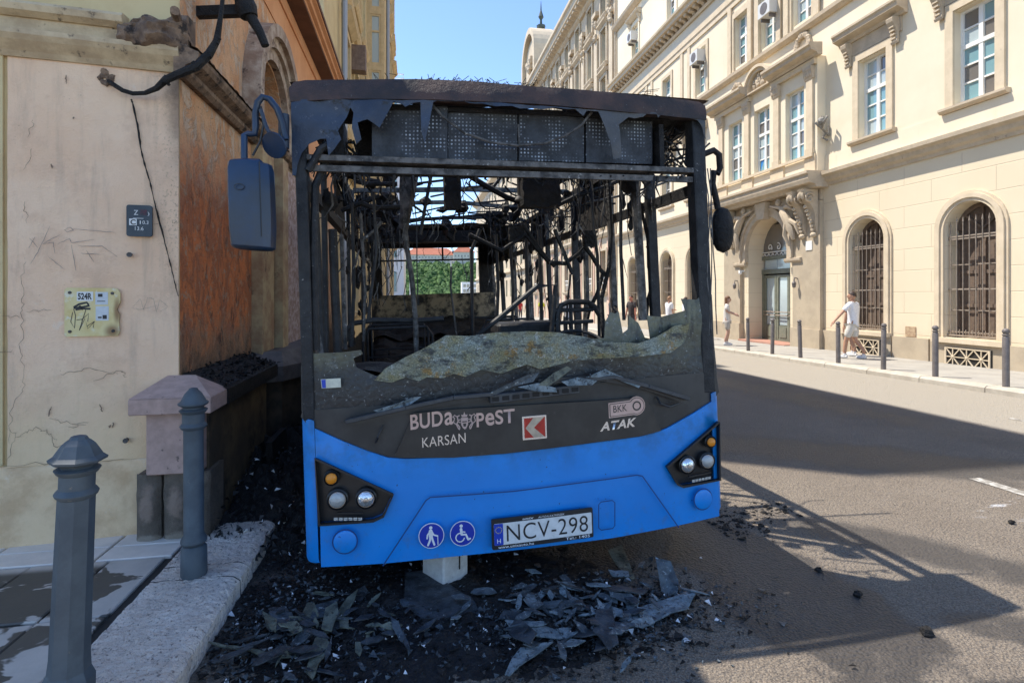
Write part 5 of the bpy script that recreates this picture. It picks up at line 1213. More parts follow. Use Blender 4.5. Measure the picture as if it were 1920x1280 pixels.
torn = [(-1.241, 2.495), (-0.813, 2.498), (-0.23, 2.5), (0.401, 2.483), (1.199, 2.472), (1.201, 2.345), (1.177, 2.417), (1.139, 2.461), (1.078, 2.47), (0.984, 2.491), (0.902, 2.492), (0.86, 2.457), (0.85, 2.485), (0.803, 2.489), (0.763, 2.458), (0.709, 2.448), (0.667, 2.452), (0.602, 2.404), (0.608, 2.29), (0.612, 2.208), (0.556, 2.196),
        (0.54, 2.3), (0.471, 2.474), (0.401, 2.477), (0.376, 2.444), (0.328, 2.482), (0.269, 2.477), (0.205, 2.483), (0.124, 2.47), (0.071, 2.477), (-0.002, 2.471), (-0.048, 2.482), (-0.14, 2.476), (-0.216, 2.491), (-0.291, 2.492), (-0.332, 2.503), (-0.394, 2.504), (-0.438, 2.508), (-0.491, 2.492), (-0.519, 2.365), (-0.545, 2.267), (-0.561, 2.332), (-0.561, 2.488),
        (-0.599, 2.484), (-0.643, 2.463), (-0.657, 2.477), (-0.705, 2.491), (-0.741, 2.423), (-0.784, 2.344), (-0.817, 2.37), (-0.845, 2.387), (-0.873, 2.381), (-0.899, 2.369), (-0.882, 2.283), (-0.911, 2.254), (-0.93, 2.346), (-0.919, 2.427), (-0.935, 2.456), (-0.956, 2.404), (-0.986, 2.357), (-1.003, 2.329), (-0.988, 2.282), (-1.023, 2.231), (-1.058, 2.196), (-1.066, 2.288), (-1.099, 2.288), (-1.155, 2.26), (-1.195, 2.209), (-1.219, 2.146), (-1.227, 2.089), (-1.246, 2.089)]
sheet('torn_header_sheet', torn, .004, .004, M_head, step=.04, vstep=.04, warp=lambda u, v: .018*mnoise.noise(Vector((u*6, v*6, 4))) + .012*mnoise.noise(Vector((u*15, v*15, 4))) + .02*max(0, 2.38-v)*3*mnoise.noise(Vector((u*5, 0, 9))))
def mk_led():
    t = NT('charred_led_board'); X = t.xyz(); s = 1/.0215
    fx = t.m2('SUBTRACT', t.m2('FRACT', t.m2('MULTIPLY', X[0], s)), .5); fz = t.m2('SUBTRACT', t.m2('FRACT', t.m2('MULTIPLY', t.m2('SUBTRACT', X[2], t.m2('MULTIPLY', X[0], .0327)), s)), .5)
    d = t.ramp(t.m2('SQRT', t.m2('ADD', t.m2('MULTIPLY', fx, fx), t.m2('MULTIPLY', fz, fz))), .20, .30, 1, 0)
    k = t.m2('MULTIPLY', d, t.ramp(t.noise(5, 6, .75), .48, .66))
    c = t.mix(t.ramp(t.noise(6, 5, .7), .35, .7), (.012, .013, .016), (.05, .055, .065)); c = t.mix(k, c, (.50, .55, .62))
    t.set(Base_Color=c, Roughness=.6); t.bump(d, .5, .004); return t.m
M_led = mk_led()
for P in ([(-0.833, 2.215), (-0.414, 2.204), (-0.404, 2.5), (-0.823, 2.507)],
          [(-0.408, 2.204), (-0.003, 2.203), (0.007, 2.5), (-0.398, 2.5)],
          [(0.007, 2.203), (0.414, 2.203), (0.425, 2.509), (0.017, 2.501)],
          [(0.428, 2.203), (0.876, 2.207), (0.888, 2.521), (0.439, 2.509)]):
    sheet('sign_board', P, -.12 + U(-.015, .015), .02, M_led, step=.2)
m = MB(); m.box(-1.05, -.98, .02, .30, 2.18, 2.42); m.box(.90, .93, .02, .35, 2.18, 2.44); m.box(-.93, .90, .24, .27, 2.15, 2.58); m.box(-1.1, 1.1, .03, .32, 2.475, 2.50); bs_(m, 'sign_housing', M_char)
m = MB()
for k in range(60):
    u = U(.92, 1.12); v = U(2.2, 2.45); m.tube([(u, .1+U(0, .2), v), (u+U(-.1, .1), .1+U(0, .2), v+U(-.12, .12)), (u+U(-.15, .15), .1+U(0, .2), v+U(-.15, .15))], U(.003, .007), 4)
for k in range(30):
    u = U(-1.15, -.95); v = U(2.2, 2.4); m.tube([(u, .1+U(0, .2), v), (u+U(-.06, .06), .1+U(0, .2), v+U(-.12, .02)), (u+U(-.1, .1), .1+U(0, .2), v+U(-.2, 0))], U(.003, .008), 4)
kind(bs_(m, 'burnt_sign_wiring', M_char2), 'stuff')
m = MB(); P = [(-0.499, 2.504), (-0.436, 2.43), (-0.318, 2.342), (-0.167, 2.29), (-0.011, 2.275), (0.15, 2.291), (0.283, 2.343), (0.386, 2.41), (0.45, 2.487)]
m.tube([BF(u, v, -.05) for u, v in P], .008, 6); m.tube([BF(*(-0.003, 2.396), -.05), BF(*(-0.001, 2.281), -.05)], .006, 5); bs_(m, 'hanging_cable', M_ashmetal)
m = MB(); P = [(-1.189, 2.198), (-0.825, 2.184), (-0.385, 2.171), (0.081, 2.162), (0.584, 2.157), (1.173, 2.157)]
for i in range(5): m.bar(BF(*P[i], -.06), BF(*P[i+1], -.06), .07, .030, (0, 0, 1))
for i in range(5): m.bar(BF(P[i][0], P[i][1]-.055, -.05), BF(P[i+1][0], P[i+1][1]-.055, -.05), .02, .034, (0, 0, 1))
bs_(m, 'header_rail', M_ashmetal)
m = MB()
for k in range(46):
    u = U(-1.05, 1.05); v = 2.105 + .01*u; h = U(.01, .07)*(1+(abs(u) > .6)); m.tube([(u, -.02+U(0, .05), v), (u+U(-.01, .01), -.01+U(0, .05), v-h*.5), (u+U(-.02, .02), 0, v-h)], U(.004, .012), 5, .002)
kind(bs_(m, 'melted_drips', M_char2), 'stuff')
m = MB()
for k in range(150):
    u = U(-.55, .15) if k < 110 else U(-1.1, 1.1); z = 2.63 + .03*math.cos(u); m.tube([(u, U(.0, .3), z), (u+U(-.04, .04), U(0, .3), z+U(.0, .022)), (u+U(-.08, .08), U(0, .3), z+U(-.012, .024))], .002, 3)
kind(bs_(m, 'roof_wire_fuzz', M_char), 'stuff')
# ---- skeleton
def pil(p, q, w, h, mat=M_char2, name='pillar'):
    m = MB(); m.bar(p, q, w, h, (0, 1, 0)); return bs_(m, name, mat, bevel=.006)
pil((-1.205, .05, .78), (-1.205, .06, 2.52), .06, .10, name='front_pillar'); pil((1.175, .05, .76), (1.165, .06, 2.50), .085, .10, name='front_pillar')
m = MB(); m.tube([(-1.165, .05, 1.15), (-1.16, .06, 1.7), (-1.14, .06, 2.05), (-1.08, .08, 2.2), (-.98, .1, 2.26)], .022, 8); m.tube([(-1.17, .01, 2.12), (-1.10, .01, 2.24), (-1.0, .02, 2.31)], .02, 8); bs_(m, 'pillar_trim', M_char2)
m = MB()
for q in range(3):
    P = [(1.155+.02*q+U(-.01, .01), -.02, 2.15-.17*k) for k in range(7)]; m.tube([(p[0]+U(-.012, .012), p[1]-.045, p[2]) for p in P], .0035, 4)
bs_(m, 'loose_wires', M_ashmetal)
pw = [.75, 1.55, 2.6, 3.65, 4.7, 5.75, 6.8, 7.85]
for i, w in enumerate(pw):
    for s in (-1, 1):
        j = U(-.02, .02); wd_ = .055 if i % 2 else .075
        if s < 0:
            if i in (1, 3, 5): continue
            wd_ = .035
        pil((s*1.20, w, .95), (s*(1.185+j), w+U(-.03, .03), 2.42), wd_, .05, random.choice((M_char2, M_ashmetal, M_char2)), 'window_post')
    if i: 
        m = MB(); P = [(-1.19, w, 2.40), (-1.12, w, 2.52), (-.6, w, 2.56+U(-.05, .03)), (0, w+U(-.04, .04), 2.57+U(-.06, .03)), (.6, w, 2.56+U(-.05, .03)), (1.12, w, 2.52), (1.19, w, 2.40)]
        for a in range(6): m.bar(P[a], P[a+1], .05, .045)
        bs_(m, 'roof_hoop', M_ashmetal if i in (1, 2, 3) else M_char2)
for s in (-1, 1):
    m = MB(); m.bar((s*1.2, .1, 2.06), (s*1.2, 7.9, 2.10), .05, .07); bs_(m, 'window_rail', M_char2)
    m = MB(); m.bar((s*1.16, .1, 2.47), (s*1.16, 7.9, 2.47), .06, .06); bs_(m, 'roof_rail', M_char2)
    m = MB()
    m.grid(lambda a, b: (s*(1.225 + .012*mnoise.noise(Vector((a*20, b*4, s)))), .62 + 7.3*a, .05 + .93*b + (.03*mnoise.noise(Vector((a*40, 2, s))) if b > .9 else 0)), 60, 8); bs_(m, 'side_panel', M_char, smooth=True)
    for f0, f1 in ((1.6, 2.6), (3.7, 4.6), (5.8, 7.9)):
        m = MB(); m.grid(lambda a, b: (s*(1.205+.01*mnoise.noise(Vector((a*12, b*5, f0)))), f0+(f1-f0)*a, 2.12+.34*b-(.06*abs(mnoise.noise(Vector((a*9, 3, f0)))) if b < .1 else 0)), 18, 5); bs_(m, 'cantrail_panel', M_char, smooth=True)
m = MB(); m.box(-1.2, 1.2, .25, 7.95, .10, .18); m.box(-.8, .8, .4, 7.6, -.02, .10); bs_(m, 'floor', M_char)
m = MB(); m.box(-1.12, 1.12, .12, .40, .62, .98); m.grid(lambda a, b: (-1.1+2.2*a, .1+.55*b, 1.0+.05*mnoise.noise(Vector((a*8, b*4, 0)))), 24, 6); bs_(m, 'dashboard', M_char)
m = MB(); m.grid(lambda a, b: (-1.15+2.3*a, 5.1+2.85*b, 2.52+.05*mnoise.noise(Vector((a*5, b*5, 0)))-.06*(b < .06)*abs(mnoise.noise(Vector((a*14, 0, 0))))), 20, 14); bs_(m, 'rear_roof_sheet', M_char)
m = MB(); m.grid(lambda a, b: (-.35+1.5*a, 4.75+.9*b, 2.42+.06*mnoise.noise(Vector((a*6, b*6, 1)))-.12*b), 14, 10); m.box(-1.1, .5, 4.75, 5.0, 2.22, 2.38); bs_(m, 'collapsed_lining', M_char)
# rear wall
def mk_rear():
    t = NT('scorched_rear_panel'); c = t.mix(t.ramp(t.noise(3.2, 5, .65), .40, .58), (.018, .016, .014), (.34, .27, .17)); c = t.mix(t.ramp(t.noise(8, 5, .7), .5, .7), c, (.03, .025, .02)); t.set(Base_Color=c, Roughness=.8); t.bump(t.noise(15, 5, .7), .4, .02); return t.m
M_rear = mk_rear()
m = MB(); m.box(-1.2, 1.2, 7.82, 7.95, .2, 1.5); bs_(m, 'rear_panel', M_rear)
m = MB(); m.box(-1.2, -1.0, 7.84, 7.94, 1.5, 2.5); m.box(.92, 1.2, 7.84, 7.94, 1.5, 2.5); m.box(-1.2, 1.2, 7.84, 7.94, 2.42, 2.52); m.box(-1.0, .92, 7.86, 7.92, 2.16, 2.19); m.box(.18, .21, 7.86, 7.92, 2.18, 2.42); bs_(m, 'rear_window_frame', M_char)
m = MB(); m.grid(lambda a, b: (-1.15+2.3*a, 6.6+1.2*b, .75+.25*b+.12*mnoise.noise(Vector((a*7, b*5, 0)))), 24, 10); m.grid(lambda a, b: (-1.15+2.3*a, 5.5+1.1*b, .35+.35*b+.15*mnoise.noise(Vector((a*7, b*5, 4)))), 24, 10); bs_(m, 'burnt_rear_seats', M_char)
for sx, a0 in ((-1, -.5), (1, .5)):
    for w in (3.0, 3.9, 5.0):
        m = MB(); x0, x1 = (-1.1, -.35) if sx < 0 else (.35, 1.1)
        P = [(x0, w, .45), (x0, w+.05, 1.0), (x0+.06, w+.06, 1.1), (x1-.06, w+.06, 1.1), (x1, w+.05, 1.0), (x1, w, .45)]
        m.tube(P, .016, 6); m.tube([(x0, w+.02, .7), (x1, w+.02, .7)], .012, 5); m.tube([(x0, w-.4, .48), (x1, w-.4, .48), (x1, w, .48), (x0, w, .48), (x0, w-.4, .48)], .014, 5); m.bar(((x0+x1)/2, w-.2, .18), ((x0+x1)/2, w-.2, .48), .05, .05)
        bs_(m, 'seat_frame', M_char2)
# named bits that read clearly in the cab
def poly(name, T, r, mat, n=7, rr=None, sm=True, parent=None):
    m = MB(); m.tube(T, r, n, rr=rr); return bs_(m, name, mat, parent, smooth=sm)
poly('bent_duct', [(-0.595, 1.2, 2.396), (-0.617, 1.2, 2.239), (-0.65, 1.2, 1.95)], .06, M_ashmetal, 7, [.075, .065, .03])
poly('bent_pole', [(-0.651, 1.2, 2.053), (-0.632, 1.2, 1.785), (-0.606, 1.2, 1.578), (-0.588, 1.2, 1.247), (-0.588, 1.2, 0.875)], .021, M_ashmetal, 8)
for T, r, mt in (([(-1.249, 0.45, 1.975), (-1.196, 0.45, 1.959), (-1.188, 0.45, 1.431), (-1.18, 0.45, 1.084)], .022, M_char2), ([(-1.207, 0.45, 1.991), (-1.232, 0.45, 1.695), (-1.215, 0.45, 1.366), (-1.186, 0.45, 1.088)], .026, M_ashmetal), ([(-1.104, 0.5, 1.865), (-1.103, 0.5, 1.495), (-1.096, 0.5, 1.092)], .028, M_char2), ([(-1.062, 0.6, 1.843), (-1.062, 0.6, 1.427), (-1.06, 0.6, 1.098)], .014, M_ashmetal), ([(-0.996, 0.7, 2.068), (-0.999, 0.7, 1.568), (-1.027, 0.7, 1.105)], .012, M_char2), ([(-0.949, 0.8, 2.012), (-0.935, 0.8, 1.57), (-0.956, 0.8, 1.13)], .010, M_ashmetal), ([(-0.852, 0.6, 2.121), (-0.844, 0.6, 1.735), (-0.913, 0.6, 1.282)], .010, M_char2)):
    poly('door_post', T, r, mt)
poly('grab_rail', [(-1.122, 1.3, 1.101), (-1.111, 1.3, 1.191), (-1.062, 1.3, 1.238), (-0.909, 1.3, 1.256), (-0.581, 1.3, 1.238), (-0.362, 1.3, 1.246)], .022, M_char2, 8)
poly('partition_frame', [(-0.2, 1, 1.077), (0.03, 1, 1.24), (0.345, 1, 1.479), (0.491, 1, 1.483), (0.443, 1, 1.094)], .020, M_char2, 6)
poly('cab_post', [(1.044, 0.7, 2.292), (1.056, 0.7, 1.794), (1.072, 0.7, 1.195)], .034, M_ashmetal, 8)
poly('cab_post', [(1.02, 0.9, 2.337), (0.998, 0.9, 1.732), (1.005, 0.9, 1.19)], .014, M_char2)
poly('cab_post', [(0.848, 1.1, 2.358), (0.852, 1.1, 1.969), (0.88, 1.1, 1.708), (0.873, 1.1, 1.015)], .014, M_char2)
poly('burnt_hose', [(0.913, 0.9, 2.315), (0.923, 0.9, 1.858), (0.897, 0.9, 1.61), (0.826, 0.9, 1.363), (0.832, 0.9, 1.032)], .018, M_char, 6)
poly('burnt_hose', [(1.126, 0.8, 2.09), (1.182, 0.8, 1.803), (1.179, 0.8, 1.597), (1.209, 0.8, 1.473), (1.165, 0.8, 1.351), (1.146, 0.8, 1.188)], .014, M_char, 6)
poly('burnt_hose', [(1.167, 0.8, 1.754), (1.219, 0.8, 1.72), (1.224, 0.8, 1.617), (1.182, 0.8, 1.577)], .010, M_char, 6)
poly('burnt_hose', [(-0.12, 1.4, 1.927), (0.145, 1.4, 1.79), (0.357, 1.4, 1.922), (0.469, 1.4, 1.785), (0.559, 1.4, 1.683), (0.701, 1.4, 1.671), (0.82, 1.4, 1.756), (0.875, 1.4, 1.815), (0.945, 1.4, 1.731), (1.014, 1.4, 1.613), (1.086, 1.4, 1.542)], .020, M_char, 6)
poly('burnt_hose', [(0.337, 1.4, 2.012), (0.425, 1.4, 1.876), (0.523, 1.4, 1.738), (0.605, 1.4, 1.646)], .016, M_char, 6)
poly('burnt_hose', [(0.959, 1.2, 1.559), (0.907, 1.2, 1.405), (0.832, 1.2, 1.275), (0.795, 1.2, 1.144)], .018, M_char, 6)
poly('loose_strut', [(0.587, 1.3, 1.953), (0.655, 1.3, 1.773), (0.732, 1.3, 1.574)], .018, M_char2, 5)
poly('loose_strut', [(0.746, 1.4, 1.578), (0.708, 1.4, 1.322), (0.687, 1.4, 1.002)], .010, M_char2, 5)
poly('loose_strut', [(0.408, 1.6, 2.039), (0.406, 1.6, 1.567), (0.396, 1.6, 1.002)], .016, M_char2, 6)
poly('loose_strut', [(0.581, 1.8, 2.016), (0.586, 1.8, 1.571), (0.576, 1.8, 0.978)], .018, M_char2, 6)
poly('loose_strut', [(0.802, 2, 1.936), (0.796, 2, 1.47), (0.789, 2, 0.953)], .022, M_ashmetal, 6)
poly('loose_strut', [(0.927, 1.5, 1.881), (0.919, 1.5, 1.361), (0.886, 1.5, 0.985)], .026, M_ashmetal, 6)
poly('loose_strut', [(0.386, 2.2, 2.015), (0.405, 2.2, 1.486), (0.376, 2.2, 0.958)], .016, M_char2, 6)
poly('loose_strut', [(0.288, 2.4, 2.039), (0.292, 2.4, 1.493), (0.251, 2.4, 0.95)], .018, M_char2, 6)
poly('loose_strut', [(0.063, 2, 2.045), (-0.025, 2, 1.845), (-0.043, 2, 0.994)], .018, M_char2, 6)
poly('loose_strut', [(-0.2, 2.2, 1.711), (-0.212, 2.2, 1.504), (-0.193, 2.2, 1.297), (-0.171, 2.2, 1.048)], .010, M_ashmetal, 5)
poly('loose_strut', [(-0.439, 1.1, 2.343), (-0.501, 1.1, 2.058), (-0.534, 1.1, 1.896)], .014, M_char2, 5)
poly('loose_strut', [(-1.094, 1, 2.063), (-0.867, 1, 2.152), (-0.822, 1, 2.168)], .018, M_char, 6)
poly('loose_strut', [(-0.952, 1, 1.85), (-0.856, 1, 1.926), (-0.812, 1, 1.984)], .012, M_ashmetal, 6)
poly('loose_strut', [(-0.981, 0.8, 2.233), (-0.893, 0.8, 2.215), (-0.694, 0.8, 2.217)], .016, M_char, 6)
poly('loose_strut', [(-0.938, 0.9, 2.096), (-0.866, 0.9, 2.066), (-0.68, 0.9, 2.073)], .018, M_char, 6)
poly('loose_strut', [(-0.206, 1, 2.356), (-0.058, 1, 2.264), (0.124, 1, 2.164), (0.269, 1, 2.115)], .022, M_char, 6)
poly('loose_strut', [(0.108, 1.1, 2.349), (0.041, 1.1, 2.265), (-0.043, 1.1, 2.256)], .014, M_char2, 6)
poly('loose_strut', [(1.227, 1.2, 2.385), (0.985, 1.2, 2.284), (0.749, 1.2, 2.212), (0.563, 1.2, 2.124)], .018, M_char, 6)
poly('loose_strut', [(1.781, 1.2, 2.415), (1.468, 1.2, 2.306), (1.125, 1.2, 2.214), (0.84, 1.2, 2.159)], .010, M_ashmetal, 6)
# burnt boxes hanging from the roof
def hbox(name, q0, q1, w, d, mat=M_char):
    u0, v1 = q0; u1, v0 = q1; m = MB()
    m.grid(lambda a, b: (u0+(u1-u0)*a+.012*mnoise.noise(Vector((a*9, b*9, u0))), w+.01*mnoise.noise(Vector((a*11, b*7, u1))), v1+(v0-v1)*b+(.03*mnoise.noise(Vector((a*13, 0, u0))) if b > .9 else 0)), 8, 8)
    m.box(u0+.01, u1-.01, w+.012, w+d, v0+.02, v1); return bs_(m, name, mat)
hbox('burnt_heater_box', (-0.359, 2.331), (-0.235, 2.058), .9, .2); hbox('burnt_fan_box', (0.209, 2.315), (0.494, 2.065), .8, .25); hbox('burnt_camera_box', (0.849, 1.942), (0.959, 1.804), 1.3, .1)
hbox('burnt_lamp_box', (0.221, 1.995), (0.355, 1.868), 1.4, .1)
m = MB(); m.lathe([(.002, .018), (.018, .013), (.028, -.006), (.029, -.012), (.02, -.018)], (0, 0, 0), 16); o = bs_(m, 'dome_sensor', M_ashmetal, smooth=True); o.location = [(0.128, 0.6, 2.083)][0]
poly('dome_stem', [(0.131, 0.6, 2.257), (0.129, 0.6, 2.098)], .012, M_ashmetal)
# driver's seat frame
T0 = [(0.493, 1, 1.042), (0.5, 1, 1.25), (0.529, 1, 1.323), (0.59, 1, 1.346), (0.748, 1, 1.341), (0.801, 1, 1.305), (0.868, 1, 1.193), (0.889, 1, 1.022)]
m = MB(); m.tube(T0, .022, 7)
for T in ([(0.475, 1, 1.284), (0.791, 1, 1.28)], [(0.455, 1, 1.185), (0.787, 1, 1.188)], [(0.607, 1, 1.337), (0.606, 1, 1.036)]): m.tube(T, .016, 6)
bs_(m, 'driver_seat_frame', M_char2, smooth=True)
m = MB(); T = [(0.062, 1.3, 1.189), (0.537, 1.3, 1.196)]; a, b = T; m.box(a[0], b[0], 1.2, 1.6, a[2]-.10, a[2]); bs_(m, 'burnt_console', M_char2, bevel=.02)
# steering wheel
m = MB(); c = [(0.578, 0.75, 1.056)][0]; R0 = .22
m.tube([(c[0]+R0*math.cos(2*math.pi*k/20), c[1]+R0*.7*math.sin(2*math.pi*k/20), c[2]-.05+R0*.55*math.sin(2*math.pi*k/20)) for k in range(21)], .014, 6); bs_(m, 'steering_wheel', M_char2)
# wiring: sagging runs and danglers under the roof
rs = random.Random(11); m = MB()
def wire(p, q, sag, r, n=7):
    P = []
    for k in range(n+1):
        t = k/n; P.append((p[0]+(q[0]-p[0])*t+rs.uniform(-.02, .02), p[1]+(q[1]-p[1])*t, p[2]+(q[2]-p[2])*t - sag*4*t*(1-t)+rs.uniform(-.015, .015)))
    m.tube(P, r, 4)
for k in range(90):
    w = rs.uniform(.3, 6.5); side = rs.random()
    u = rs.uniform(-1.15, 1.15) if side < .35 else (rs.uniform(.45, 1.18) if side < .75 else rs.uniform(-1.18, -.7))
    z = 2.5 - .1*rs.random(); wire((u, w, z), (u+rs.uniform(-.5, .5), w+rs.uniform(-.3, .5), z-rs.uniform(0, .3)), rs.uniform(.02, .22), rs.uniform(.003, .010))
for k in range(120):
    w = rs.uniform(.3, 5.5); side = rs.random()
    u = rs.uniform(-1.15, 1.15) if side < .25 else (rs.uniform(.55, 1.18) if side < .75 else rs.uniform(-1.18, -.75))
    z = rs.uniform(2.2, 2.5); l = rs.uniform(.05, .5) if rs.random() < .75 else rs.uniform(.5, 1.1)
    m.tube([(u, w, z), (u+rs.uniform(-.03, .03), w, z-l*.4), (u+rs.uniform(-.06, .06), w, z-l*.75), (u+rs.uniform(-.08, .08), w, z-l)], rs.uniform(.003, .008), 4)
kind(bs_(m, 'burnt_wiring', M_char2), 'stuff')
m = MB()
for k in range(130):
    w = rs.uniform(.25, 3.2); side = rs.random()
    u = rs.uniform(-1.17, -.62) if side < .55 else (rs.uniform(.5, 1.17) if side < .9 else rs.uniform(-.6, .5))
    z = rs.uniform(1.5, 2.48); l = rs.uniform(.06, .35); bend = rs.uniform(-.08, .08)
    m.tube([(u, w, z), (u+bend*.4, w, z-l*.4), (u+bend*rs.uniform(0, 1.5), w+.02, z-l*.75), (u+bend, w, z-l)], 0, 4, rr=[rs.uniform(.002, .005), rs.uniform(.003, .009), rs.uniform(.002, .008), .0015])
kind(bs_(m, 'ashen_hanging_strips', M_ashmetal), 'stuff')
m = MB()
for k in range(70):
    w = rs.uniform(.5, 4.8); u = rs.choice((rs.uniform(.5, 1.15), rs.uniform(-1.15, -.75), rs.uniform(-.9, .9))); z = rs.uniform(2.25, 2.52); q = rs.uniform(.03, .10)
    m.ball((u, w, z), (q, q, q*rs.uniform(.5, 1.3)), 6, 5, .45)
for k in range(60):
    w = rs.uniform(.35, 7); u = rs.choice((-1, 1))*rs.uniform(1.10, 1.19); z = rs.uniform(1.0, 2.4); q = rs.uniform(.015, .05); m.ball((u, w, z), (q, q, q*rs.uniform(1, 3)), 5, 5, .4)
kind(bs_(m, 'charred_clumps', M_char), 'stuff')
m = MB()
for k in range(40):
    u = rs.uniform(-1.15, 1.15); w = rs.uniform(.8, 4.6); z = rs.uniform(2.42, 2.56); a = rs.uniform(0, 3.14); l = rs.uniform(.2, .9); m.bar((u, w, z), (max(-1.18, min(1.18, u+l*math.cos(a))), w+l*math.sin(a), z+rs.uniform(-.08, .02)), rs.uniform(.012, .03), rs.uniform(.01, .02))
kind(bs_(m, 'fallen_roof_strips', M_char2), 'stuff')
# wheels, burnt to the rims
for s in (-1, 1):
    for w in (1.9, 6.2):
        m = MB(); m.lathe([(.40, -.12), (.42, -.05), (.42, .08), (.38, .12), (.25, .12), (.24, .02), (.08, .03), (.001, .05)], (0, 0, 0), 20, 'x'); o = bs_(m, 'wheel', M_char); o.location = (s*1.02, w, .20); o.rotation_euler.z = 0 if s > 0 else math.pi
# ---- mirrors
M_mirr = simple('sooty_blue_black_mirror', (.012, .035, .085), (.02, .03, .05), 3, .35, bump=.15, bscale=40, spots=((.12, .13, .15), 60, .68, .05))
T = [(-1.257, -0.1, 2.254), (-1.27, -0.1, 2.336), (-1.293, -0.1, 2.41), (-1.33, -0.1, 2.461), (-1.363, -0.1, 2.47), (-1.387, -0.1, 2.442), (-1.399, -0.1, 2.387), (-1.401, -0.1, 2.31), (-1.405, -0.1, 2.28), (-1.435, -0.1, 2.279), (-1.456, -0.1, 2.271), (-1.459, -0.1, 2.146)]
poly('mirror_arm', T, .017, M_mirr, 10)
poly('mirror_bracket', [(-1.272, -0.05, 2.4), (-1.278, -0.05, 2.223)], .028, M_mirr, 10)
poly('mirror_wire', [(-1.368, -0.12, 2.414), (-1.358, -0.12, 2.319), (-1.376, -0.12, 2.237), (-1.414, -0.12, 2.163)], .006, M_ink, 6)
poly('small_mirror_arm', [(-1.369, -0.12, 2.4), (-1.344, -0.12, 2.306), (-1.315, -0.12, 2.247), (-1.285, -0.12, 2.231)], .010, M_mirr, 8)
m = MB(); m.lathe([(.002, .012), (.055, .006), (.068, -.004), (.066, -.014), (.002, -.016)], (0, 0, 0), 24, 'y'); o = bs_(m, 'round_mirror', M_mirr, smooth=True); o.location = [(-1.305, -0.12, 2.22)][0]; o.rotation_euler = (R(28), R(15), R(-20))
P = [(-1.515, -0.2, 2.12), (-1.302, -0.2, 2.123), (-1.315, -0.2, 1.686), (-1.528, -0.2, 1.689)]
u0, u1, v1, v0 = P[0][0], P[1][0], P[0][2], P[2][2]
m = MB(); ring = []
for z, i in ((0, .05), (.012, .02), (.04, .006), (.25, 0), (.62, 0), (.90, .002), (.975, .008), (1, .03)):
    zz = v0 + (v1-v0)*z
    pr = [(u0+i, -.20), (u0+.018+i, -.255+i), (u0+.10, -.268+i), (u1-.055, -.262+i), (u1-.045, -.255+i), (u1-.012-i, -.235+i), (u1-i, -.19), (u1-.01-i, -.12-i), (u0+.03+i, -.12-i)]
    ring.append([(x, y, zz - (.02*(x-u0)/(u1-u0) if z < .1 else 0) + (-.012 if z > .95 and x > u1-.05 else 0)) for x, y in pr])
n = len(ring[0])
m.v = [p for r in ring for p in r]; m.f = [(a*n+b, a*n+(b+1) % n, (a+1)*n+(b+1) % n, (a+1)*n+b) for a in range(len(ring)-1) for b in range(n)] + [tuple(range(n)), tuple(range((len(ring)-1)*n, len(ring)*n))]
mo = bs_(m, 'wing_mirror', M_mirr, smooth=True); b_ = mo.modifiers.new('bevel', 'BEVEL'); b_.width = .006; b_.segments = 2; b_.limit_method = 'ANGLE'
m = MB(); m.tube([((u0+u1)/2-.035+.022*math.cos(2*math.pi*k/20), -.2725, v1-.145+.014*math.sin(2*math.pi*k/20)) for k in range(21)], .002, 4); bs_(m, 'mirror_emblem', M_ink, mo)
m = MB(); m.bar((u1-.050, -.264, v0+.05), (u1-.050, -.264, v1-.02), .003, .004, (1, 0, 0)); bs_(m, 'mirror_seam', M_ink, mo)
poly('mirror_arm', [(1.213, 0.05, 2.266), (1.289, 0.05, 2.295), (1.326, 0.05, 2.268), (1.33, 0.05, 2.182), (1.314, 0.05, 2.148), (1.284, 0.05, 2.158), (1.273, 0.05, 2.079), (1.293, 0.05, 1.987), (1.305, 0.05, 1.919)], .020, M_char, 9)
m = MB(); P = [(1.264, 0.05, 1.933), (1.401, 0.05, 1.933), (1.39, 0.05, 1.637), (1.253, 0.05, 1.64)]
u0, u1, v1, v0 = P[0][0], P[1][0], P[0][2], P[2][2]
m.grid(lambda a, b: ((u0+u1)/2 + (u1-u0)/2*math.cos(2*math.pi*a)*(math.sin(math.pi*min(1, max(0, b)))**.35)*(1+.12*mnoise.noise(Vector((math.cos(6.28*a)*2, math.sin(6.28*a)*2, b*6)))), .05+.07*math.sin(2*math.pi*a)*(math.sin(math.pi*b)**.35), v0+(v1-v0)*b), 20, 16)
bs_(m, 'melted_mirror', M_char, smooth=True)

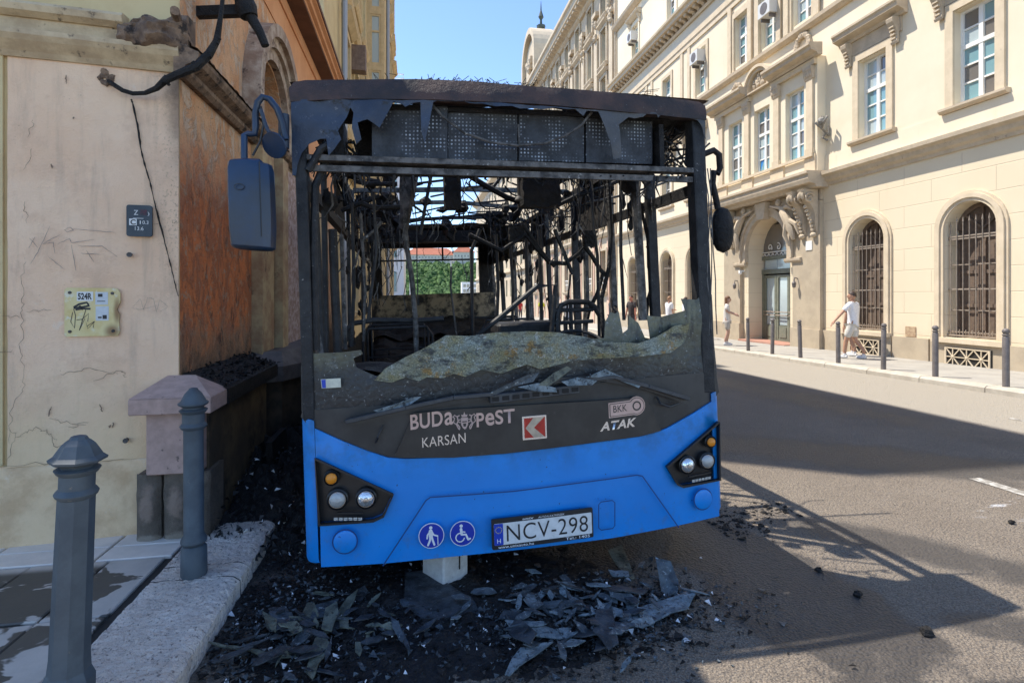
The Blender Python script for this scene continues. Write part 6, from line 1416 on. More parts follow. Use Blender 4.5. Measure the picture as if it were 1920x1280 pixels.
# ---------------------------------------------------------------- bollards
def bollard_fluted(x, y, lean, label, shaft8):
    e = empty('bollard', (x, y, G(y)+.115)); e.rotation_euler = (0, lean, 0); tag(e, label, 'bollard', 'iron bollards on the near pavement')
    m = MB()
    if shaft8: m.lathe([(.082, 0), (.080, .12), (.066, .15), (.062, .2), (.057, .78)], n=8, phase=.39); sm = False
    else: m.lathe([(.064, 0), (.066, .01), (.064, .15), (.052, .165), (.066, .185), (.064, .20), (.05, .225), (.0495, .84)], n=24); sm = True
    m.build('shaft', M_iron, e, smooth=sm)
    m = MB(); z = .78 if shaft8 else .80
    m.lathe([(.056, z), (.064, z+.008), (.068, z+.018), (.060, z+.03), (.055, z+.035), (.055, z+.085), (.062, z+.09), (.071, z+.105), (.060, z+.112)], n=20); m.build('collar', M_iron, e, smooth=True)
    m = MB(); zc = z+.10; k = 1.0 if shaft8 else .84
    m.lathe([(.05, zc), (.060*k, zc+.02), (.088*k, zc+.035), (.090*k, zc+.043), (.074*k, zc+.055), (.064*k, zc+.072), (.050*k, zc+.095), (.036*k, zc+.108), (.030*k, zc+.112), (.024*k, zc+.122), (.008, zc+.126)], n=8 if shaft8 else 20, phase=.39); m.build('cap', M_iron, e, smooth=not shaft8)
    return e
bollard_fluted(-1.255, 2.25, R(2.2), 'octagonal grey-blue bollard with domed cap nearest the camera', True)
bollard_fluted(-1.20, 3.26, R(-.2), 'round grey-blue bollard on the kerb in front of the stone pier', False)
bl_lab = ['grey post bollard nearest the right edge of the picture', 'grey post bollard left of the big grilled window', 'grey post bollard just right of the walking man', 'grey post bollard beside the walking man\'s left hand', 'grey post bollard right of the portal door', 'grey post bollard in front of the portal door', 'grey post bollard left of the portal door', 'grey post bollard hidden partly behind the bus mirror side']
for i, (x, y, ln) in enumerate(((10.12, 7.87, 0), (10.14, 9.2, 0), (10.12, 10.4, .8), (10.12, 11.7, -.5), (10.1, 13.0, -2), (10.05, 14.1, 1), (10.02, 15.2, -1.2), (10.05, 17.6, 0))):
    e = empty('post_bollard', (x, y, G(y)+.12)); e.rotation_euler = (0, R(ln), 0); tag(e, bl_lab[i], 'bollard', 'post bollards along the far kerb')
    m = MB(); m.lathe([(.052, 0), (.052, .86), (.045, .875), (.040, .88)], n=14); m.build('shaft', M_iron2, e, smooth=True)
    m = MB(); m.lathe([(.04, .88), (.054, .895), (.054, .91), (.034, .925)], n=14); m.build('collar', M_iron2, e, smooth=True)
    m = MB(); m.ball((0, 0, .965), .055, 14, 9); m.build('ball_top', M_iron2, e, smooth=True)
# ---------------------------------------------------------------- signs and cables on the near wall
def flat_text(txt, w, h, mat, name, parent, loc, bold=0):
    cu = bpy.data.curves.new('t', 'FONT'); cu.body = txt; cu.offset = bold; to = bpy.data.objects.new('t', cu); S.collection.objects.link(to)
    me = bpy.data.meshes.new_from_object(to.evaluated_get(bpy.context.evaluated_depsgraph_get())); bpy.data.objects.remove(to); bpy.data.curves.remove(cu)
    xs = [v.co.x for v in me.vertices]; ys = [v.co.y for v in me.vertices]
    for v in me.vertices: v.co = ((v.co.x-min(xs))/(max(xs)-min(xs))*w + 0, 0, 0) if False else (((v.co.x-min(xs))/(max(xs)-min(xs))-.5)*w, 0, ((v.co.y-min(ys))/(max(ys)-min(ys))-.5)*h)
    me.materials.clear(); me.materials.append(mat); o = bpy.data.objects.new(name, me); o.location = loc; return link(o, parent)
wang = math.atan2(-LD.y, -LD.x)                       # wall direction
def wall_thing(name, s, z, o): 
    e = empty(name, LF(s, z, o)); e.rotation_euler.z = wang; return e
def rr_plate(w, h, r, th):
    m = MB(); m.prism(rrect(-w/2, w/2, -h/2, h/2, r), lambda a, b, d: (a, -d, b), 0, th); return m
M_wtx = simple('sign_white', (.72, .72, .70), rough=.5)
e = wall_thing('hydrant_sign', .2205, 2.078, .03); tag(e, 'small dark blue hydrant distance sign with white numbers on cream wall', 'sign')
rr_plate(.138, .196, .012, .012).build('plate', simple('sign_dark_blue', (.018, .03, .045), (.03, .045, .06), 20, .4), e, bevel=.003)
flat_text('Z', .024, .030, M_wtx, 'lettering', e, (-.018, -.0132, .052)); flat_text(')', .010, .026, M_wtx, 'lettering', e, (.052, -.0132, .045))
flat_text('0.3', .034, .022, M_wtx, 'lettering', e, (.035, -.0132, -.010)); flat_text('13.6', .048, .024, M_wtx, 'lettering', e, (.0, -.0132, -.050)); flat_text('I', .006, .022, M_wtx, 'lettering', e, (.006, -.0132, -.010))
m = MB(); m.box(-.035, .024, -.0134, -.013, .014, .017); m.box(-.056, -.014, -.0133, -.0128, -.030, .012); m.build('white_field', M_wtx, e)
flat_text('C', .030, .034, M_ink, 'sticker_letter', e, (-.034, -.0138, -.010), bold=.03)
m = MB(); m.box(.006, .042, -.0136, -.013, .038, .072); m.build('red_scrawl', simple('dark_red_sticker', (.10, .015, .03), (.02, .02, .03), 60, .5), e)
# yellow plate with stickers
def mk_yplate():
    t = NT('stained_yellow_plate'); c = t.mix(t.ramp(t.noise(9, 4, .6), .35, .65), (.72, .60, .30), (.66, .50, .20)); c = t.mix(t.ramp(t.noise(14, 4, .7), .55, .72), c, (.74, .70, .56))
    c = t.mix(t.m2('MULTIPLY', t.ell(-1.905, 1.37, .06, .06, .2, 1.0, axes=(0, 2)), .85), c, (.22, .10, .035)); c = t.mix(t.m2('MULTIPLY', t.ell(-1.878, 1.50, .03, .12, .2, 1.0, axes=(0, 2)), .85), c, (.22, .10, .035))
    t.set(Base_Color=c, Roughness=.5); return t.m
e = wall_thing('yellow_plate', .479, 1.493, .026); tag(e, 'stained yellow metal plate with stickers and black scrawl on cream wall', 'sign')
m = MB(); w, h = .146, .150
P = [(-w+.008, -h), (w-.012, -h), (w-.002, -h+.02), (w-.006, -.06), (w-.001, -.02), (w-.016, .012), (w-.008, .04), (w+.002, .06), (w, .12), (w-.012, h-.006), (w-.03, h-.002), (-w+.012, h), (-w, h-.012), (-w, -h+.01)]
m.prism(P, lambda a, b, d: (a, -d, b), 0, .010); m.build('plate', mk_yplate(), e, bevel=.003)
for x, z in ((-.12, .122), (.108, .118), (-.12, -.122), (.112, -.122)):
    m = MB(); m.lathe([(.010, 0), (.009, -.006), (.001, -.008)], (x, -.010, z), 10, 'y'); m.build('rivet', M_ashmetal, e, smooth=True)
m = MB(); m.box(-.083, .004, -.0115, -.0106, .070, .128); m.build('sticker', M_wtx, e); flat_text('524R', .075, .042, M_ink, 'sticker_lettering', e, (-.040, -.0120, .099), bold=.04)
m = MB(); m.box(.016, .084, -.0116, -.0106, .046, .126); m.box(.018, .088, -.0113, -.0105, -.055, .036); o = m.build('paper_sticker', simple('paper_pale_blue', (.55, .58, .60), (.62, .64, .65), 30, .7), e)
m = MB(); m.box(.03, .055, -.0121, -.0117, .095, .115); m.box(.025, .07, -.0121, -.0117, .065, .07); m.box(.055, .078, -.0118, -.0114, -.045, -.02); m.box(.03, .05, -.0118, -.0114, -.04, -.03); m.build('sticker_print', M_ink, e)
def scr(pts, w, mt=M_ink):
    m = MB(); vs = []; n = len(pts)
    for i, (x, z) in enumerate(pts):
        a = pts[max(0, i-1)]; b = pts[min(n-1, i+1)]; dx, dz = b[0]-a[0], b[1]-a[1]; l = math.hypot(dx, dz) or 1; vs += [(x-dz/l*w/2, -.0112, z+dx/l*w/2), (x+dz/l*w/2, -.0112, z-dx/l*w/2)]
    m.add(vs, [(2*i, 2*i+1, 2*i+3, 2*i+2) for i in range(n-1)]); m.build('scrawl', mt, e)
for p in ([(-.105, .0), (-.115, -.06), (-.095, -.10), (-.09, -.02), (-.10, .02)], [(-.085, -.05), (-.055, -.045)], [(-.035, .015), (-.07, -.115)], [(-.07, -.115), (-.04, -.04), (-.025, -.105), (.012, -.06)], [(-.06, -.05), (-.02, -.01), (-.025, -.06)], [(-.03, -.09), (.01, -.06), (.004, -.10)]): scr(p, .004)
for p in ([(-.10, .03), (-.07, .05), (-.03, .06), (-.02, .045)], [(-.10, .025), (-.06, .03), (-.015, .04)], [(-.09, .015), (-.05, .022), (-.01, .02)], [(-.07, .04), (-.05, .015)]): scr(p, .012)
# cable from the hole in the wall, sagging round the corner up to the burnt lamp
hole = (.404, 2.985)
m = MB()
for k in range(26): a = U(0, 6.28); q = U(.0, .045); m.ball(LF(hole[0]+q*math.cos(a), hole[1]+q*math.sin(a)*1.1, .02), (.016, .012, .016), 5, 4, .4)
sub(m, 'cable_hole', M_ledge2)
m = MB(); P = [LF(.395, 2.965, .02), LF(.36, 2.935, .06), LF(.30, 2.895, .08), LF(.24, 2.878, .09), LF(.17, 2.885, .10), LF(.10, 2.915, .12), LF(.04, 2.965, .15), (XL+.16, CY-.16, 3.06), (XL+.22, CY-.12, 3.16), (XL+.26, CY-.10, 3.26), (XL+.28, CY-.08, 3.45), (XL+.30, CY-.06, 3.75)]
m.tube(P, .014, 8, rr=[.014]*5+[.018, .024, .028, .028, .022, .014, .013]); cb = tag(m.build('burnt_cable', M_char, smooth=True), 'thick black burnt cable sagging across the wall corner', 'cable')
m = MB()
for k in range(40):
    i = rs.randint(6, 9); p = Vector(P[i]); m.tube([p, p+Vector((rs.uniform(-.025, .025), rs.uniform(-.02, .01), rs.uniform(-.035, .03)))], rs.uniform(.006, .014), 5)
kind(m.build('melted_insulation', M_char, cb), 'stuff')
m = MB(); P2 = [(0.269, 2.86), (0.26, 2.827), (0.231, 2.675), (0.21, 2.505), (0.166, 2.337), (0.131, 2.166), (0.092, 1.994), (0.052, 1.82), (0.021, 1.681), (-0, 1.575)]
Q = []
for i in range(len(P2)-1):
    for k in range(6): t = k/6; Q.append(LF(P2[i][0]+(P2[i+1][0]-P2[i][0])*t+U(-.002, .002), P2[i][1]+(P2[i+1][1]-P2[i][1])*t, .03))
m.tube(Q, .006, 5, rr=[.006*U(.5, 1.5)*(1-.5*i/len(Q)) for i in range(len(Q))]); tag(m.build('dangling_wire', M_char), 'thin scorched wire running down the cream wall beside the hydrant sign', 'wire')
le = empty('burnt_lamp', (XL+.02, 4.3, 3.85)); tag(le, 'burnt black wall lamp hanging at the corner above the cable', 'lamp')
m = MB(); m.bar((XL-.02, 4.25, 3.62), (XL+.40, 4.22, 3.66), .06, .07); o = sub(m, 'arm', M_char, le)
m = MB(); m.tube([(XL+.30, 4.2, 3.80), (XL+.34, 4.2, 3.66), (XL+.36, 4.2, 3.60)], .06, 10, rr=[.05, .075, .06]); m.tube([(XL+.36, 4.2, 3.62), (XL+.43, 4.2, 3.50), (XL+.47, 4.2, 3.40)], .03, 9, rr=[.04, .032, .028]); sub(m, 'lamp_head', M_char, le, smooth=True)
# ---------------------------------------------------------------- people
def mesh_skin(name, verts, edges, mat, parent, root=0, sub_=1):
    me = bpy.data.meshes.new(name); me.from_pydata([v[:3] for v in verts], edges, []); me.materials.append(mat)
    o = bpy.data.objects.new(name, me); link(o, parent)
    o.modifiers.new('skin', 'SKIN').use_smooth_shade = True
    if not me.skin_vertices: 
        bpy.context.view_layer.objects.active = o
    sv = me.skin_vertices[0].data if me.skin_vertices else None
    if sv:
        for i, v in enumerate(verts): r = v[3]; sv[i].radius = r if isinstance(r, tuple) else (r, r); sv[i].use_root = (i == root)
    s = o.modifiers.new('sub', 'SUBSURF'); s.levels = sub_; s.render_levels = sub_
    return o
_cm = {}
def cmat(c, r=.85):
    k = tuple(c)
    if k not in _cm: _cm[k] = simple('cloth_%d' % len(_cm), c, tuple(x*.85 for x in c), 25, r)
    return _cm[k]
def person(x, y, rz, h, label, shirt, legs, skin=(.42, .24, .16), hair=(.05, .03, .02), shorts=False, lhand=None, rhand=None, step=.0, longhair=False, zoff=.12, long_sleeve=False, shoes=(.7, .7, .7), sit=False, headturn=0):
    e = empty('person', (x, y, G(y)+zoff), rz); e.scale = (h/1.75,)*3; tag(e, label, 'person', None)
    # figure faces local -y; x right-hand side negative
    M_s = cmat(skin, .6); hz = .93 if not sit else .48
    LHx, RHx = .095, -.095
    kL = (LHx+.01, -.05-step*.12, hz-.44) if not sit else (LHx+.05, -.42, hz+.02); aL = (LHx+.015, .0-step*.26, .085) if not sit else (LHx+.05, -.42, .085)
    kR = (RHx-.01, -.03+step*.06, hz-.44) if not sit else (RHx-.05, -.42, hz+.02); aR = (RHx-.015, .06+step*.26, .10 if step else .085) if not sit else (RHx-.05, -.42, .085)
    sh = hz+.52; lh = lhand or (.27, -.06, hz-.10); rh = rhand or (-.27, -.06, hz-.10)
    def elbow(s, hnd):
        a = Vector((s*.19, 0, sh)); b = Vector(hnd); mid = (a+b)/2; d = (b-a).length; out = math.sqrt(max(0, .29**2-(d/2)**2)); q = Vector((s*.45, .9, -.2)).normalized()*out; return tuple(mid+q)
    eL, eR = elbow(1, lh), elbow(-1, rh)
    V = [(0, .0, hz+.02, (.13, .10)), (0, .01, hz+.20, (.125, .095)), (0, .0, hz+.40, (.15, .105)), (0, 0, hz+.53, (.10, .08)), (0, -.005, hz+.60, .052), (0, -.02, hz+.665, .058),
         (LHx, 0, hz-.05, .088), (*kL, .058), (aL[0], aL[1], aL[2]+.14, .050), (*aL, .036), (aL[0]+.01, aL[1]-.14, .045, .034),
         (RHx, 0, hz-.05, .088), (*kR, .058), (aR[0], aR[1], aR[2]+.14, .050), (*aR, .036), (aR[0]-.01, aR[1]-.14, .045, .034),
         (.175, 0, sh-.01, .058), (*eL, .042), (*lh, .027), (-.175, 0, sh-.01, .058), (*eR, .042), (*rh, .027)]
    E = [(0, 1), (1, 2), (2, 3), (3, 4), (4, 5), (0, 6), (6, 7), (7, 8), (8, 9), (9, 10), (0, 11), (11, 12), (12, 13), (13, 14), (14, 15), (2, 16), (16, 17), (17, 18), (2, 19), (19, 20), (20, 21)]
    b = mesh_skin('body', V, E, M_s, e)
    # hands with fingers
    for s, hd, el in ((1, lh, eL), (-1, rh, eR)):
        d = (Vector(hd)-Vector(el)).normalized(); sd = d.cross(Vector((0, 0, 1))); sd = sd.normalized() if sd.length > .05 else Vector((0, -1, 0)); p0 = Vector(hd); m = MB()
        m.tube([p0-d*.01, p0+d*.03, p0+d*.085], .03, 8, rr=[.024, .034, .030])
        for k in range(4):
            o_ = sd*(-.026+.0175*k); L = (.07, .08, .075, .058)[k]; dn = Vector((0, 0, -.012)); m.tube([p0+d*.07+o_, p0+d*(.085+L*.5)+o_+dn*.5, p0+d*(.08+L)+o_+dn*1.8], .0085, 6, rr=[.0095, .009, .006])
        m.tube([p0+d*.03-sd*.028, p0+d*.065-sd*.048, p0+d*.09-sd*.05], .010, 6, rr=[.012, .010, .007]); m.build('hand', M_s, e, smooth=True)
    # head
    hd = empty('head', (0, -.03, hz+.735), headturn, e)
    m = MB(); m.grid(lambda a, b: ((lambda ph, th: (.075*math.sin(th)*math.cos(ph)*(1-.18*max(0, -math.cos(th))), (.095*math.sin(th)*math.sin(ph) - .012*max(0, -math.cos(th))), .118*math.cos(th)))(2*math.pi*a, math.pi*b)), 16, 12)
    m.tube([(0, -.090, .02), (0, -.108, -.015), (0, -.095, -.025)], .012, 6, rr=[.007, .014, .010])
    for s in (-1, 1): m.ball((s*.076, .005, -.005), (.010, .018, .030), 6, 5)
    m.build('face', M_s, hd, smooth=True)
    m = MB()
    for s in (-1, 1): m.ball((s*.030, -.084, .012), (.012, .008, .006), 6, 4)
    m.ball((0, -.088, -.055), (.022, .008, .005), 6, 4); m.build('features', cmat((.10, .05, .04)), hd)
    m = MB(); m.grid(lambda a, b: ((lambda ph, th: ((.084+.006*mnoise.noise(Vector((ph*3, th*4, x))))*math.sin(th)*math.cos(ph), .012+(.102+.01*mnoise.noise(Vector((ph*4, th*5, y))))*math.sin(th)*math.sin(ph), .012+.128*math.cos(th)))(2*math.pi*a, (math.pi*(.36+.22*(.5+.5*math.sin(2*math.pi*a))))*b)), 18, 8)
    if longhair: m.grid(lambda a, b: (.085*math.cos(math.pi*a)*(1+.2*b), .03+.085*math.sin(math.pi*a), .06-.34*b), 12, 8)
    m.build('hair', cmat(hair, .6), hd, smooth=True)
    # clothes
    sl = .62 if not long_sleeve else 1.55
    def along(a, b, t): return tuple(a[i]+(b[i]-a[i])*t for i in range(3))
    SV = [(0, .0, hz-.20, (.185, .150)), (0, .0, hz-.05, (.175, .142)), (0, .01, hz+.20, (.155, .125)), (0, .0, hz+.40, (.175, .13)), (0, 0, hz+.55, (.09, .075)), (.18, 0, sh-.0, .080), (*along((.18, 0, sh), eL, .8), .072), (-.18, 0, sh-.0, .080), (*along((-.18, 0, sh), eR, .8), .072)]
    SE = [(0, 1), (1, 2), (2, 3), (3, 4), (3, 5), (5, 6), (3, 7), (7, 8)]
    if long_sleeve: SV += [(*along(eL, lh, .9), .045), (*along(eR, rh, .9), .045)]; SE += [(6, 9), (8, 10)]
    mesh_skin('shirt', SV, SE, cmat(shirt), e)
    t = .85 if shorts else 1.0
    LV = [(0, .0, hz+.04, (.15, .12)), (LHx, 0, hz-.08, .112), (*along((LHx, 0, hz-.05), kL, t), .095 if shorts else .074), (RHx, 0, hz-.08, .112), (*along((RHx, 0, hz-.05), kR, t), .095 if shorts else .074)]
    LE = [(0, 1), (1, 2), (0, 3), (3, 4)]
    if not shorts: LV += [(aL[0], aL[1], aL[2]+.02, .056), (aR[0], aR[1], aR[2]+.02, .056)]; LE += [(2, 5), (4, 6)]
    mesh_skin('shorts' if shorts else 'trousers', LV, LE, cmat(legs), e)
    for a in (aL, aR):
        m = MB(); m.tube([(a[0], a[1]+.06, .05), (a[0], a[1]-.02, .055), (a[0], a[1]-.12, .045), (a[0], a[1]-.19, .035)], .05, 8, rr=[.042, .05, .046, .022]); m.tube([(a[0], a[1], .05), (a[0], a[1], .14)], .045, 8, rr=[.048, .043]); m.build('shoe', cmat(shoes), e, smooth=True)
    return e
WH = (.80, .80, .82)
person(11.29, 12.55, R(-158), 1.72, 'man in white T-shirt and pale shorts reaching toward a post bollard', WH, (.62, .60, .55), (.46, .25, .16), shorts=True, lhand=(.50, -.22, 1.0), step=.6, headturn=R(35))
person(11.86, 13.2, R(-165), 1.72, 'person in navy top walking hidden behind the man in white', (.03, .03, .10), (.35, .30, .25), shorts=True, step=-.5)
person(10.6, 17.3, R(60), 1.66, 'long-haired woman in white standing left of the portal by the bus edge', (.70, .66, .62), (.45, .42, .38), (.5, .3, .22), (.16, .07, .03), shorts=True, longhair=True, lhand=(.12, -.28, 1.15), rhand=(-.1, -.28, 1.12))
person(6.1, 21.5, R(170), 1.80, 'man in pale T-shirt seen from behind through the driver window', (.66, .66, .68), (.05, .055, .06), step=.2)
person(8.9, 24.0, R(95), 1.75, 'person with long hair in black beside the burnt driver cab post', (.03, .03, .035), (.04, .04, .05), longhair=True)
person(9.7, 23.6, R(-60), 1.78, 'red-faced man in dark top facing the bus', (.05, .04, .04), (.05, .05, .06), (.55, .22, .15))
person(10.9, 22.3, R(100), 1.72, 'person in white shirt left of the second arched window', WH, (.5, .48, .45), (.55, .3, .2), (.3, .16, .08), lhand=(.1, -.32, 1.2))
person(11.5, 22.0, R(80), 1.68, 'second person in white close behind the first by the wall', WH, (.4, .38, .35), (.5, .28, .2))
person(11.2, 20.6, R(115), 1.74, 'dark-haired person in white top with black bag by the arched window', (.74, .72, .72), (.03, .03, .03), rhand=(-.15, -.3, 1.1))
person(9.6, 50, R(20), 1.72, 'distant person in a red top far down the pavement', (.50, .04, .04), (.08, .08, .1))
person(9.5, 46, R(-20), 1.74, 'distant person in a pale grey top next to the one in red', (.55, .55, .56), (.1, .1, .12))
person(9.3, 40, R(10), 1.75, 'distant worker in yellow high-visibility vest', (.62, .62, .04), (.08, .1, .16))
person(9.8, 37, R(180), 1.70, 'distant person with red hair and dark clothes', (.08, .05, .06), (.06, .06, .08), hair=(.35, .08, .04))
# ---------------------------------------------------------------- block and debris under the front
def ground_pt(p, dz=0): return (p[0], p[1], G(p[1])+dz)
bx, by = (0.17, 3.11)
m = MB(); e = empty('white_block', (bx, by+.10, G(by))); e.rotation_euler.z = R(38); tag(e, 'scuffed white wooden block standing under the bus front', 'block')
m.box(-.095, .095, -.095, .095, 0, .30); m.build('body', simple('scuffed_white_wood', (.62, .60, .55), (.48, .45, .41), 12, .7, bump=.2, spots=((.2, .18, .16), 18, .63, .06)), e, bevel=.008)
m = MB(); m.box(.0, .035, -.0975, -.0945, .16, .20); m.box(.02, .03, -.0972, -.0945, .07, .16); m.build('slot', M_dark, e)
M_sh1 = simple('grey_glass_sheet', (.035, .043, .05), (.10, .12, .13), 14, .4, bump=.8, bscale=60, bdist=.01, spots=((.26, .29, .30), 40, .58, .06), spec=.4); M_sh2 = simple('pale_crazed_glass', (.24, .29, .31), (.10, .13, .145), 18, .45, bump=.9, bscale=80, bdist=.01, spots=((.03, .035, .04), 40, .55, .06), spec=.4)
M_sh3 = simple('dark_laminate', (.02, .023, .026), (.065, .073, .08), 12, .5, bump=.8, bscale=40, bdist=.01, spots=((.16, .17, .18), 60, .62, .05), spec=.35); M_sh4 = simple('olive_laminate', (.06, .065, .05), (.17, .18, .135), 12, .5, bump=.8, bscale=50, bdist=.01, spots=((.025, .027, .025), 30, .56, .06), spec=.4)
def shard(outline, mat, label, lift=.02, group=None, curl=.02, tilt=None, cat='glass shard', dz=.004):
    cx = sum(p[0] for p in outline)/len(outline); cy = sum(p[1] for p in outline)/len(outline)
    bm = bmesh.new(); bm.faces.new([bm.verts.new((p[0]-cx, p[1]-cy, 0)) for p in outline]); bmesh.ops.triangulate(bm, faces=bm.faces[:]); bmesh.ops.subdivide_edges(bm, edges=bm.edges[:], cuts=2, use_grid_fill=True)
    sd = U(0, 99); r = bmesh.ops.extrude_face_region(bm, geom=bm.faces[:]); tp = {g for g in r['geom'] if isinstance(g, bmesh.types.BMVert)}
    for v in bm.verts: v.co.z = abs(curl*mnoise.noise(Vector((v.co.x*7+sd, v.co.y*7, 0))))*2 + lift + (.005 if v in tp else 0)
    bmesh.ops.recalc_face_normals(bm, faces=bm.faces[:]); me = bpy.data.meshes.new('glass_shard'); bm.to_mesh(me); bm.free(); me.materials.append(mat)
    o = bpy.data.objects.new('glass_shard', me); o.location = (cx, cy, G(cy)+dz); o.rotation_euler = tilt or (U(-.05, .05), U(-.05, .05), 0); link(o); return tag(o, label, cat, group)
GP = 'windscreen debris on the road'
shard([(-0.06, 3.23), (0.06, 3.25), (0.19, 3.07), (0.3, 2.92), (0.33, 2.75), (0.21, 2.72), (0.03, 2.78), (-0.06, 2.92)], M_sh3, 'large dark flat sheet lying beside the white block', .005, GP, .01, dz=.01)
shard([(1, 2.59), (1.14, 2.66), (1.29, 2.7), (1.48, 2.74), (1.47, 2.7), (1.36, 2.59), (1.26, 2.57), (1.14, 2.53), (1.02, 2.55)], M_sh2, 'long pale crazed glass strip at the right of the debris', .02, GP, .012)
shard([(1.39, 3.03), (1.46, 2.98), (1.45, 2.87), (1.38, 2.76), (1.32, 2.8)], M_sh1, 'dark grey glass piece tilted up behind the pale strip', .05, GP, .02, (R(38), R(-12), 0))
shard([(0.43, 2.65), (0.53, 2.64), (0.66, 2.56), (0.74, 2.55), (0.69, 2.49), (0.57, 2.51), (0.46, 2.57)], M_sh2, 'pale crazed strip in the middle of the debris', .02, GP, .012)
shard([(0.47, 2.44), (0.63, 2.47), (0.6, 2.44), (0.52, 2.38), (0.44, 2.32), (0.39, 2.27), (0.37, 2.28), (0.42, 2.38)], M_sh2, 'narrow pale strip pointing at the camera', .02, GP, .012)
shard([(-0.45, 2.89), (-0.4, 2.94), (-0.38, 2.84), (-0.39, 2.68), (-0.44, 2.71)], M_sh4, 'olive laminate strip standing out left of the debris', .05, GP, .012)
shard([(-0.46, 2.44), (-0.46, 2.66), (-0.42, 2.71), (-0.38, 2.58), (-0.41, 2.48), (-0.42, 2.38)], M_sh4, 'olive laminate strip lying nearest the camera', .03, GP, .012)
shard([(-0.96, 2.75), (-0.82, 2.7), (-0.66, 2.63), (-0.54, 2.63), (-0.53, 2.59), (-0.64, 2.59), (-0.79, 2.67), (-0.94, 2.73)], M_sh4, 'long thin olive strip beside the kerb', .01, GP, .01)
shard([(-0.73, 2.92), (-0.62, 2.92), (-0.57, 2.8), (-0.63, 2.76), (-0.69, 2.81)], M_sh1, 'grey glass square left of the olive strips', .03, GP, .01)
shard([(0.89, 2.63), (0.98, 2.64), (0.91, 2.37), (0.85, 2.34), (0.82, 2.47)], M_sh3, 'dark sheet propped in the middle of the pile', .04, GP, .012)
shard([(0.81, 3.04), (0.85, 3.06), (0.88, 2.92), (0.84, 2.89)], M_sh1, 'small grey strip under the number plate', .02, GP, .01)
shard([(1.11, 3.05), (1.22, 3.01), (1.2, 2.95), (1.11, 2.98)], M_sh2, 'flat greenish piece behind the pile', .03, GP, .01)
shard([(1.2, 3.31), (1.32, 3.37), (1.25, 2.99), (1.22, 2.96), (1.19, 3.1)], M_sh4, 'bent trim strip hanging below the bumper', .01, GP, .012)
rs2 = random.Random(5)
for k in range(210):
    if k < 125: x, y = rs2.gauss(.82, .27), rs2.gauss(2.69, .14)
    else: x, y = rs2.gauss(-.45, .23), rs2.gauss(2.73, .14)
    if x < -.88: continue
    a = rs2.uniform(0, 6.28); l = rs2.uniform(.02, .085)*(1.6 if k % 6 == 0 else 1); w = l*rs2.uniform(.12, .55); P = []; nq = rs2.randint(4, 6)
    for q in range(nq):
        t = 6.28*q/nq+rs2.uniform(-.35, .35); P.append((x+l*math.cos(t)*math.cos(a)-w*math.sin(t)*math.sin(a), y+l*math.cos(t)*math.sin(a)+w*math.sin(t)*math.cos(a)))
    right = k < 125
    mt_ = rs2.choice((M_sh1, M_sh2, M_sh1, M_sh3)) if right else rs2.choice((M_sh4, M_sh1, M_sh3, M_sh3)); ad = {M_sh1: 'grey', M_sh2: 'pale', M_sh3: 'blackened', M_sh4: 'olive'}[mt_]
    shard(P, mt_, 'small %s windscreen glass piece in the pile right of the block' % ad if right else 'small %s windscreen glass piece scattered between kerb and block' % ad, rs2.uniform(.0, .035), 'small glass pieces right of the block' if right else 'small glass pieces left of the block', .008, (rs2.uniform(-.3, .3), rs2.uniform(-.3, .3), 0), dz=.015)
m = MB()
m.grid(lambda a, b: (-.93+2.35*a, 2.15+1.5*b, G(2.15+1.5*b) - .012 + math.exp(-(((a-.45)/.42)**4+((b-.5)/.42)**4))*(.016 + .028*abs(mnoise.noise(Vector((a*16, b*11, 0)))) + .02*abs(mnoise.noise(Vector((a*44, b*30, 2)))))), 150, 100)
o = kind(m.build('debris', M_char), 'stuff'); o['label'] = 'low crust of black ash on the road before the bus'
m = MB(); m2_ = MB(); m3_ = MB()
for k in range(9000):
    z = rs2.random()
    if z < .45: x, y = rs2.gauss(.78, .36), rs2.gauss(2.68, .19)
    elif z < .8: x, y = rs2.gauss(-.46, .30), rs2.gauss(2.80, .27)
    else: x, y = rs2.uniform(-1.0, .7), rs2.uniform(2.7, 4.0)
    if x < -.93: continue
    a = rs2.uniform(0, 6.28); l = rs2.uniform(.004, .028)*(1 if rs2.random() < .9 else 2); h = rs2.uniform(.002, .022); z0 = G(y)+.003
    T = [(x, y, z0+rs2.uniform(0, h)), (x+l*math.cos(a), y+l*math.sin(a), z0+rs2.uniform(0, h)), (x+l*.8*math.cos(a+1.2), y+l*.8*math.sin(a+1.2), z0+h)]
    q = rs2.random(); (m if q < .55 else m2_ if q < .962 else m3_).add(T + [(t[0]+.002, t[1]+.001, t[2]-.004) for t in T], [(0, 1, 2), (3, 5, 4), (0, 3, 4, 1), (1, 4, 5, 2)])
for mm, mt, lb_ in ((m, M_char, 'black ash flakes spread on the road under the bus front'), (m2_, M_sh1, 'tiny grey glass crumbs spread on the road before the bus'), (m3_, M_wht, 'white ash and paper flecks on the black ground')):
    o = kind(mm.build('debris', mt), 'stuff'); o['label'] = lb_
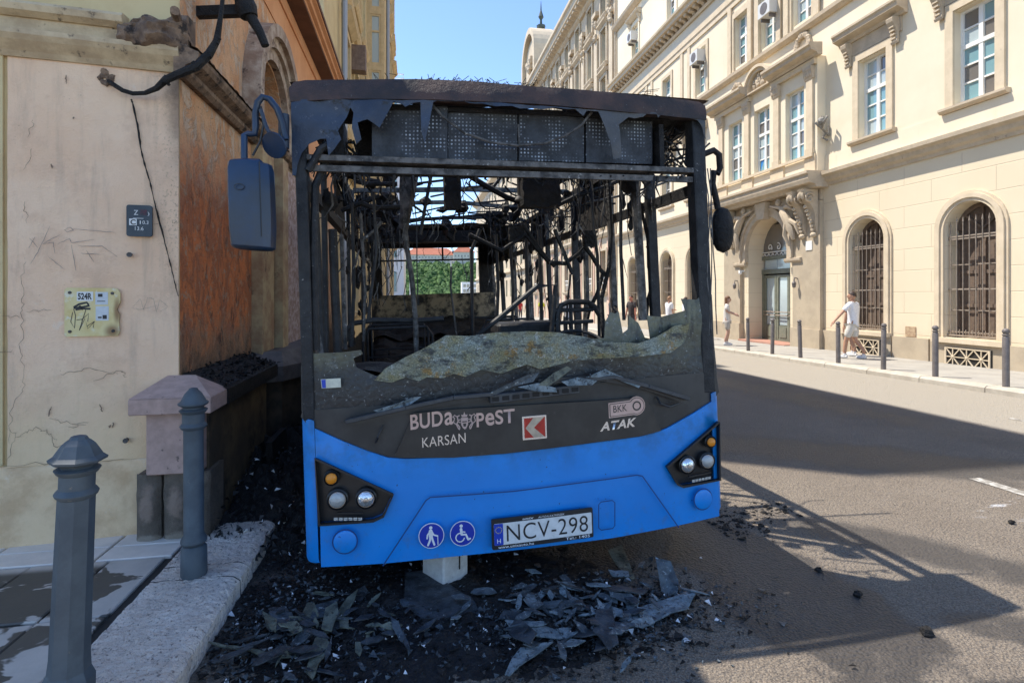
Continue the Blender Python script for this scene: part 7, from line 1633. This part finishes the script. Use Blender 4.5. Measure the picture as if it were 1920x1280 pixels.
# charred heap between wall and bus
m = MB()
m.grid(lambda a, b: (-1.30+1.25*a, 3.55+4.5*b, G(3.55+4.5*b) + .02 + (.34*math.exp(-((a-.0)/.35)**2)*min(1, b*4) + .10)*min(1, b*5+.05)*(.6+.6*abs(mnoise.noise(Vector((a*6, b*16, 0))))) + .05*mnoise.noise(Vector((a*22, b*60, 3))) - .06*(b < .04)), 60, 160)
hp = kind(m.build('charred_rubble', M_char), 'stuff'); hp['label'] = 'charred rubble heaped between the scorched wall and the bus'
m = MB(); m3_ = MB()
for k in range(1500):
    x = -1.28+1.1*rs2.random()**1.4; y = 3.5+2.6*rs2.random()**1.5; b = (y-3.55)/4.5; z = G(y)+.06+.34*math.exp(-((x+1.3)/.44)**2)*min(1, max(0, b*4)); a = rs2.uniform(0, 6.28); l = rs2.uniform(.008, .05)
    T = [(x, y, z), (x+l*math.cos(a), y+l*math.sin(a), z+rs2.uniform(-.01, .03)), (x+l*.4*math.cos(a+1), y+l*.4*math.sin(a+1), z+rs2.uniform(0, .04))]
    (m3_ if rs2.random() < .05 else m).add(T, [(0, 1, 2)])
for mm, mt in ((m, M_char2), (m3_, M_wht)): mm.build('rubble_flakes', mt, hp)['kind'] = 'stuff'
m = MB(); m.bar((-1.14, 4.9, .05), (-1.16, 4.9, .42), .05, .5, (0, 1, 0)); tag(m.build('charred_board', M_char), 'charred upright board leaning by the sooty plinth', 'board')
# glass left on the wipers
for P, mt, lb_ in (([(-0.243, 0.88), (-0.091, 0.944), (-0.018, 0.969), (0.044, 0.974), (0.005, 0.926), (-0.11, 0.91), (-0.207, 0.869)], M_sh1, 'long grey glass shard resting on the wipers above the red badge'), ([(-0.083, 0.903), (0.033, 0.919), (0.137, 0.883), (0.142, 0.858), (0.025, 0.872)], M_sh2, 'pale curved shard on the vent strip'),
                   ([(0.033, 0.908), (0.128, 0.967), (0.207, 1.001), (0.235, 0.984), (0.157, 0.929), (0.094, 0.897)], M_sh4, 'olive shard leaning upright among the wiper glass'), ([(0.17, 0.916), (0.268, 0.934), (0.38, 0.908), (0.353, 0.885), (0.206, 0.89)], M_sh2, 'pale shard right of the olive shard on the wiper'),
                   ([(0.316, 0.93), (0.441, 0.971), (0.474, 0.95), (0.663, 0.863), (0.645, 0.845), (0.479, 0.919)], M_sh2, 'long pale shard lying along the right wiper'), ([(-0.864, 0.825), (-0.752, 0.852), (-0.654, 0.883), (-0.611, 0.883), (-0.669, 0.847), (-0.823, 0.805)], M_sh2, 'crumbled pale glass along the left wiper')):
    bm_ = MB(); n = len(P); W0 = bus.matrix_world
    A = [W0 @ Vector(BF(u, v, .065 + .02*mnoise.noise(Vector((u*9, v*9, 3))))) for u, v in P]; Bk = [W0 @ Vector(BF(u, v, .058 + .02*mnoise.noise(Vector((u*9, v*9, 3))))) for u, v in P]
    bm_.add([tuple(p) for p in A+Bk], [tuple(range(n)), tuple(range(2*n-1, n-1, -1))] + [(i, (i+1) % n, n+(i+1) % n, n+i) for i in range(n)]); tag(bm_.build('glass_shard', mt), lb_, 'glass shard', 'shards on the wipers')
# loose lumps on the road
for (x, y), r, lb_ in (((2.37, 2.6), .022, 'small black lump on the road right of the bus'), ((2.42, 2.24), .026, 'flat black scrap near the lower right'), ((2.36, 2.88), .018, 'tiny dark stone on the tan road patch'), ((4.23, 3.25), .02, 'brown lump near the white spill')):
    m = MB(); m.ball((0, 0, r*.6), (r*1.2, r, r*.8), 7, 5, .35); tag(m.build('road_lump', M_char, loc=(x, y, G(y))), lb_, 'lump', 'lumps on the road')
m = MB()
for k in range(260):
    t = rs2.random()**1.3; x = 2.1+.75*t; y = 3.78+rs2.gauss(0, .09)-(.35*rs2.random() if t < .5 else 0); r = rs2.uniform(.003, .009)*(1 if rs2.random() < .85 else 2.4); m.ball((x, y, G(y)+r*.3), (r*1.4, r, r*.5), 5, 4, .5)
o = kind(m.build('coal_crumbs', M_char), 'stuff'); o['label'] = 'line of black crumbs on the road by the bus corner'
